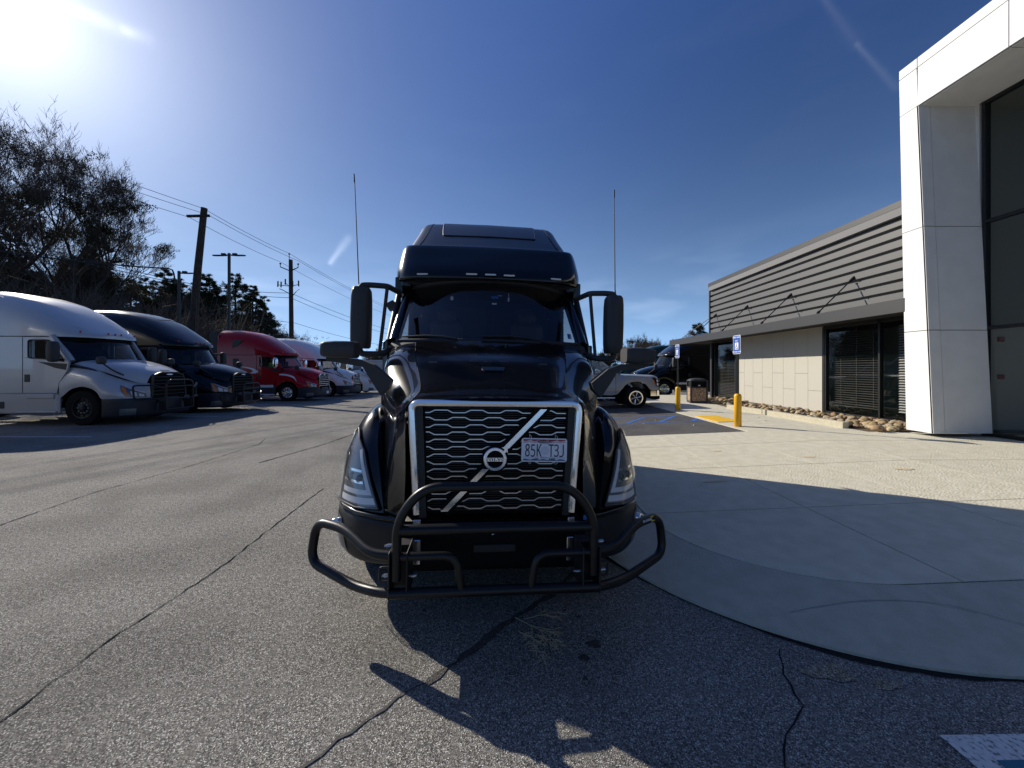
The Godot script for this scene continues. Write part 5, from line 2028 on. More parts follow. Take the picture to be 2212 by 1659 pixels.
func wheel(t: Node3D, at: Vector3, sd: float, rim: Material, r := 0.51, w := 0.30, hole := true) -> void:
	var o := Node3D.new()
	o.name = "wheel"
	o.position = at
	t.add_child(o, true)
	var out := Basis(Vector3.BACK, -PI / 2 * sd)      # local y towards the outside
	var s := ST()
	var h := w * 0.5
	lathe(s, [Vector2(r * 0.56, -h), Vector2(r * 0.93, -h), Vector2(r, -h * 0.7), Vector2(r, h * 0.7), Vector2(r * 0.97, h * 0.9), Vector2(r * 0.90, h), Vector2(r * 0.64, h), Vector2(r * 0.58, h * 0.9)], Transform3D(out, Vector3.ZERO), 36, true)
	part("tyre", s, M.rubber, o)
	var d := ST()
	lathe(d, [Vector2(r * 0.56, -h * 0.8), Vector2(r * 0.60, h * 0.88), Vector2(r * 0.585, h * 0.98), Vector2(r * 0.55, h * 0.95), Vector2(r * 0.53, h * 0.55), Vector2(r * 0.40, h * 0.50), Vector2(r * 0.34, h * 0.62), Vector2(r * 0.20, h * 0.66), Vector2(r * 0.19, h * 1.0), Vector2(r * 0.12, h * 1.15), Vector2(0.0, h * 1.18)], Transform3D(out, Vector3.ZERO), 32, true)
	var ri := part("rim", d, rim, o)
	if hole:
		var q := ST()
		for k in 10:
			var a := TAU * k / 10.0
			var c := out * Vector3(cos(a) * r * 0.45, h * 0.53, sin(a) * r * 0.45)
			lathe(q, [Vector2(r * 0.065, 0.0), Vector2(r * 0.06, 0.008), Vector2(0.0, 0.008)], Transform3D(out, c), 8)
		part("hand_holes", q, M.grille_dark, ri)
		var nu := ST()
		for k in 10:
			var a := TAU * (k + 0.5) / 10.0
			var c := out * Vector3(cos(a) * r * 0.29, h * 0.64, sin(a) * r * 0.29)
			lathe(nu, [Vector2(r * 0.035, 0.0), Vector2(r * 0.03, 0.03), Vector2(0.0, 0.032)], Transform3D(out, c), 6)
		part("wheel_nuts", nu, M.steel, ri)


# ------------------------------------------------------------------ parked highway tractors
# local axes: z forward (nose at z = 0), x to the side, y up

func tractor(label: String, at: Vector3, turn: float, o: Dictionary) -> Node3D:
	var t := thing("highway_tractor", label, "truck", at, turn, o.get("group", "tractors parked in a row along the lot"))
	var body: Material = o.body
	var roofm: Material = o.get("roof", body)
	var low: Material = o.get("bumper", M.bumper_blue)
	var W := 1.22
	# roof fairing
	var prof := [[-1.74, 2.70, 0.40], [-1.78, 2.74, 0.62], [-1.86, 2.80, 0.80], [-2.0, 2.91, 0.96], [-2.25, 3.10, 1.10], [-2.6, 3.35, 1.17], [-3.0, 3.60, 1.20], [-3.4, 3.79, 1.21], [-3.9, 3.94, 1.22], [-4.5, 4.03, 1.22], [-5.4, 4.04, 1.22]]
	var top: float = o.get("roof_scale", 1.0)
	var rows := []
	for p in prof:
		var r := PackedVector3Array()
		var n := lerpf(2.2, 3.8, clampf((-1.74 - p[0]) / 2.6, 0.0, 1.0))
		for k in 33:
			var a := PI * k / 32.0
			var c := cos(a)
			r.append(Vector3(p[2] * signf(c) * pow(absf(c), 2.0 / n), 2.60 + (p[1] - 2.60) * top * pow(sin(a), 2.0 / n), p[0]))
		rows.append(r)
	var s := ST()
	grid(s, rows, Vector3(0, 2.4, -4.0))
	facet(s, Array(rows[-1]), Vector3(0, 3, -3))
	facet(s, Array(rows[0]), Vector3(0, 2.6, -3))
	var rf := part("roof_fairing", s, roofm, t)
	# moulded line on the fairing
	for sd in [-1.0, 1.0]:
		var ml := ST()
		var l := []
		for e in [[-1.98, 9], [-2.15, 8], [-2.5, 6.6], [-3.0, 6.5], [-3.6, 7.4], [-4.2, 9.0]]:
			l.append(on_rows(rows, prof, e[0], e[1] if sd > 0 else 32.0 - e[1]) + Vector3(0, 0.004, 0.004))
		tube(ml, bend(l, 0.2, 4), 0.010, 5)
		part("moulding", ml, roofm, rf)
	# drip rail and visor lip
	for sd in [-1.0, 1.0]:
		var dl := ST()
		tube(dl, [Vector3(sd * 1.215, 2.60, -5.4), Vector3(sd * 1.215, 2.60, -2.7), Vector3(sd * 1.17, 2.60, -2.35)], 0.012, 6)
		part("drip_rail", dl, M.black_plastic, rf)
	for x in [-0.82, -0.2, 0.0, 0.2, 0.82]:
		var z: float = -1.80 - 0.30 * x * x
		var ls := ST()
		ball(ls, Vector3(x, 2.75 + 0.02 * absf(x), z + 0.035), Vector3(0.020, 0.040, 0.03), 8, 6)
		part("clearance_lamp", ls, M.lamp_red if o.get("red_lamps", true) else M.lamp_amber, t)
	# sleeper and cab walls
	for sd in [-1.0, 1.0]:
		var w := ST()
		box(w, Vector3(sd * (W - 0.025), 1.77, -4.30), Vector3(0.05, 1.66, 2.20), 0.015)
		part("sleeper_side", w, body, t)
		var d := Node3D.new()
		d.name = "door"
		t.add_child(d, true)
		var ds := ST()
		var zx := Transform3D(Basis(Vector3(0, 0, 1), Vector3(0, 1, 0), Vector3(-1, 0, 0)), Vector3(sd * W - (0.0 if sd > 0 else -0.05), 0, 0))
		# profile in (z, y): lower skin and the frame round the window
		prism(ds, PackedVector2Array([Vector2(-3.185, 0.95), Vector2(-2.20, 0.95), Vector2(-2.14, 1.25), Vector2(-1.90, 1.62), Vector2(-1.86, 1.84), Vector2(-2.3, 1.90), Vector2(-3.185, 1.98)]), 0.05, _zy(sd, W))
		prism(ds, PackedVector2Array([Vector2(-3.185, 1.98), Vector2(-3.02, 1.98), Vector2(-3.02, 2.48), Vector2(-3.185, 2.58)]), 0.05, _zy(sd, W))
		prism(ds, PackedVector2Array([Vector2(-3.185, 2.58), Vector2(-3.02, 2.48), Vector2(-2.42, 2.48), Vector2(-2.34, 2.58)]), 0.05, _zy(sd, W - 0.002))
		prism(ds, PackedVector2Array([Vector2(-2.34, 2.58), Vector2(-2.42, 2.48), Vector2(-1.98, 1.86), Vector2(-1.86, 1.84)]), 0.05, _zy(sd, W))
		part("skin", ds, body, d)
		var gs := ST()
		facet(gs, [Vector3(sd * (W - 0.025), 1.90, -3.03), Vector3(sd * (W - 0.025), 1.84, -1.96), Vector3(sd * (W - 0.025), 2.49, -2.42), Vector3(sd * (W - 0.025), 2.49, -3.03)], Vector3(0, 2.2, -2.6))
		part("window", gs, M.tinted_glass, d)
		var gk := ST()
		tube(gk, bend([Vector3(sd * W, 1.95, -2.6), Vector3(sd * W, 1.97, -3.03), Vector3(sd * W, 2.49, -3.03), Vector3(sd * W, 2.49, -2.42), Vector3(sd * W, 1.87, -1.97), Vector3(sd * W, 1.90, -2.3), Vector3(sd * W, 1.95, -2.6)], 0.07, 4), 0.020, 6, false)
		part("window_seal", gk, M.black_plastic, d)
		var hs := ST()
		box(hs, Vector3(sd * (W + 0.004), 1.38, -3.06), Vector3(0.02, 0.22, 0.15), 0.008)
		part("handle", hs, M.black_plastic, d)
		var bl := ST()
		prism(bl, PackedVector2Array([Vector2(-2.75, 1.86), Vector2(-1.90, 1.80), Vector2(-1.94, 1.62), Vector2(-2.25, 1.68)]), 0.012, _zy(sd, W + 0.008))
		part("dark_flash", bl, M.black_plastic, d)
		var se := ST()
		tube(se, [Vector3(sd * (W + 0.0), 0.96, -3.192), Vector3(sd * (W + 0.0), 2.58, -3.192)], 0.007, 4)
		part("door_gap", se, M.grille_dark, d)
		if o.get("sleeper_window", true):
			var sw := ST()
			box(sw, Vector3(sd * W, 2.15, -4.35), Vector3(0.03, 0.50, 0.34), 0.012)
			part("sleeper_window", sw, M.dark_glass if false else M.black_frame, t)
			var uw := ST()
			prism(uw, PackedVector2Array([Vector2(-4.55, 2.98), Vector2(-4.22, 3.12), Vector2(-3.98, 3.42), Vector2(-4.40, 3.44), Vector2(-4.52, 3.3)]), 0.02, _zy(sd, W + 0.012))
			part("upper_window", uw, M.black_frame, t)
		# rear extender, skirt with step, tank end
		var ex := ST()
		box(ex, Vector3(sd * 1.19, 2.42, -5.60), Vector3(0.05, 3.0, 0.38), 0.01)
		part("side_extender", ex, o.get("extender", M.black_plastic), t)
		var sk := ST()
		box(sk, Vector3(sd * 1.16, 0.64, -3.62), Vector3(0.12, 0.60, 2.95), 0.04)
		part("side_skirt", sk, o.get("skirt", low), t)
		var sp := ST()
		box(sp, Vector3(sd * 1.235, 0.86, -2.66), Vector3(0.04, 0.14, 0.80), 0.015)
		part("step_panel", sp, o.get("step", low), t)
		var sf := ST()
		box(sf, Vector3(sd * 1.24, 0.40, -2.75), Vector3(0.07, 0.05, 1.15), 0.012)
		part("step", sf, o.get("step2", M.satin_chrome), t)
		var vt := ST()
		box(vt, Vector3(sd * 1.225, 0.60, -3.9), Vector3(0.02, 0.20, 0.36), 0.01)
		part("skirt_vent", vt, M.black_plastic, t)
		wheel(t, Vector3(sd * 1.04, 0.51, -1.52), sd, o.get("rim", M.chrome))
		for z in [-6.9, -8.2]:
			wheel(t, Vector3(sd * 0.98, 0.51, z), sd, o.get("rim", M.chrome), 0.51, 0.5)
		# fender, side of the hood
		var fe := fender_ctrl(sd)
		var fs := ST()
		patch(fs, fe, 44, 14, Vector3(0, 0.9, -1.3))
		part("fender", fs, body, t)
		var wa := ST()
		var r1 := PackedVector3Array()
		var r2 := PackedVector3Array()
		for k in 15:
			var a := PI * k / 14.0
			r1.append(Vector3(sd * 1.19, 0.52 + sin(a) * 0.62, -1.5 + cos(a) * 0.61))
			r2.append(Vector3(sd * 0.70, 0.52 + sin(a) * 0.62, -1.5 + cos(a) * 0.61))
		grid(wa, [r1, r2], Vector3(0, 8, -1.5))
		facet(wa, [Vector3(sd * 0.72, 0.2, -2.2), Vector3(sd * 0.72, 0.2, -0.8), Vector3(sd * 0.72, 1.3, -0.8), Vector3(sd * 0.72, 1.3, -2.2)], Vector3(0, 0.5, -1.5))
		part("wheel_well", wa, M.grille_dark, t)
		var ref := Vector3(0, 0.9, -1.3)
		var hl := Node3D.new()
		hl.name = "headlight"
		t.add_child(hl, true)
		var v2 := func(a: Array) -> Array:
			var q := []
			for e in a:
				q.append(Vector2(e[0], e[1]))
			return q
		var h0 := ST()
		on_patch(h0, fe, v2.call([[0.70, 0.70], [0.935, 0.40], [0.935, 0.06], [0.765, 0.14]]), 8, 0.006, ref)
		part("housing", h0, M.lamp_housing, hl)
		var h1 := ST()
		on_patch(h1, fe, v2.call([[0.712, 0.66], [0.755, 0.58], [0.80, 0.18], [0.772, 0.18]]), 5, 0.012, ref)
		part("turn_lamp", h1, M.lamp_amber, hl)
		var h2 := ST()
		on_patch(h2, fe, v2.call([[0.80, 0.46], [0.85, 0.40], [0.86, 0.16], [0.815, 0.16]]), 5, 0.013, ref)
		on_patch(h2, fe, v2.call([[0.87, 0.34], [0.915, 0.28], [0.915, 0.12], [0.872, 0.14]]), 5, 0.013, ref)
		on_patch(h2, fe, v2.call([[0.72, 0.69], [0.93, 0.41], [0.93, 0.36], [0.76, 0.62]]), 5, 0.013, ref)
		part("lamp", h2, M.lamp_white, hl)
		# air vent flash on the hood side, mirror stalk and hood mirror
		var vf := ST()
		on_patch(vf, fe, v2.call([[0.06, 0.98], [0.40, 0.985], [0.44, 0.90], [0.06, 0.80]]), 8, 0.008, ref)
		part("side_vent", vf, M.black_plastic, t)
		var hm := Node3D.new()
		hm.name = "hood_mirror"
		t.add_child(hm, true)
		var ms := ST()
		tube(ms, bend([Vector3(sd * 0.86, 1.46, -0.62), Vector3(sd * 0.98, 1.60, -0.82), Vector3(sd * 1.10, 1.80, -0.98)], 0.08, 4), 0.035, 8, true, 0.6)
		part("stalk", ms, M.black_plastic, hm)
		var mh := ST()
		ball(mh, Vector3(sd * 1.14, 1.90, -1.0), Vector3(0.09, 0.115, 0.11), 14, 8, 0.6)
		part("housing", mh, M.grey_plastic, hm)
		var dm := Node3D.new()
		dm.name = "door_mirror"
		t.add_child(dm, true)
		var db := ST()
		ball(db, Vector3(sd * 1.50, 2.14, -1.98), Vector3(0.12, 0.30, 0.10), 16, 10, 0.5)
		part("housing", db, o.get("mirror", M.grey_plastic), dm)
		var da := ST()
		tube(da, [Vector3(sd * 1.20, 2.36, -2.28), Vector3(sd * 1.42, 2.34, -2.0)], 0.025, 7)
		part("arm", da, M.black_plastic, dm)
		da = ST()
		tube(da, [Vector3(sd * 1.20, 1.92, -2.10), Vector3(sd * 1.42, 1.94, -2.0)], 0.025, 7)
		part("arm", da, M.black_plastic, dm)
		if o.has("stripe"):
			stripes(t, sd, W, fe, ref, o.stripe)
	# back and floor
	var bk := ST()
	box(bk, Vector3(0, 2.3, -5.36), Vector3(2.36, 2.8, 0.06))
	part("cab_back", bk, body, t)
	var fl := ST()
	box(fl, Vector3(0, 0.98, -3.7), Vector3(2.34, 0.08, 3.3))
	part("cab_floor", fl, M.grille_dark, t)
	var inn := ST()
	box(inn, Vector3(0, 1.75, -3.45), Vector3(2.30, 1.6, 0.06))
	box(inn, Vector3(0, 1.78, -1.95), Vector3(2.0, 0.20, 0.40), 0.05)
	for x in [-0.62, 0.62]:
		box(inn, Vector3(x, 1.95, -2.95), Vector3(0.5, 0.7, 0.16), 0.05)
	part("interior", inn, M.cloth_dark, t)
	# windscreen, curved in plan, under the visor
	var ws := []
	for e in [[1.93, 1.05, -1.36, 0.52], [2.10, 1.06, -1.48, 0.53], [2.28, 1.08, -1.60, 0.55], [2.45, 1.09, -1.70, 0.58], [2.62, 1.10, -1.80, 0.60]]:
		var r := []
		for k in 9:
			var q: float = k / 4.0 - 1.0
			r.append(Vector3(q * e[1], e[0] - (0.05 * q * q if e[0] < 2.0 else 0.0), e[2] - e[3] * q * q))
		ws.append(r)
	var wsm := ST()
	patch(wsm, ws, 20, 8, Vector3(0, 2.2, -3.0))
	part("windscreen", wsm, M.tinted_glass, t)
	var vs := ST()
	on_patch(vs, ws, [Vector2(0, 0.80), Vector2(1, 0.80), Vector2(1, 1), Vector2(0, 1)], 12, 0.006, Vector3(0, 2.2, -3.0))
	part("shade_band", vs, M.grille_dark, t)
	for sd in [-1.0, 1.0]:
		var pil := ST()
		var l := []
		for k in 7:
			l.append(at_patch(ws, 0.5 + sd * 0.5, k / 6.0) + Vector3(sd * 0.05, 0, -0.02))
		tube(pil, l, 0.075, 8)
		part("pillar", pil, body, t)
	for x in [-0.1, 0.75]:
		var wi := ST()
		tube(wi, [Vector3(x - 0.75, 1.985, -1.40 - 0.50 * pow(x - 0.75, 2.0)), Vector3(x, 1.965, -1.36 - 0.5 * x * x)], 0.014, 5)
		part("wiper", wi, M.black_plastic, t)
	# hood
	var hc := []
	for e in [[-1.34, 1.95, 0.55, 1.94, 0.92, 1.89, 1.075, 1.80, 0.55], [-1.0, 1.89, 0.50, 1.88, 0.86, 1.80, 1.04, 1.645, 0.28], [-0.55, 1.755, 0.46, 1.745, 0.76, 1.66, 0.93, 1.42, 0.15], [-0.22, 1.62, 0.42, 1.61, 0.66, 1.52, 0.80, 1.26, 0.12], [-0.05, 1.53, 0.40, 1.52, 0.56, 1.44, 0.66, 1.20, 0.08]]:
		var r := []
		for sd in [-1.0, 1.0]:
			var half := [Vector3(sd * e[6], e[7], e[0] - e[8]), Vector3(sd * e[4], e[5], e[0] - e[8] * 0.62), Vector3(sd * e[2], e[3], e[0] - e[8] * 0.16)]
			if sd < 0:
				r.append_array(half)
				r.append(Vector3(0, e[1] + 0.012, e[0]))
			else:
				half.reverse()
				r.append_array(half)
		hc.append(r)
	var hd := ST()
	patch(hd, hc, 30, 20, Vector3(0, 1.0, -1.2))
	part("hood", hd, body, t)
	var sc := ST()
	box(sc, Vector3(0, 1.60, -0.17), Vector3(0.30, 0.02, 0.07), 0.006, Basis(Vector3.RIGHT, 0.4))
	part("hood_vent", sc, M.black_plastic, t)
	# grille
	var gb := ST()
	prism(gb, PackedVector2Array([Vector2(-0.52, 1.47), Vector2(-0.30, 1.535), Vector2(0.30, 1.535), Vector2(0.52, 1.47), Vector2(0.60, 0.78), Vector2(-0.60, 0.78)]), 0.3, Transform3D(Basis.IDENTITY, Vector3(0, 0, -0.055)))
	prism(gb, PackedVector2Array([Vector2(-0.52, 0.78), Vector2(0.52, 0.78), Vector2(0.48, 0.50), Vector2(-0.48, 0.50)]), 0.2, Transform3D(Basis.IDENTITY, Vector3(0, 0, 0.012)))
	part("grille_mesh", gb, M.grille_dark, t)
	var gm: Material = o.get("grille", M.chrome)
	var gf := ST()
	sweep(gf, bend([Vector3(-0.60, 0.79, -0.03), Vector3(-0.535, 1.45, -0.05), Vector3(-0.30, 1.535, -0.05), Vector3(0.30, 1.535, -0.05), Vector3(0.535, 1.45, -0.05), Vector3(0.60, 0.79, -0.03)], 0.06, 4), 0.045, 0.06, Vector3.BACK)
	part("grille_surround", gf, gm, t)
	for k in 6:
		var y := 1.40 - k * 0.108
		var bar := ST()
		box(bar, Vector3(0, y, -0.035), Vector3(1.06 + 0.03 * k, 0.034, 0.05), 0.01)
		part("grille_bar", bar, gm, t)
	var em := ST()
	ball(em, Vector3(0, 1.475, -0.02), Vector3(0.12, 0.032, 0.02), 16, 8)
	part("oval_emblem", em, M.satin_chrome, t)
	# bumper
	var bp := []
	for e in [[0.775, -0.02], [0.74, 0.0], [0.50, 0.01], [0.32, 0.0], [0.24, -0.03], [0.22, -0.10]]:
		var r := []
		var pl := [Vector2(0, 0.02), Vector2(0.5, 0.0), Vector2(0.78, -0.06), Vector2(0.98, -0.20), Vector2(1.12, -0.42), Vector2(1.185, -0.70), Vector2(1.20, -0.93)]
		for i in range(6, 0, -1):
			r.append(Vector3(-pl[i].x - e[1] * 0.4, e[0], pl[i].y + e[1]))
		for p: Vector2 in pl:
			r.append(Vector3(p.x + e[1] * 0.4 * signf(p.x), e[0], p.y + e[1]))
		bp.append(r)
	var bs := ST()
	patch(bs, bp, 40, 12, Vector3(0, 0.5, -1.5))
	part("bumper", bs, low, t)
	for u in [[0.15, 0.265], [0.735, 0.85]]:
		var fg := ST()
		on_patch(fg, bp, [Vector2(u[0], 0.42), Vector2(u[1], 0.42), Vector2(u[1], 0.66), Vector2(u[0], 0.66)], 6, 0.006, Vector3(0, 0.5, -1.5))
		part("fog_lamp", fg, M.lamp_housing, t)
	var tr := ST()
	facet(tr, [Vector3(-1.18, 0.775, -0.95), Vector3(-0.6, 0.775, -0.02), Vector3(0.6, 0.775, -0.02), Vector3(1.18, 0.775, -0.95)], Vector3(0, -3, 0))
	part("bumper_top", tr, low, t)
	var rl := ST()
	for x in [-0.43, 0.43]:
		box(rl, Vector3(x, 0.85, -5.2), Vector3(0.09, 0.28, 7.4))
	box(rl, Vector3(0, 0.9, -1.2), Vector3(1.2, 0.8, 1.8))
	box(rl, Vector3(0, 1.22, -7.5), Vector3(0.9, 0.12, 0.9), 0.03)
	part("chassis", rl, M.grille_dark, t)
	if o.get("tail_plate", false):
		var lp := ST()
		box(lp, Vector3(0.30, 0.45, 0.03), Vector3(0.30, 0.15, 0.01), 0.002)
		part("licence_plate", lp, M.plate_white, t)
	if o.get("bar", "") != "":
		guard(t, o.bar)
	return t


func _zy(sd: float, w: float) -> Transform3D:     # polygon (z, y) laid on the side at x = sd * w, thickness inwards
	return Transform3D(Basis(Vector3(0, 0, 1), Vector3(0, 1, 0), Vector3(sd, 0, 0)), Vector3(sd * w, 0, 0))


func on_rows(rows: Array, prof: Array, z: float, k: float) -> Vector3:
	for i in rows.size() - 1:
		if z <= prof[i][0] and z >= prof[i + 1][0]:
			var f: float = (z - prof[i][0]) / (prof[i + 1][0] - prof[i][0])
			var a: PackedVector3Array = rows[i]
			var b: PackedVector3Array = rows[i + 1]
			var j := int(k)
			return a[j].lerp(a[j + 1], k - j).lerp(b[j].lerp(b[j + 1], k - j), f)
	return rows[0][16]


func fender_ctrl(sd: float) -> Array:
	# columns from the door forwards: z, lowest y, outer x at the foot, top x, top y
	var cols := [[-2.14, 0.80, 1.20, 1.10, 1.82], [-2.05, 0.86, 1.20, 1.095, 1.81], [-1.95, 0.95, 1.205, 1.08, 1.79], [-1.78, 1.07, 1.205, 1.07, 1.75], [-1.5, 1.135, 1.205, 1.06, 1.69], [-1.22, 1.075, 1.205, 1.04, 1.62], [-1.05, 0.95, 1.20, 1.0, 1.53], [-0.93, 0.78, 1.195, 0.96, 1.46], [-0.66, 0.775, 1.15, 0.88, 1.35], [-0.42, 0.775, 1.05, 0.80, 1.28], [-0.26, 0.775, 0.90, 0.735, 1.24], [-0.12, 0.775, 0.72, 0.66, 1.21], [-0.03, 0.775, 0.60, 0.58, 1.21]]
	var ctrl := []
	for v in [0.0, 0.16, 0.38, 0.62, 0.85, 1.0]:
		var r := []
		for c in cols:
			var x: float = lerpf(c[2], c[3], pow(v, 2.2)) + 0.03 * sin(PI * v) * (1.0 if c[0] < -0.3 else 0.4)
			r.append(Vector3(sd * x, lerpf(c[1], c[4], v), c[0] - 0.08 * v * clampf((c[0] + 1.0), 0.0, 1.0)))
		ctrl.append(r)
	return ctrl


func stripes(t: Node3D, sd: float, w: float, fe: Array, ref: Vector3, m: Material) -> void:
	var s := ST()
	prism(s, PackedVector2Array([Vector2(-4.25, 1.98), Vector2(-3.75, 1.93), Vector2(-3.35, 1.85), Vector2(-3.12, 1.73), Vector2(-3.10, 1.64), Vector2(-3.25, 1.58), Vector2(-3.62, 1.58), Vector2(-3.42, 1.66), Vector2(-3.42, 1.74), Vector2(-3.6, 1.84)]), 0.006, _zy(sd, w + 0.005))
	part("swoosh", s, m, t)
	var q := ST()
	on_patch(q, fe, [Vector2(0.02, 0.72), Vector2(0.45, 0.62), Vector2(0.56, 0.42), Vector2(0.02, 0.68)], 10, 0.009, ref)
	part("hood_stripe", q, m, t)


func guard(t: Node3D, kind: String) -> void:
	var g := Node3D.new()
	g.name = "bull_bar"
	t.add_child(g, true)
	var s := ST()
	var top := 1.30 if kind == "tall" else 1.12
	tube(s, bend([Vector3(-0.50, 0.42, 0.32), Vector3(-0.50, top - 0.12, 0.32), Vector3(-0.38, top, 0.32), Vector3(0.38, top, 0.32), Vector3(0.50, top - 0.12, 0.32), Vector3(0.50, 0.42, 0.32)], 0.09, 6), 0.027, 10)
	part("hoop", s, M.bar_powder_coat, g)
	for y in [0.40, 0.72, top - 0.2]:
		var b := ST()
		tube(b, [Vector3(-0.50, y, 0.32), Vector3(0.50, y, 0.32)], 0.024, 8)
		part("cross_bar", b, M.bar_powder_coat, g)
	for sd in [-1.0, 1.0]:
		var w := ST()
		var hi := 1.16 if kind == "tall" else 0.76
		var lo := 0.74 if kind == "tall" else 0.40
		tube(w, bend(mirp([Vector3(0.50, lo + 0.0, 0.31), Vector3(0.78, lo, 0.24), Vector3(1.10, lo + 0.02, -0.08), Vector3(1.12, hi, -0.10), Vector3(0.80, hi, 0.20), Vector3(0.60, hi - 0.1, 0.29), Vector3(0.50, hi - 0.1, 0.31)], sd), 0.08, 6), 0.027, 10)
		part("wing", w, M.bar_powder_coat, g)
		var p := ST()
		box(p, Vector3(sd * 0.46, 0.52, 0.18), Vector3(0.02, 0.30, 0.26), 0.005)
		part("mount_plate", p, M.black_plastic, g)


func left_row() -> void:
	var nose := -11.0
	var q := PI / 2
	var base := func(d: float) -> Vector3: return Vector3(nose, ground_y(-14.0, -(d + 1.25)), -(d + 1.25))
	tractor("silver sleeper tractor with tall black bull bar, nearest of the parked row", base.call(11.1), q, {"body": M.silver_paint, "skirt": M.silver_paint, "step": M.silver_paint, "step2": M.silver_paint, "grille": M.black_plastic, "bar": "tall", "rim": M.black_plastic, "sleeper_window": false})
	tractor("glossy dark navy sleeper tractor with low bull bar, beside the silver one", base.call(14.5), q, {"body": M.navy_paint, "grille": M.black_plastic, "bar": "low", "rim": M.black_plastic, "sleeper_window": false})
	var red := tractor("red sleeper tractor with a white swoosh and chrome grille", base.call(21.3), q, {"body": M.red_paint, "stripe": M.white_paint, "step": M.white_paint, "mirror": M.chrome, "tail_plate": true, "red_lamps": false})
	tractor("white sleeper tractor with dark bumper and chrome grille, behind the red one", base.call(26.0), q, {"body": M.white_paint, "mirror": M.chrome, "red_lamps": false})
	tractor("all-white sleeper tractor with white bumper, farthest of the parked row", base.call(30.6), q, {"body": M.white_paint, "bumper": M.white_paint, "skirt": M.white_paint, "mirror": M.chrome, "red_lamps": false})
	# one more tractor of the row, nearer than the frame shows: its shadow lies across the lot
	tractor("grey sleeper tractor at the left edge, only its shadow in view", Vector3(nose - 0.5, 0, -7.2), q, {"body": M.silver_paint, "grille": M.black_plastic, "rim": M.black_plastic, "sleeper_window": false})
	# driver in a green vest at the red truck's window
	var d := Node3D.new()
	var pz := red.position
	var p := thing("person", "person in a bright green vest seated inside the red truck", "person", Vector3(pz.x - 2.72, pz.y + 1.62, pz.z + 0.68), q)
	d.queue_free()
	person_bust(p)


func person_bust(p: Node3D) -> void:
	# seated figure, seen from the chest up behind the glass; z forward
	var s := ST()
	var rows := []
	for e in [[0.0, 0.17, 0.12], [0.2, 0.18, 0.12], [0.42, 0.21, 0.12], [0.52, 0.19, 0.11], [0.57, 0.09, 0.08], [0.60, 0.06, 0.06], [0.66, 0.058, 0.06]]:
		var r := PackedVector3Array()
		for k in 14:
			var a := TAU * k / 14.0
			r.append(Vector3(cos(a) * e[1], e[0], sin(a) * e[2]))
		rows.append(r)
	# arms reach for the wheel, joined in the same figure
	grid(s, rows, Vector3(0, 0.3, 0), true)
	ball(s, Vector3(0, 0.76, 0.02), Vector3(0.078, 0.115, 0.098), 14, 10)
	ball(s, Vector3(0, 0.745, 0.122), Vector3(0.014, 0.022, 0.016), 8, 6)
	for sd in [-1.0, 1.0]:
		tube(s, bend([Vector3(sd * 0.19, 0.47, 0.0), Vector3(sd * 0.26, 0.24, 0.08), Vector3(sd * 0.18, 0.28, 0.36)], 0.05, 4), 0.045, 8)
		ball(s, Vector3(sd * 0.08, 0.75, 0.01), Vector3(0.012, 0.03, 0.02), 8, 6)
	part("body", s, M.skin, p)
	var v := ST()
	var vr := []
	for e in [[0.0, 0.19, 0.135], [0.2, 0.20, 0.135], [0.42, 0.228, 0.135], [0.53, 0.20, 0.125], [0.56, 0.13, 0.10]]:
		var r := PackedVector3Array()
		for k in 14:
			var a := TAU * k / 14.0
			r.append(Vector3(cos(a) * e[1], e[0], sin(a) * e[2]))
		vr.append(r)
	grid(v, vr, Vector3(0, 0.3, 0), true)
	part("vest", v, M.vest_green, p)
	var h := ST()
	ball(h, Vector3(0, 0.80, 0.0), Vector3(0.086, 0.095, 0.10), 14, 8)
	part("hair", h, M.cloth_dark, p)


# ------------------------------------------------------------------ right-hand side

func right_side() -> void:
	pickup("silvery white pickup parked facing the walkway, chrome wheels", Vector3(5.60, slope(4.0) + 0.055, -15.35), PI / 2 + 0.0)
	tractor("black conventional tractor with polished wheels, behind the litter bin", Vector3(7.9, -0.10, -24.9), -PI / 2, {"body": M.black_paint, "bumper": M.black_plastic, "group": "trucks beyond the lawn", "step": M.satin_chrome, "sleeper_window": false, "red_lamps": false})
	tractor("dark teal tractor, partly hidden behind the black one", Vector3(9.6, -0.12, -37.2), -PI / 2, {"body": M.teal_paint, "bumper": M.black_plastic, "group": "trucks beyond the lawn", "red_lamps": false})
	pickup("white pickup mostly hidden, seen over the silvery pickup's hood", Vector3(5.3, slope(4.0) - 0.08, -18.7), PI / 2, true)
	bollards()
	bin()


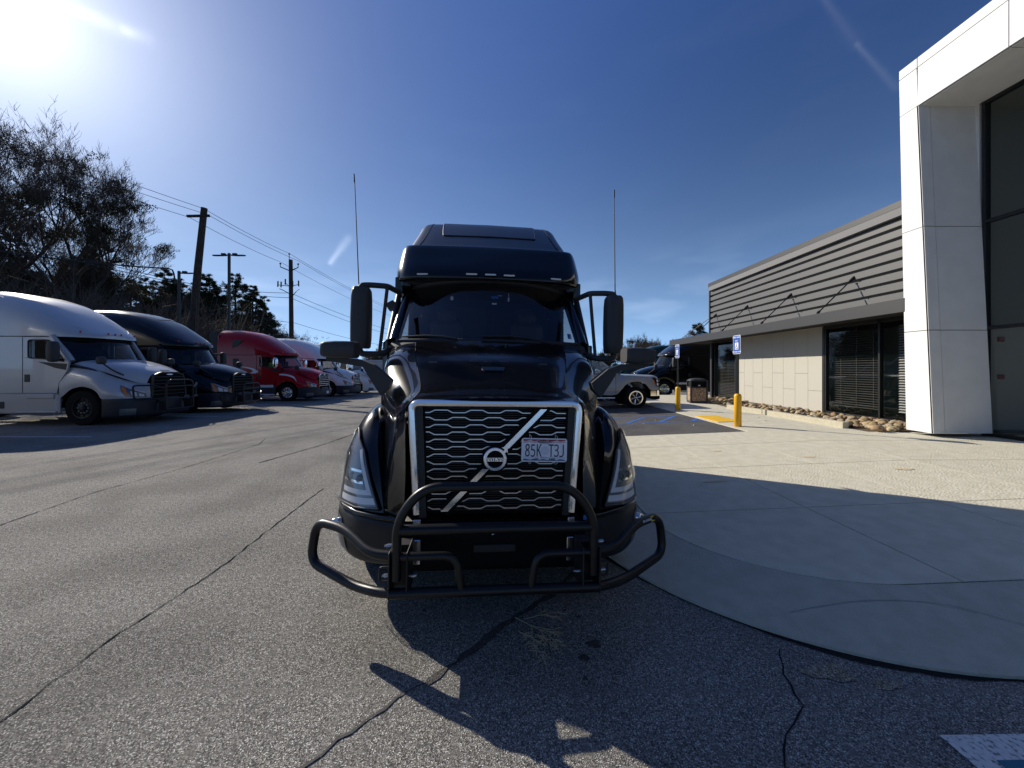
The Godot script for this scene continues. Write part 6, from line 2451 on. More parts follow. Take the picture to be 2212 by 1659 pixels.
func pickup(label: String, at: Vector3, turn: float, plain := false) -> void:
	var t := thing("pickup_truck", label, "pickup", at, turn, "pickups parked in the bay")
	var body: Material = M.white_paint if plain else M.pickup_paint
	var W := 1.0
	for sd in [-1.0, 1.0]:
		# side skin: columns z, lowest y, y of the belt
		var cols := [[-5.85, 0.62, 1.30], [-5.2, 0.60, 1.32], [-4.95, 0.88, 1.32], [-4.60, 1.0, 1.32], [-4.25, 0.88, 1.32], [-4.0, 0.55, 1.32], [-3.2, 0.52, 1.30], [-2.4, 0.52, 1.28], [-1.75, 0.52, 1.27], [-1.50, 0.72, 1.26], [-1.30, 0.93, 1.25], [-0.96, 1.02, 1.235], [-0.62, 0.93, 1.21], [-0.42, 0.72, 1.20], [-0.22, 0.70, 1.18], [-0.08, 0.70, 1.14]]
		var ctrl := []
		for v in [0.0, 0.3, 0.62, 0.85, 1.0]:
			var r := []
			for c in cols:
				var narrow: float = 0.10 * pow(clampf((c[0] + 0.55) / 0.5, 0.0, 1.0), 2.0)
				r.append(Vector3(sd * (W - narrow + 0.015 * sin(PI * v) - 0.06 * pow(v, 3.0)), lerpf(c[1], c[2], v), c[0]))
			ctrl.append(r)
		var s := ST()
		patch(s, ctrl, 60, 10, Vector3(0, 0.9, -2.5))
		part("side", s, body, t)
		var ref := Vector3(0, 0.9, -2.5)
		for zc in [-0.96, -4.60]:
			var wa := ST()
			var r1 := PackedVector3Array()
			var r2 := PackedVector3Array()
			for k in 13:
				var a := PI * k / 12.0
				r1.append(Vector3(sd * 0.985, 0.45 + sin(a) * 0.57, zc + cos(a) * 0.56))
				r2.append(Vector3(sd * 0.62, 0.45 + sin(a) * 0.57, zc + cos(a) * 0.56))
			grid(wa, [r1, r2], Vector3(0, 9, zc))
			part("wheel_well", wa, M.grille_dark, t)
		for zc in [-0.96, -4.60]:
			spoke_wheel(t, Vector3(sd * 0.87, 0.41, zc), sd)
		if not plain:
			for z in [-1.72, -2.85]:
				var ln := ST()
				tube(ln, [Vector3(sd * 1.012, 0.60, z), Vector3(sd * 1.006, 1.0, z), Vector3(sd * 0.96, 1.27, z)], 0.005, 4)
				part("door_gap", ln, M.grille_dark, t)
			var vt := ST()
			on_patch(vt, ctrl, [Vector2(0.600, 0.86), Vector2(0.632, 0.86), Vector2(0.622, 0.80), Vector2(0.603, 0.80)], 3, 0.014, ref)
			on_patch(vt, ctrl, [Vector2(0.612, 0.82), Vector2(0.634, 0.84), Vector2(0.618, 0.56), Vector2(0.604, 0.52)], 3, 0.015, ref)
			part("side_vent", vt, M.chrome, t)
			var st := ST()
			tube(st, [Vector3(sd * 0.98, 0.40, -1.75), Vector3(sd * 0.98, 0.40, -3.9)], 0.04, 8)
			part("running_board", st, M.satin_chrome, t)
			var hl := Node3D.new()
			hl.name = "headlight"
			t.add_child(hl, true)
			var h := ST()
			on_patch(h, ctrl, [Vector2(0.885, 0.93), Vector2(0.998, 0.80), Vector2(0.998, 0.24), Vector2(0.935, 0.24)], 6, 0.006, ref)
			part("housing", h, M.grille_dark, hl)
			var h2 := ST()
			on_patch(h2, ctrl, [Vector2(0.945, 0.74), Vector2(0.985, 0.72), Vector2(0.985, 0.52), Vector2(0.955, 0.52)], 3, 0.012, ref)
			on_patch(h2, ctrl, [Vector2(0.95, 0.46), Vector2(0.985, 0.45), Vector2(0.985, 0.30), Vector2(0.955, 0.30)], 3, 0.012, ref)
			part("lamp", h2, M.lamp_white, hl)
			var h3 := ST()
			on_patch(h3, ctrl, [Vector2(0.893, 0.70), Vector2(0.905, 0.70), Vector2(0.937, 0.28), Vector2(0.928, 0.28)], 3, 0.012, ref)
			part("marker", h3, M.lamp_amber, hl)
		var mr := Node3D.new()
		mr.name = "door_mirror"
		t.add_child(mr, true)
		var mb := ST()
		ball(mb, Vector3(sd * 1.17, 1.40, -1.92), Vector3(0.11, 0.11, 0.09), 14, 8, 0.55)
		part("housing", mb, M.chrome, mr)
		var ma := ST()
		tube(ma, [Vector3(sd * 0.92, 1.31, -1.95), Vector3(sd * 1.12, 1.34, -1.93)], 0.03, 6)
		part("arm", ma, M.black_plastic, mr)
		# greenhouse side: pillars and panes
		var pw := ST()
		prism(pw, PackedVector2Array([Vector2(-1.55, 1.26), Vector2(-1.68, 1.27), Vector2(-2.42, 1.86), Vector2(-3.95, 1.86), Vector2(-4.10, 1.30), Vector2(-4.18, 1.30), Vector2(-4.05, 1.94), Vector2(-2.40, 1.94)]), 0.05, _zy(sd, 0.90))
		box(pw, Vector3(sd * 0.875, 1.58, -2.95), Vector3(0.05, 0.6, 0.09))
		part("pillars", pw, body, t)
		var gl := ST()
		facet(gl, [Vector3(sd * 0.88, 1.27, -1.68), Vector3(sd * 0.86, 1.86, -2.42), Vector3(sd * 0.86, 1.86, -2.92), Vector3(sd * 0.88, 1.29, -2.92)], Vector3(0, 1.5, -2.8))
		facet(gl, [Vector3(sd * 0.88, 1.29, -3.0), Vector3(sd * 0.86, 1.86, -3.0), Vector3(sd * 0.86, 1.86, -3.95), Vector3(sd * 0.88, 1.30, -4.10)], Vector3(0, 1.5, -2.8))
		part("side_glass", gl, M.tinted_glass, t)
	var hd := []
	for e in [[-1.55, 1.285, 1.255, 0.94], [-1.1, 1.29, 1.245, 0.94], [-0.6, 1.27, 1.205, 0.93], [-0.25, 1.255, 1.175, 0.91], [-0.10, 1.20, 1.14, 0.86]]:
		hd.append([Vector3(-e[3], e[2], e[0]), Vector3(-0.75, e[1] - 0.005, e[0]), Vector3(-0.4, e[1], e[0] + 0.01), Vector3(0, e[1] - 0.015, e[0] + 0.02), Vector3(0.4, e[1], e[0] + 0.01), Vector3(0.75, e[1] - 0.005, e[0]), Vector3(e[3], e[2], e[0])])
	var hs := ST()
	patch(hs, hd, 18, 10, Vector3(0, 0.5, -1))
	part("hood", hs, body, t)
	var wsn := ST()
	facet(wsn, [Vector3(-0.86, 1.27, -1.58), Vector3(0.86, 1.27, -1.58), Vector3(0.80, 1.88, -2.38), Vector3(-0.80, 1.88, -2.38)], Vector3(0, 1.4, -3))
	part("windscreen", wsn, M.tinted_glass, t)
	var rf := ST()
	box(rf, Vector3(0, 1.92, -3.2), Vector3(1.72, 0.06, 1.70), 0.025)
	part("roof", rf, body, t)
	var fr := ST()
	box(fr, Vector3(0, 0.92, -0.06), Vector3(1.55, 0.42, 0.08), 0.02)
	part("grille", fr, M.grille_dark, t)
	var gb := ST()
	for y in [0.80, 0.92, 1.04]:
		box(gb, Vector3(0, y, -0.015), Vector3(1.5, 0.03, 0.03), 0.006)
	part("grille_bar", gb, M.satin_chrome, t)
	var bm := ST()
	var pl := [Vector3(-0.99, 0.585, -0.42), Vector3(-0.95, 0.585, -0.12), Vector3(-0.7, 0.585, 0.0), Vector3(0.7, 0.585, 0.0), Vector3(0.95, 0.585, -0.12), Vector3(0.99, 0.585, -0.42)]
	sweep(bm, bend(pl, 0.1, 4), 0.06, 0.20, Vector3.UP)
	part("bumper", bm, M.chrome, t)
	var va := ST()
	box(va, Vector3(0, 0.42, -0.15), Vector3(1.7, 0.16, 0.3), 0.04)
	box(va, Vector3(0, 0.55, -2.9), Vector3(1.5, 0.3, 5.0), 0.05)
	part("underbody", va, M.grille_dark, t)
	var it := ST()
	box(it, Vector3(0, 1.15, -2.8), Vector3(1.7, 0.3, 2.6))
	box(it, Vector3(0, 1.5, -3.3), Vector3(1.4, 0.6, 0.15), 0.05)
	part("interior", it, M.cloth_dark, t)
	var bd := ST()
	box(bd, Vector3(0, 1.30, -4.12), Vector3(1.86, 0.06, 0.08))
	box(bd, Vector3(0, 0.96, -5.86), Vector3(1.9, 0.66, 0.06), 0.02)
	box(bd, Vector3(0, 0.86, -5.0), Vector3(1.8, 0.05, 1.7))
	part("bed", bd, body, t)


func spoke_wheel(t: Node3D, at: Vector3, sd: float) -> void:
	var o := Node3D.new()
	o.name = "wheel"
	o.position = at
	t.add_child(o, true)
	var out := Basis(Vector3.BACK, -PI / 2 * sd)
	var s := ST()
	lathe(s, [Vector2(0.24, -0.13), Vector2(0.38, -0.13), Vector2(0.41, -0.09), Vector2(0.41, 0.09), Vector2(0.385, 0.125), Vector2(0.27, 0.13), Vector2(0.245, 0.11)], Transform3D(out, Vector3.ZERO), 32, true)
	part("tyre", s, M.rubber, o)
	var d := ST()
	lathe(d, [Vector2(0.245, 0.02), Vector2(0.262, 0.125), Vector2(0.25, 0.132), Vector2(0.225, 0.11), Vector2(0.215, 0.03), Vector2(0.0, 0.02)], Transform3D(out, Vector3.ZERO), 28, true)
	part("barrel", d, M.black_plastic, o)
	var r := ST()
	lathe(r, [Vector2(0.263, 0.10), Vector2(0.263, 0.133), Vector2(0.225, 0.133), Vector2(0.222, 0.10)], Transform3D(out, Vector3.ZERO), 28, true)
	for k in 6:
		var a := TAU * k / 6.0 + 0.26
		for e in [-0.10, 0.10]:
			var p0 := out * Vector3(cos(a) * 0.05, 0.105, sin(a) * 0.05)
			var p1 := out * Vector3(cos(a + e) * 0.235, 0.118, sin(a + e) * 0.235)
			tube(r, [p0, p1], 0.014, 6, false)
	lathe(r, [Vector2(0.06, 0.08), Vector2(0.055, 0.12), Vector2(0.0, 0.125)], Transform3D(out, Vector3.ZERO), 14)
	part("rim", r, M.chrome, o)


func bollards() -> void:
	var lab := ["yellow bollard with blue parking sign, nearer the camera", "yellow bollard with blue parking sign, farther, by the pickup's nose"]
	var at := [Vector3(5.53, apron_y(5.53), -9.40), Vector3(5.62, apron_y(5.62), -13.0)]
	for i in 2:
		var t := thing("bollard", lab[i], "bollard", at[i], -PI / 2, "bollards with parking signs")
		var s := ST()
		lathe(s, [Vector2(0.0, -0.1), Vector2(0.083, -0.1), Vector2(0.083, 0.74), Vector2(0.078, 0.765), Vector2(0.055, 0.795), Vector2(0.0, 0.80)], Transform3D.IDENTITY, 24, false)
		part("post_cover", s, M.bollard_yellow, t)
		var p := ST()
		for x in [-0.022, 0.022]:
			box(p, Vector3(x, 1.48, 0), Vector3(0.014, 1.45, 0.035), 0.002)
		box(p, Vector3(0, 1.48, -0.014), Vector3(0.04, 1.45, 0.006))
		part("sign_post", p, M.post_dark, t)
		var sg := Node3D.new()
		sg.name = "sign"
		sg.position = Vector3(0, 2.0, 0.024)
		t.add_child(sg, true)
		var rr := func(w: float, h: float, r: float) -> PackedVector2Array:
			var o := PackedVector2Array()
			for c in [[1, 1, 0.0], [-1, 1, 0.5], [-1, -1, 1.0], [1, -1, 1.5]]:
				for k in 5:
					var a: float = (c[2] + 0.5 * k / 4.0) * PI
					o.append(Vector2(c[0] * (w - r) + cos(a) * r, c[1] * (h - r) + sin(a) * r))
			return o
		var q := ST()
		prism(q, rr.call(0.152, 0.228, 0.03), 0.003)
		part("panel", q, M.sign_white, sg)
		var q2 := ST()
		prism(q2, rr.call(0.140, 0.216, 0.024), 0.002, Transform3D(Basis.IDENTITY, Vector3(0, 0, 0.0025)))
		part("blue_field", q2, M.sign_blue, sg)
		var q3 := ST()
		prism(q3, rr.call(0.072, 0.085, 0.008), 0.001, Transform3D(Basis.IDENTITY, Vector3(0, -0.035, 0.0045)))
		part("white_field", q3, M.sign_white, sg)
		var wl := ST()
		var wx := []
		for k in 15:
			var a := deg_to_rad(100.0 + 250.0 * k / 14.0)
			wx.append(Vector3(cos(a) * 0.034 - 0.002, -0.07 + sin(a) * 0.034, 0.006))
		tube(wl, wx, 0.0055, 5)
		tube(wl, [Vector3(-0.006, 0.015, 0.006), Vector3(-0.004, -0.042, 0.006), Vector3(0.026, -0.046, 0.006), Vector3(0.04, -0.095, 0.006), Vector3(0.052, -0.09, 0.006)], 0.0055, 5)
		tube(wl, [Vector3(-0.005, -0.018, 0.006), Vector3(0.02, -0.02, 0.006)], 0.0045, 5)
		ball(wl, Vector3(-0.008, 0.03, 0.006), Vector3(0.010, 0.010, 0.004), 10, 6)
		part("wheelchair_symbol", wl, M.post_dark, sg)
		words("lettering", "PERMIT PARKING", 0.034, 0.002, M.sign_white, sg, Transform3D(Basis.IDENTITY, Vector3(0, 0.175, 0.004)), "Droid Sans", true, 0.85)
		words("lettering", "ONLY", 0.034, 0.002, M.sign_white, sg, Transform3D(Basis.IDENTITY, Vector3(0, 0.095, 0.004)), "Droid Sans", true, 1.0)
		words("lettering", "TOW-AWAY ZONE", 0.034, 0.002, M.sign_white, sg, Transform3D(Basis.IDENTITY, Vector3(0, -0.175, 0.004)), "Droid Sans", true, 0.9)


func bin() -> void:
	var t := thing("litter_bin", "square litter bin with pebble panels and dark hooded lid", "litter bin", Vector3(7.62, apron_y(7.62) - 0.005, -15.8), -0.22)
	t.scale = Vector3.ONE * 0.80
	var s := ST()
	box(s, Vector3(0, 0.06, 0), Vector3(0.80, 0.12, 0.80), 0.01)
	for x in [-0.38, 0.38]:
		for z in [-0.38, 0.38]:
			box(s, Vector3(x, 0.60, z), Vector3(0.07, 1.12, 0.07), 0.008)
	box(s, Vector3(0, 0.80, 0), Vector3(0.82, 0.06, 0.82), 0.01)
	part("frame", s, M.grey_plastic, t)
	for k in 4:
		var b := Basis(Vector3.UP, PI / 2 * k)
		var p := ST()
		box(p, b * Vector3(0, 0.44, 0.375), Vector3(0.68, 0.66, 0.03), 0.004, b)
		part("pebble_panel", p, M.pebble_panel, t)
		var q := ST()
		box(q, b * Vector3(0, 0.98, 0.33), Vector3(0.66, 0.28, 0.02), 0.0, b)
		part("opening", q, M.grille_dark, t)
	var l := ST()
	var rows := []
	for e in [[1.12, 0.42], [1.17, 0.42], [1.24, 0.30], [1.27, 0.12]]:
		var r := PackedVector3Array()
		for k in 24:
			var a := TAU * k / 24.0 + PI / 4
			var c := Vector2(cos(a), sin(a))
			c /= pow(pow(absf(c.x), 8.0) + pow(absf(c.y), 8.0), 0.125)
			r.append(Vector3(c.x * e[1], e[0], c.y * e[1]))
		rows.append(r)
	grid(l, rows, Vector3(0, 0.9, 0), true)
	facet(l, Array(rows[-1]), Vector3(0, 0.9, 0))
	part("hood", l, M.grey_plastic, t)
	var lt := ST()
	ball(lt, Vector3(0.02, 0.90, 0.33), Vector3(0.07, 0.04, 0.03), 8, 5)
	part("liner_edge", lt, M.lamp_white, t)


# ------------------------------------------------------------------ trees

func branch(s: SurfaceTool, tw: SurfaceTool, tips: Array, p: Vector3, d: Vector3, len: float, r: float, depth: int, o: Dictionary) -> void:
	var pts := [p]
	var rad := [r]
	var n := 4
	var q := p
	var dd := d
	var r1: float = r * (0.55 if depth > 0 else 0.35)
	var nodes := []
	for i in n:
		dd = (dd + Vector3(rng.randf_range(-1, 1), rng.randf_range(-0.6, 1), rng.randf_range(-1, 1)) * o.wander + Vector3.UP * o.lift * (1.0 if depth < 3 else 0.4)).normalized()
		q += dd * len / n
		pts.append(q)
		rad.append(lerpf(r, r1, float(i + 1) / n))
		nodes.append([q, dd, rad[-1], float(i + 1) / n])
	var sides := 7 if r > 0.12 else (5 if r > 0.05 else 3)
	tube(s if r > 0.03 else tw, pts, rad, sides, false)
	if depth == 0:
		tips.append([q, dd])
		# last fine twigs
		for i in o.get("fine", 4):
			var f0: Vector3 = pts[rng.randi_range(1, n)]
			var e := (dd + Vector3(rng.randf_range(-1, 1), rng.randf_range(-0.3, 0.9), rng.randf_range(-1, 1)) * 0.9).normalized()
			var l := maxf(len * 0.5, 0.45) * rng.randf_range(0.6, 1.2)
			tube(tw, [f0, f0 + e * l * 0.5 + Vector3(0, 0.02, 0), f0 + (e + Vector3(rng.randf_range(-1, 1), rng.randf(), rng.randf_range(-1, 1)) * 0.25) * l], [0.015, 0.012, 0.008], 3, false)
		return
	var kids: int = o.kids[mini(depth, o.kids.size() - 1)]
	for k in kids:
		var nd: Array = nodes[n - 1] if k == 0 else nodes[rng.randi_range(1, n - 1)]
		var side := Vector3(rng.randf_range(-1, 1), rng.randf_range(-0.35, 0.7), rng.randf_range(-1, 1)).normalized()
		var dir: Vector3 = (nd[1] + side * (o.spread if k > 0 else 0.35)).normalized()
		branch(s, tw, tips, nd[0], dir, len * rng.randf_range(0.60, 0.82), minf(nd[2] * 0.80, r * 0.72), depth - 1, o)


func leaf_sprig(m: Material, n: int, size: float, long: float, sd: int) -> ArrayMesh:
	var s := ST()
	var g := RandomNumberGenerator.new()
	g.seed = sd
	for i in n:
		var c := Vector3(g.randf_range(-1, 1), g.randf_range(-0.7, 0.7), g.randf_range(-1, 1)) * size * 2.2
		var d := Vector3(g.randf_range(-1, 1), g.randf_range(-0.8, 0.8), g.randf_range(-1, 1)).normalized()
		var e := d.cross(Vector3(g.randf(), g.randf() + 0.3, g.randf())).normalized()
		var l := size * long * g.randf_range(0.7, 1.3)
		var w := size * 0.42
		facet(s, [c, c + d * l * 0.45 + e * w, c + d * l, c + d * l * 0.45 - e * w], c + d.cross(e) * -5.0)
	return mesh_of(s, m)


func needle_tuft(m: Material, n: int, len: float, sd: int) -> ArrayMesh:
	var s := ST()
	var g := RandomNumberGenerator.new()
	g.seed = sd
	for i in n:
		var d := Vector3(g.randf_range(-1, 1), g.randf_range(-0.45, 1), g.randf_range(-1, 1)).normalized()
		var e := d.cross(Vector3(g.randf_range(-1, 1), g.randf_range(-1, 1), g.randf_range(-1, 1))).normalized() * len * 0.075
		var a := d * len * 0.05
		facet(s, [a - e, a + e, d * len * g.randf_range(0.75, 1.1)], d.cross(e) * -9.0)
	return mesh_of(s, m)


func hardwood(label: String, at: Vector3, h: float, sd: int, o: Dictionary, leaves := 0) -> Node3D:
	rng.seed = sd
	var t := thing("bare_tree", label, "tree", at, 0.0, o.get("group", ""))
	var s := ST()
	var tw := ST()
	var tips := []
	var lean: Vector3 = o.get("lean", Vector3.ZERO)
	var r0: float = o.get("r", h * 0.018)
	# trunk up to the first fork
	var fork: float = h * o.get("fork", 0.28)
	var base := Vector3.ZERO
	var top := Vector3(lean.x * fork, fork, lean.z * fork)
	tube(s, [Vector3(0, -0.3, 0), Vector3(0, 0.3, 0), top * 0.5 + Vector3(0.08, 0, 0.05), top], [r0 * 1.5, r0 * 1.15, r0, r0 * 0.9], 9, false)
	var m: int = o.get("limbs", 5)
	for i in m:
		var a := TAU * (i + rng.randf() * 0.6) / m
		var out := Vector3(cos(a), rng.randf_range(0.7, 1.5) if i > 0 else 2.6, sin(a)).normalized()
		branch(s, tw, tips, top * rng.randf_range(0.82, 1.0), (out + lean).normalized(), (h - fork) * rng.randf_range(0.34, 0.44) * o.get("reach", 1.0), r0 * (0.75 if i == 0 else 0.55), o.get("depth", 5), o)
	# a few lower limbs
	for i in o.get("low", 3):
		var a := rng.randf() * TAU
		branch(s, tw, tips, top * rng.randf_range(0.45, 0.9), Vector3(cos(a), 0.35, sin(a)).normalized(), (h - fork) * 0.26, r0 * 0.3, maxi(o.get("depth", 5) - 1, 1), o)
	part("trunk", s, M.bark, t)
	if tw:
		part("crown", tw, M.twig_bark, t).set_meta("kind", "stuff")
	if leaves > 0 and tips.size() > 0:
		var xf := []
		var clumps := []
		for i in maxi(3, leaves / 45):
			clumps.append(tips[rng.randi() % tips.size()][0])
		for i in leaves:
			var p: Vector3 = tips[rng.randi() % tips.size()][0]
			if i % 4 != 0:
				# most leaves hang on in clumps
				var c: Vector3 = clumps[rng.randi() % clumps.size()]
				p = c + Vector3(rng.randfn(), rng.randfn() * 0.6, rng.randfn()) * h * 0.030
			xf.append(Transform3D(Basis.from_euler(Vector3(rng.randf() * 6, rng.randf() * 6, 0)).scaled(Vector3.ONE * rng.randf_range(0.7, 1.4)), p))
		many("leaves", leaf_sprig(M.leaf_olive if o.get("green", true) else M.leaf_brown, 20, 0.12, 1.5, sd), xf, t)
	return t


func pine(label: String, at: Vector3, h: float, sd: int, crown_from := 0.35, width := 0.16, group := "pines in the wood", dens := 1.0) -> Node3D:
	rng.seed = sd
	var t := thing("pine_tree", label, "tree", at, 0.0, group)
	var s := ST()
	var r := h * 0.012
	tube(s, [Vector3(0, -0.3, 0), Vector3(0.05, h * 0.4, 0.0), Vector3(-0.05, h * 0.75, 0.05), Vector3(0, h * 0.98, 0)], [r * 1.2, r, r * 0.65, r * 0.15], 8, false)
	var xf := []
	var y := h * crown_from
	while y < h * 0.985:
		var f := (y - h * crown_from) / (h * (1.0 - crown_from))
		var reach := h * width * (1.0 - pow(f, 2.2)) * rng.randf_range(0.55, 1.15) + 0.3
		for k in rng.randi_range(2, 4):
			var a := rng.randf() * TAU
			var d := Vector3(cos(a), rng.randf_range(-0.05, 0.5), sin(a)).normalized()
			var p0 := Vector3(0, y, 0)
			var p1 := p0 + d * reach * 0.55 + Vector3(0, -0.06 * reach, 0)
			var p2 := p0 + d * reach + Vector3(0, 0.10 * reach, 0)
			tube(s, [p0, p1, p2], [r * 0.28, r * 0.2, r * 0.08], 4, false)
			var n := int(reach * 7.0 * dens)
			for i in n:
				var q := p1.lerp(p2, pow(rng.randf(), 0.7) * 1.05) + Vector3(rng.randfn(), rng.randfn() * 0.55, rng.randfn()) * reach * 0.15
				xf.append(Transform3D(Basis.from_euler(Vector3(rng.randf_range(-0.6, 0.6), rng.randf() * 6, rng.randf_range(-0.6, 0.6))).scaled(Vector3.ONE * rng.randf_range(0.8, 1.5)), q))
		y += h * 0.030
	part("trunk", s, M.bark, t)
	many("crown", needle_tuft(M.needle_green, 26, 0.34, sd), xf, t)
	return t


func again(o: Node3D, label: String, at: Vector3, turn: float, sc: float) -> Node3D:
	var c: Node3D = o.duplicate()
	c.name = numbered(str(o.name).rstrip("0123456789").trim_suffix("_"))
	add_child(c)
	c.position = at
	c.rotation.y = turn
	c.scale = Vector3.ONE * sc
	c.set_meta("label", label)
	return c


func woods() -> void:
	var oak := {"wander": 0.20, "lift": 0.05, "spread": 0.95, "kids": [0, 4, 4, 4, 3, 3], "depth": 5, "fork": 0.26, "limbs": 5, "low": 4, "group": "bare trees in the wood"}
	var gy := func(x: float, z: float) -> float: return ground_y(x, z)
	# the two big oaks at the left
	var a := hardwood("tall bare oak with leaf clumps, crown reaching right over the parked trucks", Vector3(-54.0, 2.6, -47.0), 22.0, 11, oak.merged({"lean": Vector3(0.03, 0, 0), "r": 0.55, "limbs": 6, "spread": 0.62, "reach": 0.98, "fine": 6}, true), 1300)
	var b := hardwood("tallest oak at the left edge of the wood with dense leaf clumps", Vector3(-59.5, 2.6, -42.0), 28.0, 12, oak.merged({"r": 0.5, "spread": 0.75, "fine": 6}, true), 2000)
	var c := hardwood("slim bare tree among the pines in the wood", Vector3(-62.0, 2.0, -55.0), 17.0, 13, oak.merged({"depth": 4, "r": 0.22, "limbs": 4, "fork": 0.4, "kids": [0, 4, 4, 4, 4]}, true), 120)
	var spots := [[-50.0, -57.0, 14.5, "slim bare tree just right of the tall oak"], [-73.0, -55.0, 17.0, "slim bare tree behind the left oak"], [-52.0, -64.0, 16.0, "slim bare tree deep in the wood, behind the navy truck"], [-54.5, -66.0, 15.5, "slim bare tree left of the pole with the crossarm"], [-47.5, -68.0, 14.5, "slim bare tree behind the double-headed lamp"], [-44.5, -72.0, 10.5, "slim bare tree at the right end of the wood"], [-68.0, -48.0, 15.0, "slim bare tree above the silver truck's roof"], [-59.0, -50.0, 15.0, "slim bare tree between the two tall oaks"]]
	for i in spots.size():
		var e: Array = spots[i]
		again(c, e[3], Vector3(e[0], gy.call(e[0], e[1]), e[1]), i * 1.7, e[2] / 17.0)
	# pines
	var p1 := pine("dark pine behind the tall oak's trunk", Vector3(-58.0, 1.5, -54.0), 18.5, 21, 0.28, 0.18, "pines in the wood", 1.8)
	var p2 := pine("tall slim pine right of the double-headed lamp", Vector3(-47.5, gy.call(-43.5, -66.0), -66.0), 19.0, 22, 0.24, 0.17, "pines in the wood", 2.0)
	var p3 := pine("round-topped pine at the right end of the wood", Vector3(-47.2, gy.call(-41.5, -70.0), -70.0), 17.5, 23, 0.20, 0.19, "pines in the wood", 2.0)
	var ps := [[p1, -68.0, -52.0, 21.0, "pine at the far left, behind the tallest oak"], [p2, -62.5, -57.0, 20.0, "pine left of the tall oak, in the second rank"], [p1, -52.5, -58.0, 17.5, "pine right of the tall oak's trunk"], [p3, -73.0, -50.0, 20.0, "broad pine above the silver truck"], [p2, -77.0, -54.0, 22.0, "leftmost pine of the wood"], [p3, -50.5, -64.0, 17.5, "round pine left of the leaning utility pole"], [p1, -51.8, -65.0, 18.5, "pine between the leaning pole and the lamp"], [p3, -47.3, -74.0, 14.0, "last small pine at the right end of the wood"], [p2, -45.8, -71.0, 16.0, "pine second from the right end of the wood"], [p1, -54.0, -62.0, 17.0, "pine deep in the wood behind the red truck"], [p3, -65.5, -60.0, 18.0, "broad pine in the third rank, behind the tall oak"], [p2, -71.0, -62.0, 20.0, "tall pine in the third rank at the far left"], [p3, -58.5, -59.0, 16.0, "bushy pine filling the gap right of the oak's trunk"], [p1, -55.5, -61.0, 15.5, "pine in the third rank, over the navy truck's roof"], [p2, -62.0, -65.0, 18.0, "pine in the third rank, over the silver truck's hood"], [p3, -51.0, -61.0, 14.0, "low round pine left of the half-hidden lamp"], [p1, -66.0, -56.0, 16.0, "dense pine low between the two tall oaks"]]
	for i in ps.size():
		var e: Array = ps[i]
		var src: Node3D = e[0]
		var hh: float = {p1: 18.5, p2: 19.0, p3: 17.5}[src]
		again(src, e[4], Vector3(e[1], gy.call(e[1], e[2]), e[2]), i * 2.1, e[3] / hh)
	# undergrowth: bare stems and saplings, too many to count
	rng.seed = 77
	var shrubs := []
	for k in 3:
		var s := ST()
		for i in 9:
			var an := rng.randf() * TAU
			var q := Vector3(cos(an), 0, sin(an)) * rng.randf() * 0.5
			var d := Vector3(rng.randf_range(-0.35, 0.35), 1.0, rng.randf_range(-0.35, 0.35))
			var hgt := rng.randf_range(1.6, 3.2)
			tube(s, [q, q + d * hgt * 0.5, q + d * hgt + Vector3(rng.randfn(), 0, rng.randfn()) * 0.25], [0.022, 0.016, 0.007], 3, false)
			for j in 6:
				var f := rng.randf_range(0.25, 0.95)
				var st := q + d * hgt * f
				tube(s, [st, st + Vector3(rng.randf_range(-1, 1), rng.randf_range(0.3, 1.2), rng.randf_range(-1, 1)) * 0.55], [0.010, 0.005], 3, false)
		shrubs.append(mesh_of(s, M.brush_stem))
	for k in 3:
		var xf := []
		for i in 1300:
			var z := rng.randf_range(-78.0, -18.0)
			var x := -34.0 - rng.randf() * 26.0
			if z < -56.0:
				x = -42.0 - rng.randf() * 18.0 - (z + 56.0) * -0.2
			var sc := rng.randf_range(1.1, 2.5)
			xf.append(Transform3D(Basis(Vector3.UP, rng.randf() * 6.3).scaled(Vector3(sc, sc * rng.randf_range(0.8, 1.5), sc)), Vector3(x, gy.call(x, z), z)))
		meta(many("undergrowth", shrubs[k], xf, self), "tangle of brown leafless undergrowth filling the wood's floor", "undergrowth")
	var vx := []
	var vine := leaf_sprig(M.leaf_brown, 14, 0.13, 1.4, 9)
	for i in 9000:
		var z := rng.randf_range(-76.0, -22.0)
		var x := -36.0 - rng.randf() * 26.0
		vx.append(Transform3D(Basis.from_euler(Vector3(rng.randf() * 6, rng.randf() * 6, 0)).scaled(Vector3.ONE * rng.randf_range(0.6, 1.4)), Vector3(x, gy.call(x, z) + pow(rng.randf(), 1.5) * 8.5, z)))
	meta(many("undergrowth_leaves", vine, vx, self), "withered brown leaves clinging in the undergrowth", "foliage")
	# slim trunks among the undergrowth
	# beyond the lot: single trees against the sky and a low far hedge
	hardwood("thin bare tree with drooping twigs beside the second utility pole", Vector3(-36.5, gy.call(-36.5, -62.0), -62.0), 9.5, 31, {"wander": 0.22, "lift": -0.03, "spread": 1.1, "kids": [0, 3, 4, 4], "depth": 3, "fork": 0.55, "limbs": 4, "low": 4, "r": 0.13, "group": ""}, 0)
	var sm := hardwood("small bare tree on the horizon, left of the hood mirror", Vector3(-43.0, -0.6, -95.0), 8.5, 32, {"wander": 0.2, "lift": 0.08, "spread": 0.7, "kids": [0, 3, 4, 4], "depth": 3, "fork": 0.3, "limbs": 5, "low": 2, "r": 0.12, "group": "far trees"}, 0)
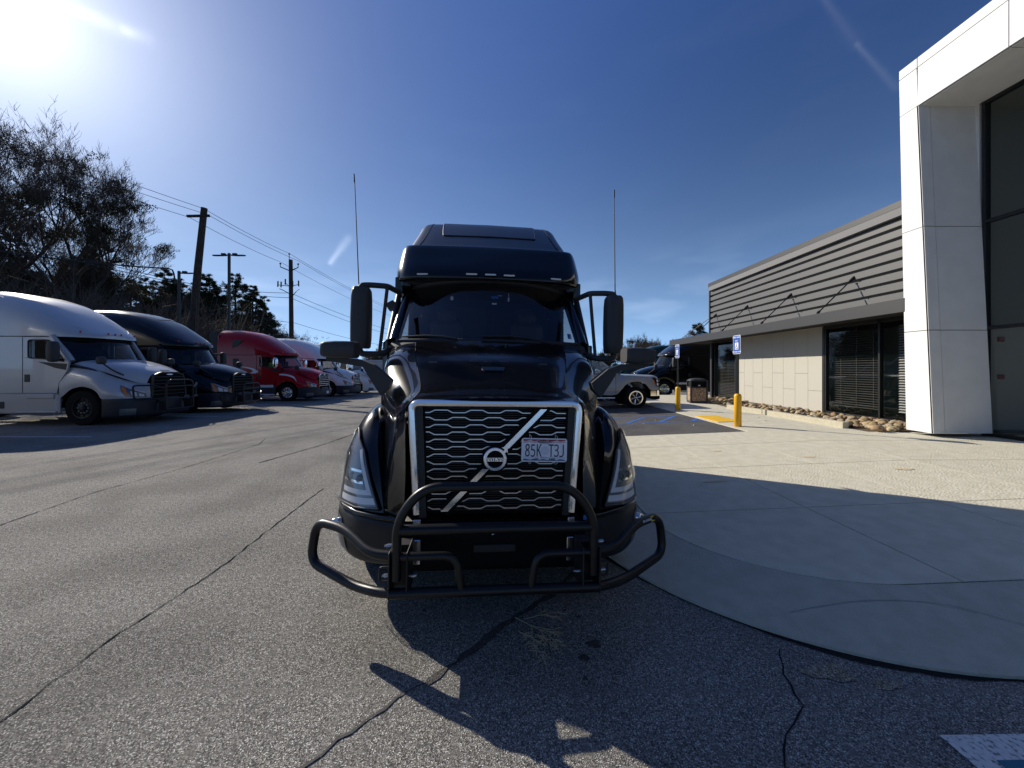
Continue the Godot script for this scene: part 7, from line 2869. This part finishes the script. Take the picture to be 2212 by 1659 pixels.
	var bare := hardwood("bare tan tree behind the canopy's far end", Vector3(21.5, -0.3, -62.0), 6.6, 33, {"wander": 0.16, "lift": 0.10, "spread": 0.65, "kids": [0, 4, 4, 4, 4], "depth": 4, "fork": 0.2, "limbs": 6, "low": 2, "r": 0.10, "group": "far trees"}, 60)
	var bl := [[24.5, -64.0, 6.2, "bare tan tree at the canopy corner, right of its neighbour"], [19.0, -66.0, 5.6, "bare tan tree right of the right hood mirror"], [27.5, -60.0, 6.8, "bare tree just left of the canopy struts"], [17.0, -72.0, 5.0, "low bare tree over the right hood mirror"], [-29.0, -84.0, 6.2, "bare tree seen between the left mirror and the cab"], [-25.5, -90.0, 7.0, "bare tree beside the left mirror's arm"], [13.5, -70.0, 5.2, "bare tree beside the right mirror's foot"]]
	for i in bl.size():
		var e: Array = bl[i]
		again(bare, e[3], Vector3(e[0], -0.35, e[1]), i * 1.3, e[2] / 6.6)
	var ev := pine("dark evergreen over the canopy, by the end struts", Vector3(30.0, -0.3, -62.0), 9.2, 41, 0.2, 0.24, "far trees")
	var el := [[15.0, -64.0, 4.6, "small evergreen right of the right door mirror"], [12.6, -62.0, 4.3, "small evergreen under the right door mirror"], [16.8, -66.0, 4.4, "small evergreen next to the right hood mirror"], [-33.0, -92.0, 5.4, "evergreen low on the horizon, left of the hood mirror"], [-37.0, -100.0, 6.0, "evergreen on the horizon behind the white trucks"], [-22.0, -80.0, 5.0, "evergreen between the cab and the left mirror"]]
	for i in el.size():
		var e: Array = el[i]
		again(ev, e[3], Vector3(e[0], -0.35, e[1]), i * 1.9, e[2] / 9.2)
	var hx := []
	rng.seed = 91
	for i in 900:
		var x := rng.randf_range(-70.0, 45.0)
		var z := -62.0 - rng.randf() * 45.0
		var sc := rng.randf_range(0.6, 1.1)
		hx.append(Transform3D(Basis(Vector3.UP, rng.randf() * 6.3).scaled(Vector3(sc * 1.6, sc, sc * 1.6)), Vector3(x, -0.5, z)))
	meta(many("far_hedge", shrubs[1], hx, self), "low brown scrub along the far side of the lot", "scrub")
	# a low pale wall and building far behind the pickup
	var w := ST()
	box(w, Vector3(24.0, 0.9, -58.0), Vector3(22.0, 2.2, 0.3), 0.02)
	meta(part("far_wall", w, M.far_wall), "low pale wall far behind the pickup", "wall")
	var hb := ST()
	box(hb, Vector3(-24.5, 1.4, -70.0), Vector3(7.0, 3.2, 5.0), 0.05)
	box(hb, Vector3(-24.5, 3.1, -70.0), Vector3(7.5, 0.25, 5.5), 0.05)
	meta(part("far_shed", hb, M.white_paint), "small white shed beyond the last white truck", "shed")


# ------------------------------------------------------------------ poles and wires

func poles_and_wires() -> void:
	var a := thing("utility_pole", "leaning wooden utility pole with a short crossarm, left of the double lamp", "utility pole", Vector3(-21.9, 0, -26.0), 0.0, "utility poles")
	var s := ST()
	var top := Vector3(1.05, 12.55, 0)
	tube(s, [Vector3(0, -0.3, 0), Vector3(0.25, 4.0, 0), Vector3(0.62, 8.5, 0), top], [0.27, 0.25, 0.22, 0.19], 12)
	part("pole", s, M.pole_wood, a)
	var ca := ST()
	box(ca, top + Vector3(-0.22, -0.62, 0.22), Vector3(1.30, 0.16, 0.14), 0.02, Basis.from_euler(Vector3(0, 0.35, 0.16)))
	part("crossarm", ca, M.pole_wood, a)
	var pc := ST()
	tube(pc, [Vector3(0.42, 0.0, 0.12), Vector3(0.50, 3.5, 0.12), Vector3(0.66, 7.2, 0.12)], 0.03, 6)
	part("conduit", pc, M.grey_plastic, a)
	var b := thing("utility_pole", "straight utility pole with insulators and cutouts, beyond the white truck", "utility pole", Vector3(-20.7, -0.41, -36.0), 0.0, "utility poles")
	var s2 := ST()
	tube(s2, [Vector3(0, -0.3, 0), Vector3(0, 6.0, 0), Vector3(-0.06, 12.3, 0)], [0.22, 0.20, 0.17], 12)
	part("pole", s2, M.pole_wood, b)
	var pin := ST()
	tube(pin, [Vector3(-0.13, 12.2, 0.12), Vector3(-0.13, 12.75, 0.12)], 0.03, 6)
	ball(pin, Vector3(-0.13, 12.82, 0.12), Vector3(0.09, 0.08, 0.09), 8, 6)
	part("insulator", pin, M.cable, b)
	for e in [[-1.05, 0.40], [0.80, 0.36]]:
		var ar := ST()
		tube(ar, [Vector3(0, 11.2, 0.15), Vector3(e[0] * 0.9, 11.2 + e[1], 0.15)], 0.05, 6)
		tube(ar, [Vector3(e[0] * 0.9, 11.2 + e[1], 0.15), Vector3(e[0] * 0.9, 11.45 + e[1], 0.15)], 0.03, 6)
		ball(ar, Vector3(e[0] * 0.9, 11.5 + e[1], 0.15), Vector3(0.10, 0.08, 0.10), 8, 6)
		part("bracket", ar, M.cable, b)
	for e in [[-1.15, 10.0], [-0.85, 9.95], [-0.45, 10.2], [0.25, 10.0], [0.80, 10.05]]:
		var cu := ST()
		tube(cu, [Vector3(e[0], e[1] - 0.28, 0.2), Vector3(e[0] * 0.98, e[1] + 0.25, 0.2)], 0.06, 6)
		tube(cu, [Vector3(e[0], e[1] - 0.1, 0.2), Vector3(signf(e[0]) * 0.15, 9.8, 0.16)], 0.03, 5)
		part("cutout", cu, M.cable, b)
	for e in [[-1.0, 9.55, 9.05], [0.85, 9.5, 8.6]]:
		var br := ST()
		tube(br, [Vector3(0, e[2], 0.17), Vector3(e[0] * 0.75, e[1] - 0.1, 0.17), Vector3(e[0], e[1], 0.17)], 0.035, 5)
		part("brace", br, M.cable, b)
	# wires: each one runs from pole to pole and on beyond the truck
	var p1 := Vector3(-20.85, 12.5, -26.0)
	var runs := [
		["topmost overhead wire between the two poles", Vector3(-27.2, 13.6, -15.0), p1, Vector3(-20.83, 12.45, -35.88), Vector3(-18.2, 12.6, -85.0), 0.020],
		["second overhead wire, held by the crossarm's right end", Vector3(-27.4, 13.1, -15.0), p1 + Vector3(0.35, -0.45, 0.1), Vector3(-19.95, 11.75, -35.85), Vector3(-17.5, 12.1, -85.0), 0.020],
		["third overhead wire, held by the crossarm's left end", Vector3(-28.0, 12.9, -15.0), p1 + Vector3(-0.75, -0.7, 0.3), Vector3(-21.65, 11.65, -35.85), Vector3(-19.3, 11.6, -85.0), 0.020],
		["upper communication cable between the poles", Vector3(-25.0, 8.2, -12.0), Vector3(-21.25, 7.3, -25.85), Vector3(-20.7, 8.75, -35.85), Vector3(-18.4, 9.2, -85.0), 0.026],
		["lower communication cable between the poles", Vector3(-25.0, 7.9, -12.0), Vector3(-21.22, 7.15, -25.82), Vector3(-20.7, 8.3, -35.85), Vector3(-18.4, 8.2, -85.0), 0.026],
		["low cable passing behind the second pole", Vector3(-26.5, 5.4, -21.0), Vector3(-24.5, 6.6, -32.0), Vector3(-21.5, 6.2, -38.0), Vector3(-18.6, 6.6, -85.0), 0.024],
		["lowest cable sagging towards the left mirror", Vector3(-26.5, 4.8, -24.0), Vector3(-25.0, 5.0, -34.0), Vector3(-21.4, 4.5, -39.0), Vector3(-18.6, 4.6, -85.0), 0.022]]
	for e in runs:
		var w := ST()
		for k in 3:
			var q0: Vector3 = e[1 + k]
			var q1: Vector3 = e[2 + k]
			var pts := []
			var sag: float = q0.distance_to(q1) * [0.012, 0.014, 0.022][k]
			for i in 15:
				var f := i / 14.0
				pts.append(q0.lerp(q1, f) - Vector3(0, sag * 4.0 * f * (1.0 - f), 0))
			tube(w, pts, e[5] * 0.8, 5, false)
		meta(part("overhead_wire", w, M.cable), e[0], "overhead wire", "wires between the utility poles")
	var bc := ST()
	var pts2 := []
	for i in 20:
		var f := i / 19.0
		pts2.append(Vector3(-30.5, 8.4, -20.0).lerp(Vector3(-22.55, 8.25, -25.2), f) - Vector3(0, 0.9 * f * (1.0 - f), 0))
	pts2.append_array([Vector3(-22.3, 8.15, -25.2), Vector3(-22.2, 7.9, -25.2), Vector3(-22.1, 7.2, -25.2)])
	tube(bc, pts2, 0.045, 6, false)
	meta(part("black_cable", bc, M.cable), "thick black cable dropping from the left in front of the wood", "cable")
	# lamps
	lamp("slim lamp post with two flat heads, right of the leaning utility pole", Vector3(-19.9, ground_y(-19.9, -27.0), -27.0), 10.05, true)
	lamp("half-hidden lamp with one flat head, left of the leaning utility pole", Vector3(-23.6, ground_y(-23.6, -27.2), -27.2), 8.85, false)


func lamp(label: String, at: Vector3, h: float, two: bool) -> void:
	var t := thing("street_lamp", label, "street lamp", at, 0.0, "lot lamps")
	var s := ST()
	box(s, Vector3(0, h * 0.5, 0), Vector3(0.15, h, 0.15), 0.02)
	part("post", s, M.post_dark, t)
	for sd in ([-1.0, 1.0] if two else [1.0]):
		var q := ST()
		tube(q, [Vector3(0, h - 0.14, 0), Vector3(sd * 0.30, h - 0.12, 0)], 0.04, 6)
		part("arm", q, M.post_dark, t)
		var f := ST()
		box(f, Vector3(sd * 0.66, h - 0.16, 0.0), Vector3(0.82, 0.09, 0.40), 0.03, Basis.from_euler(Vector3(0.22, 0, 0)))
		box(f, Vector3(sd * 0.40, h - 0.06, 0.0), Vector3(0.30, 0.10, 0.16), 0.02)
		part("lamp_head", f, M.post_dark, t)
		var l := ST()
		box(l, Vector3(sd * 0.74, h - 0.212, 0.012), Vector3(0.56, 0.02, 0.28), 0.005, Basis.from_euler(Vector3(0.22, 0, 0)))
		part("lens", l, M.lamp_housing, t)


# ------------------------------------------------------------------ small things

func small_things() -> void:
	rng.seed = 5
	var t := thing("dry_twig", "dry straw-coloured twig lying on the asphalt under the bumper", "twig", Vector3(0.02, 0.012, -2.53))
	var s := ST()
	var twig := func(p: Vector3, d: Vector3, len: float, depth: int, me: Callable) -> void:
		var pts := [p]
		var q := p
		for i in 4:
			d = (d + Vector3(rng.randfn(), 0, rng.randfn()) * 0.16).normalized()
			q += d * len / 4.0 + Vector3(0, 0.002 * sin(i * 2.0), 0)
			pts.append(q)
			if depth > 0 and i > 0:
				for sd in ([-1.0, 1.0] if rng.randf() < 0.7 else [1.0]):
					me.call(q, (d + Vector3(-d.z, rng.randf_range(0.0, 0.25), d.x) * sd * 0.8).normalized(), len * rng.randf_range(0.35, 0.55), depth - 1, me)
		tube(s, pts, 0.0022 if depth > 1 else 0.0014, 4)
	twig.call(Vector3.ZERO, Vector3(1.0, 0.02, 0.62), 0.26, 3, twig)
	twig.call(Vector3(0.06, 0.004, 0.02), Vector3(1.0, 0.03, -0.25), 0.20, 2, twig)
	twig.call(Vector3(0.02, 0.004, 0.14), Vector3(1.0, 0.02, 0.45), 0.20, 2, twig)
	part("stems", s, M.dry_twig, t)
	# pebbles and grit near the edge of the walkway
	var pe := ST()
	ball(pe, Vector3.ZERO, Vector3(0.02, 0.012, 0.016), 7, 5)
	var pm := mesh_of(pe, M.kerb_concrete)
	var places := [Vector3(4.15, 0.17, -11.1), Vector3(3.6, 0.15, -10.5), Vector3(4.7, 0.20, -9.9), Vector3(6.8, 0.27, -10.3), Vector3(7.0, 0.27, -10.9)]
	var lb := ["pebble on the dark bay, nearest the blue hatching", "pebble on the dark bay, second from the hatching", "pebble on the dark bay near the near bollard", "pebble on the walkway right of the near bollard", "pebble on the walkway by the low kerb"]
	for i in places.size():
		var p: Vector3 = places[i]
		p.y = (ground_y(p.x, p.z) if p.x < 5.3 else apron_y(p.x)) + 0.008
		meta(placed("pebble", pm, self, Transform3D(Basis(Vector3.UP, i * 1.3).scaled(Vector3.ONE * (1.0 + 0.3 * (i % 3))), p)), lb[i], "pebble", "pebbles on the ground")
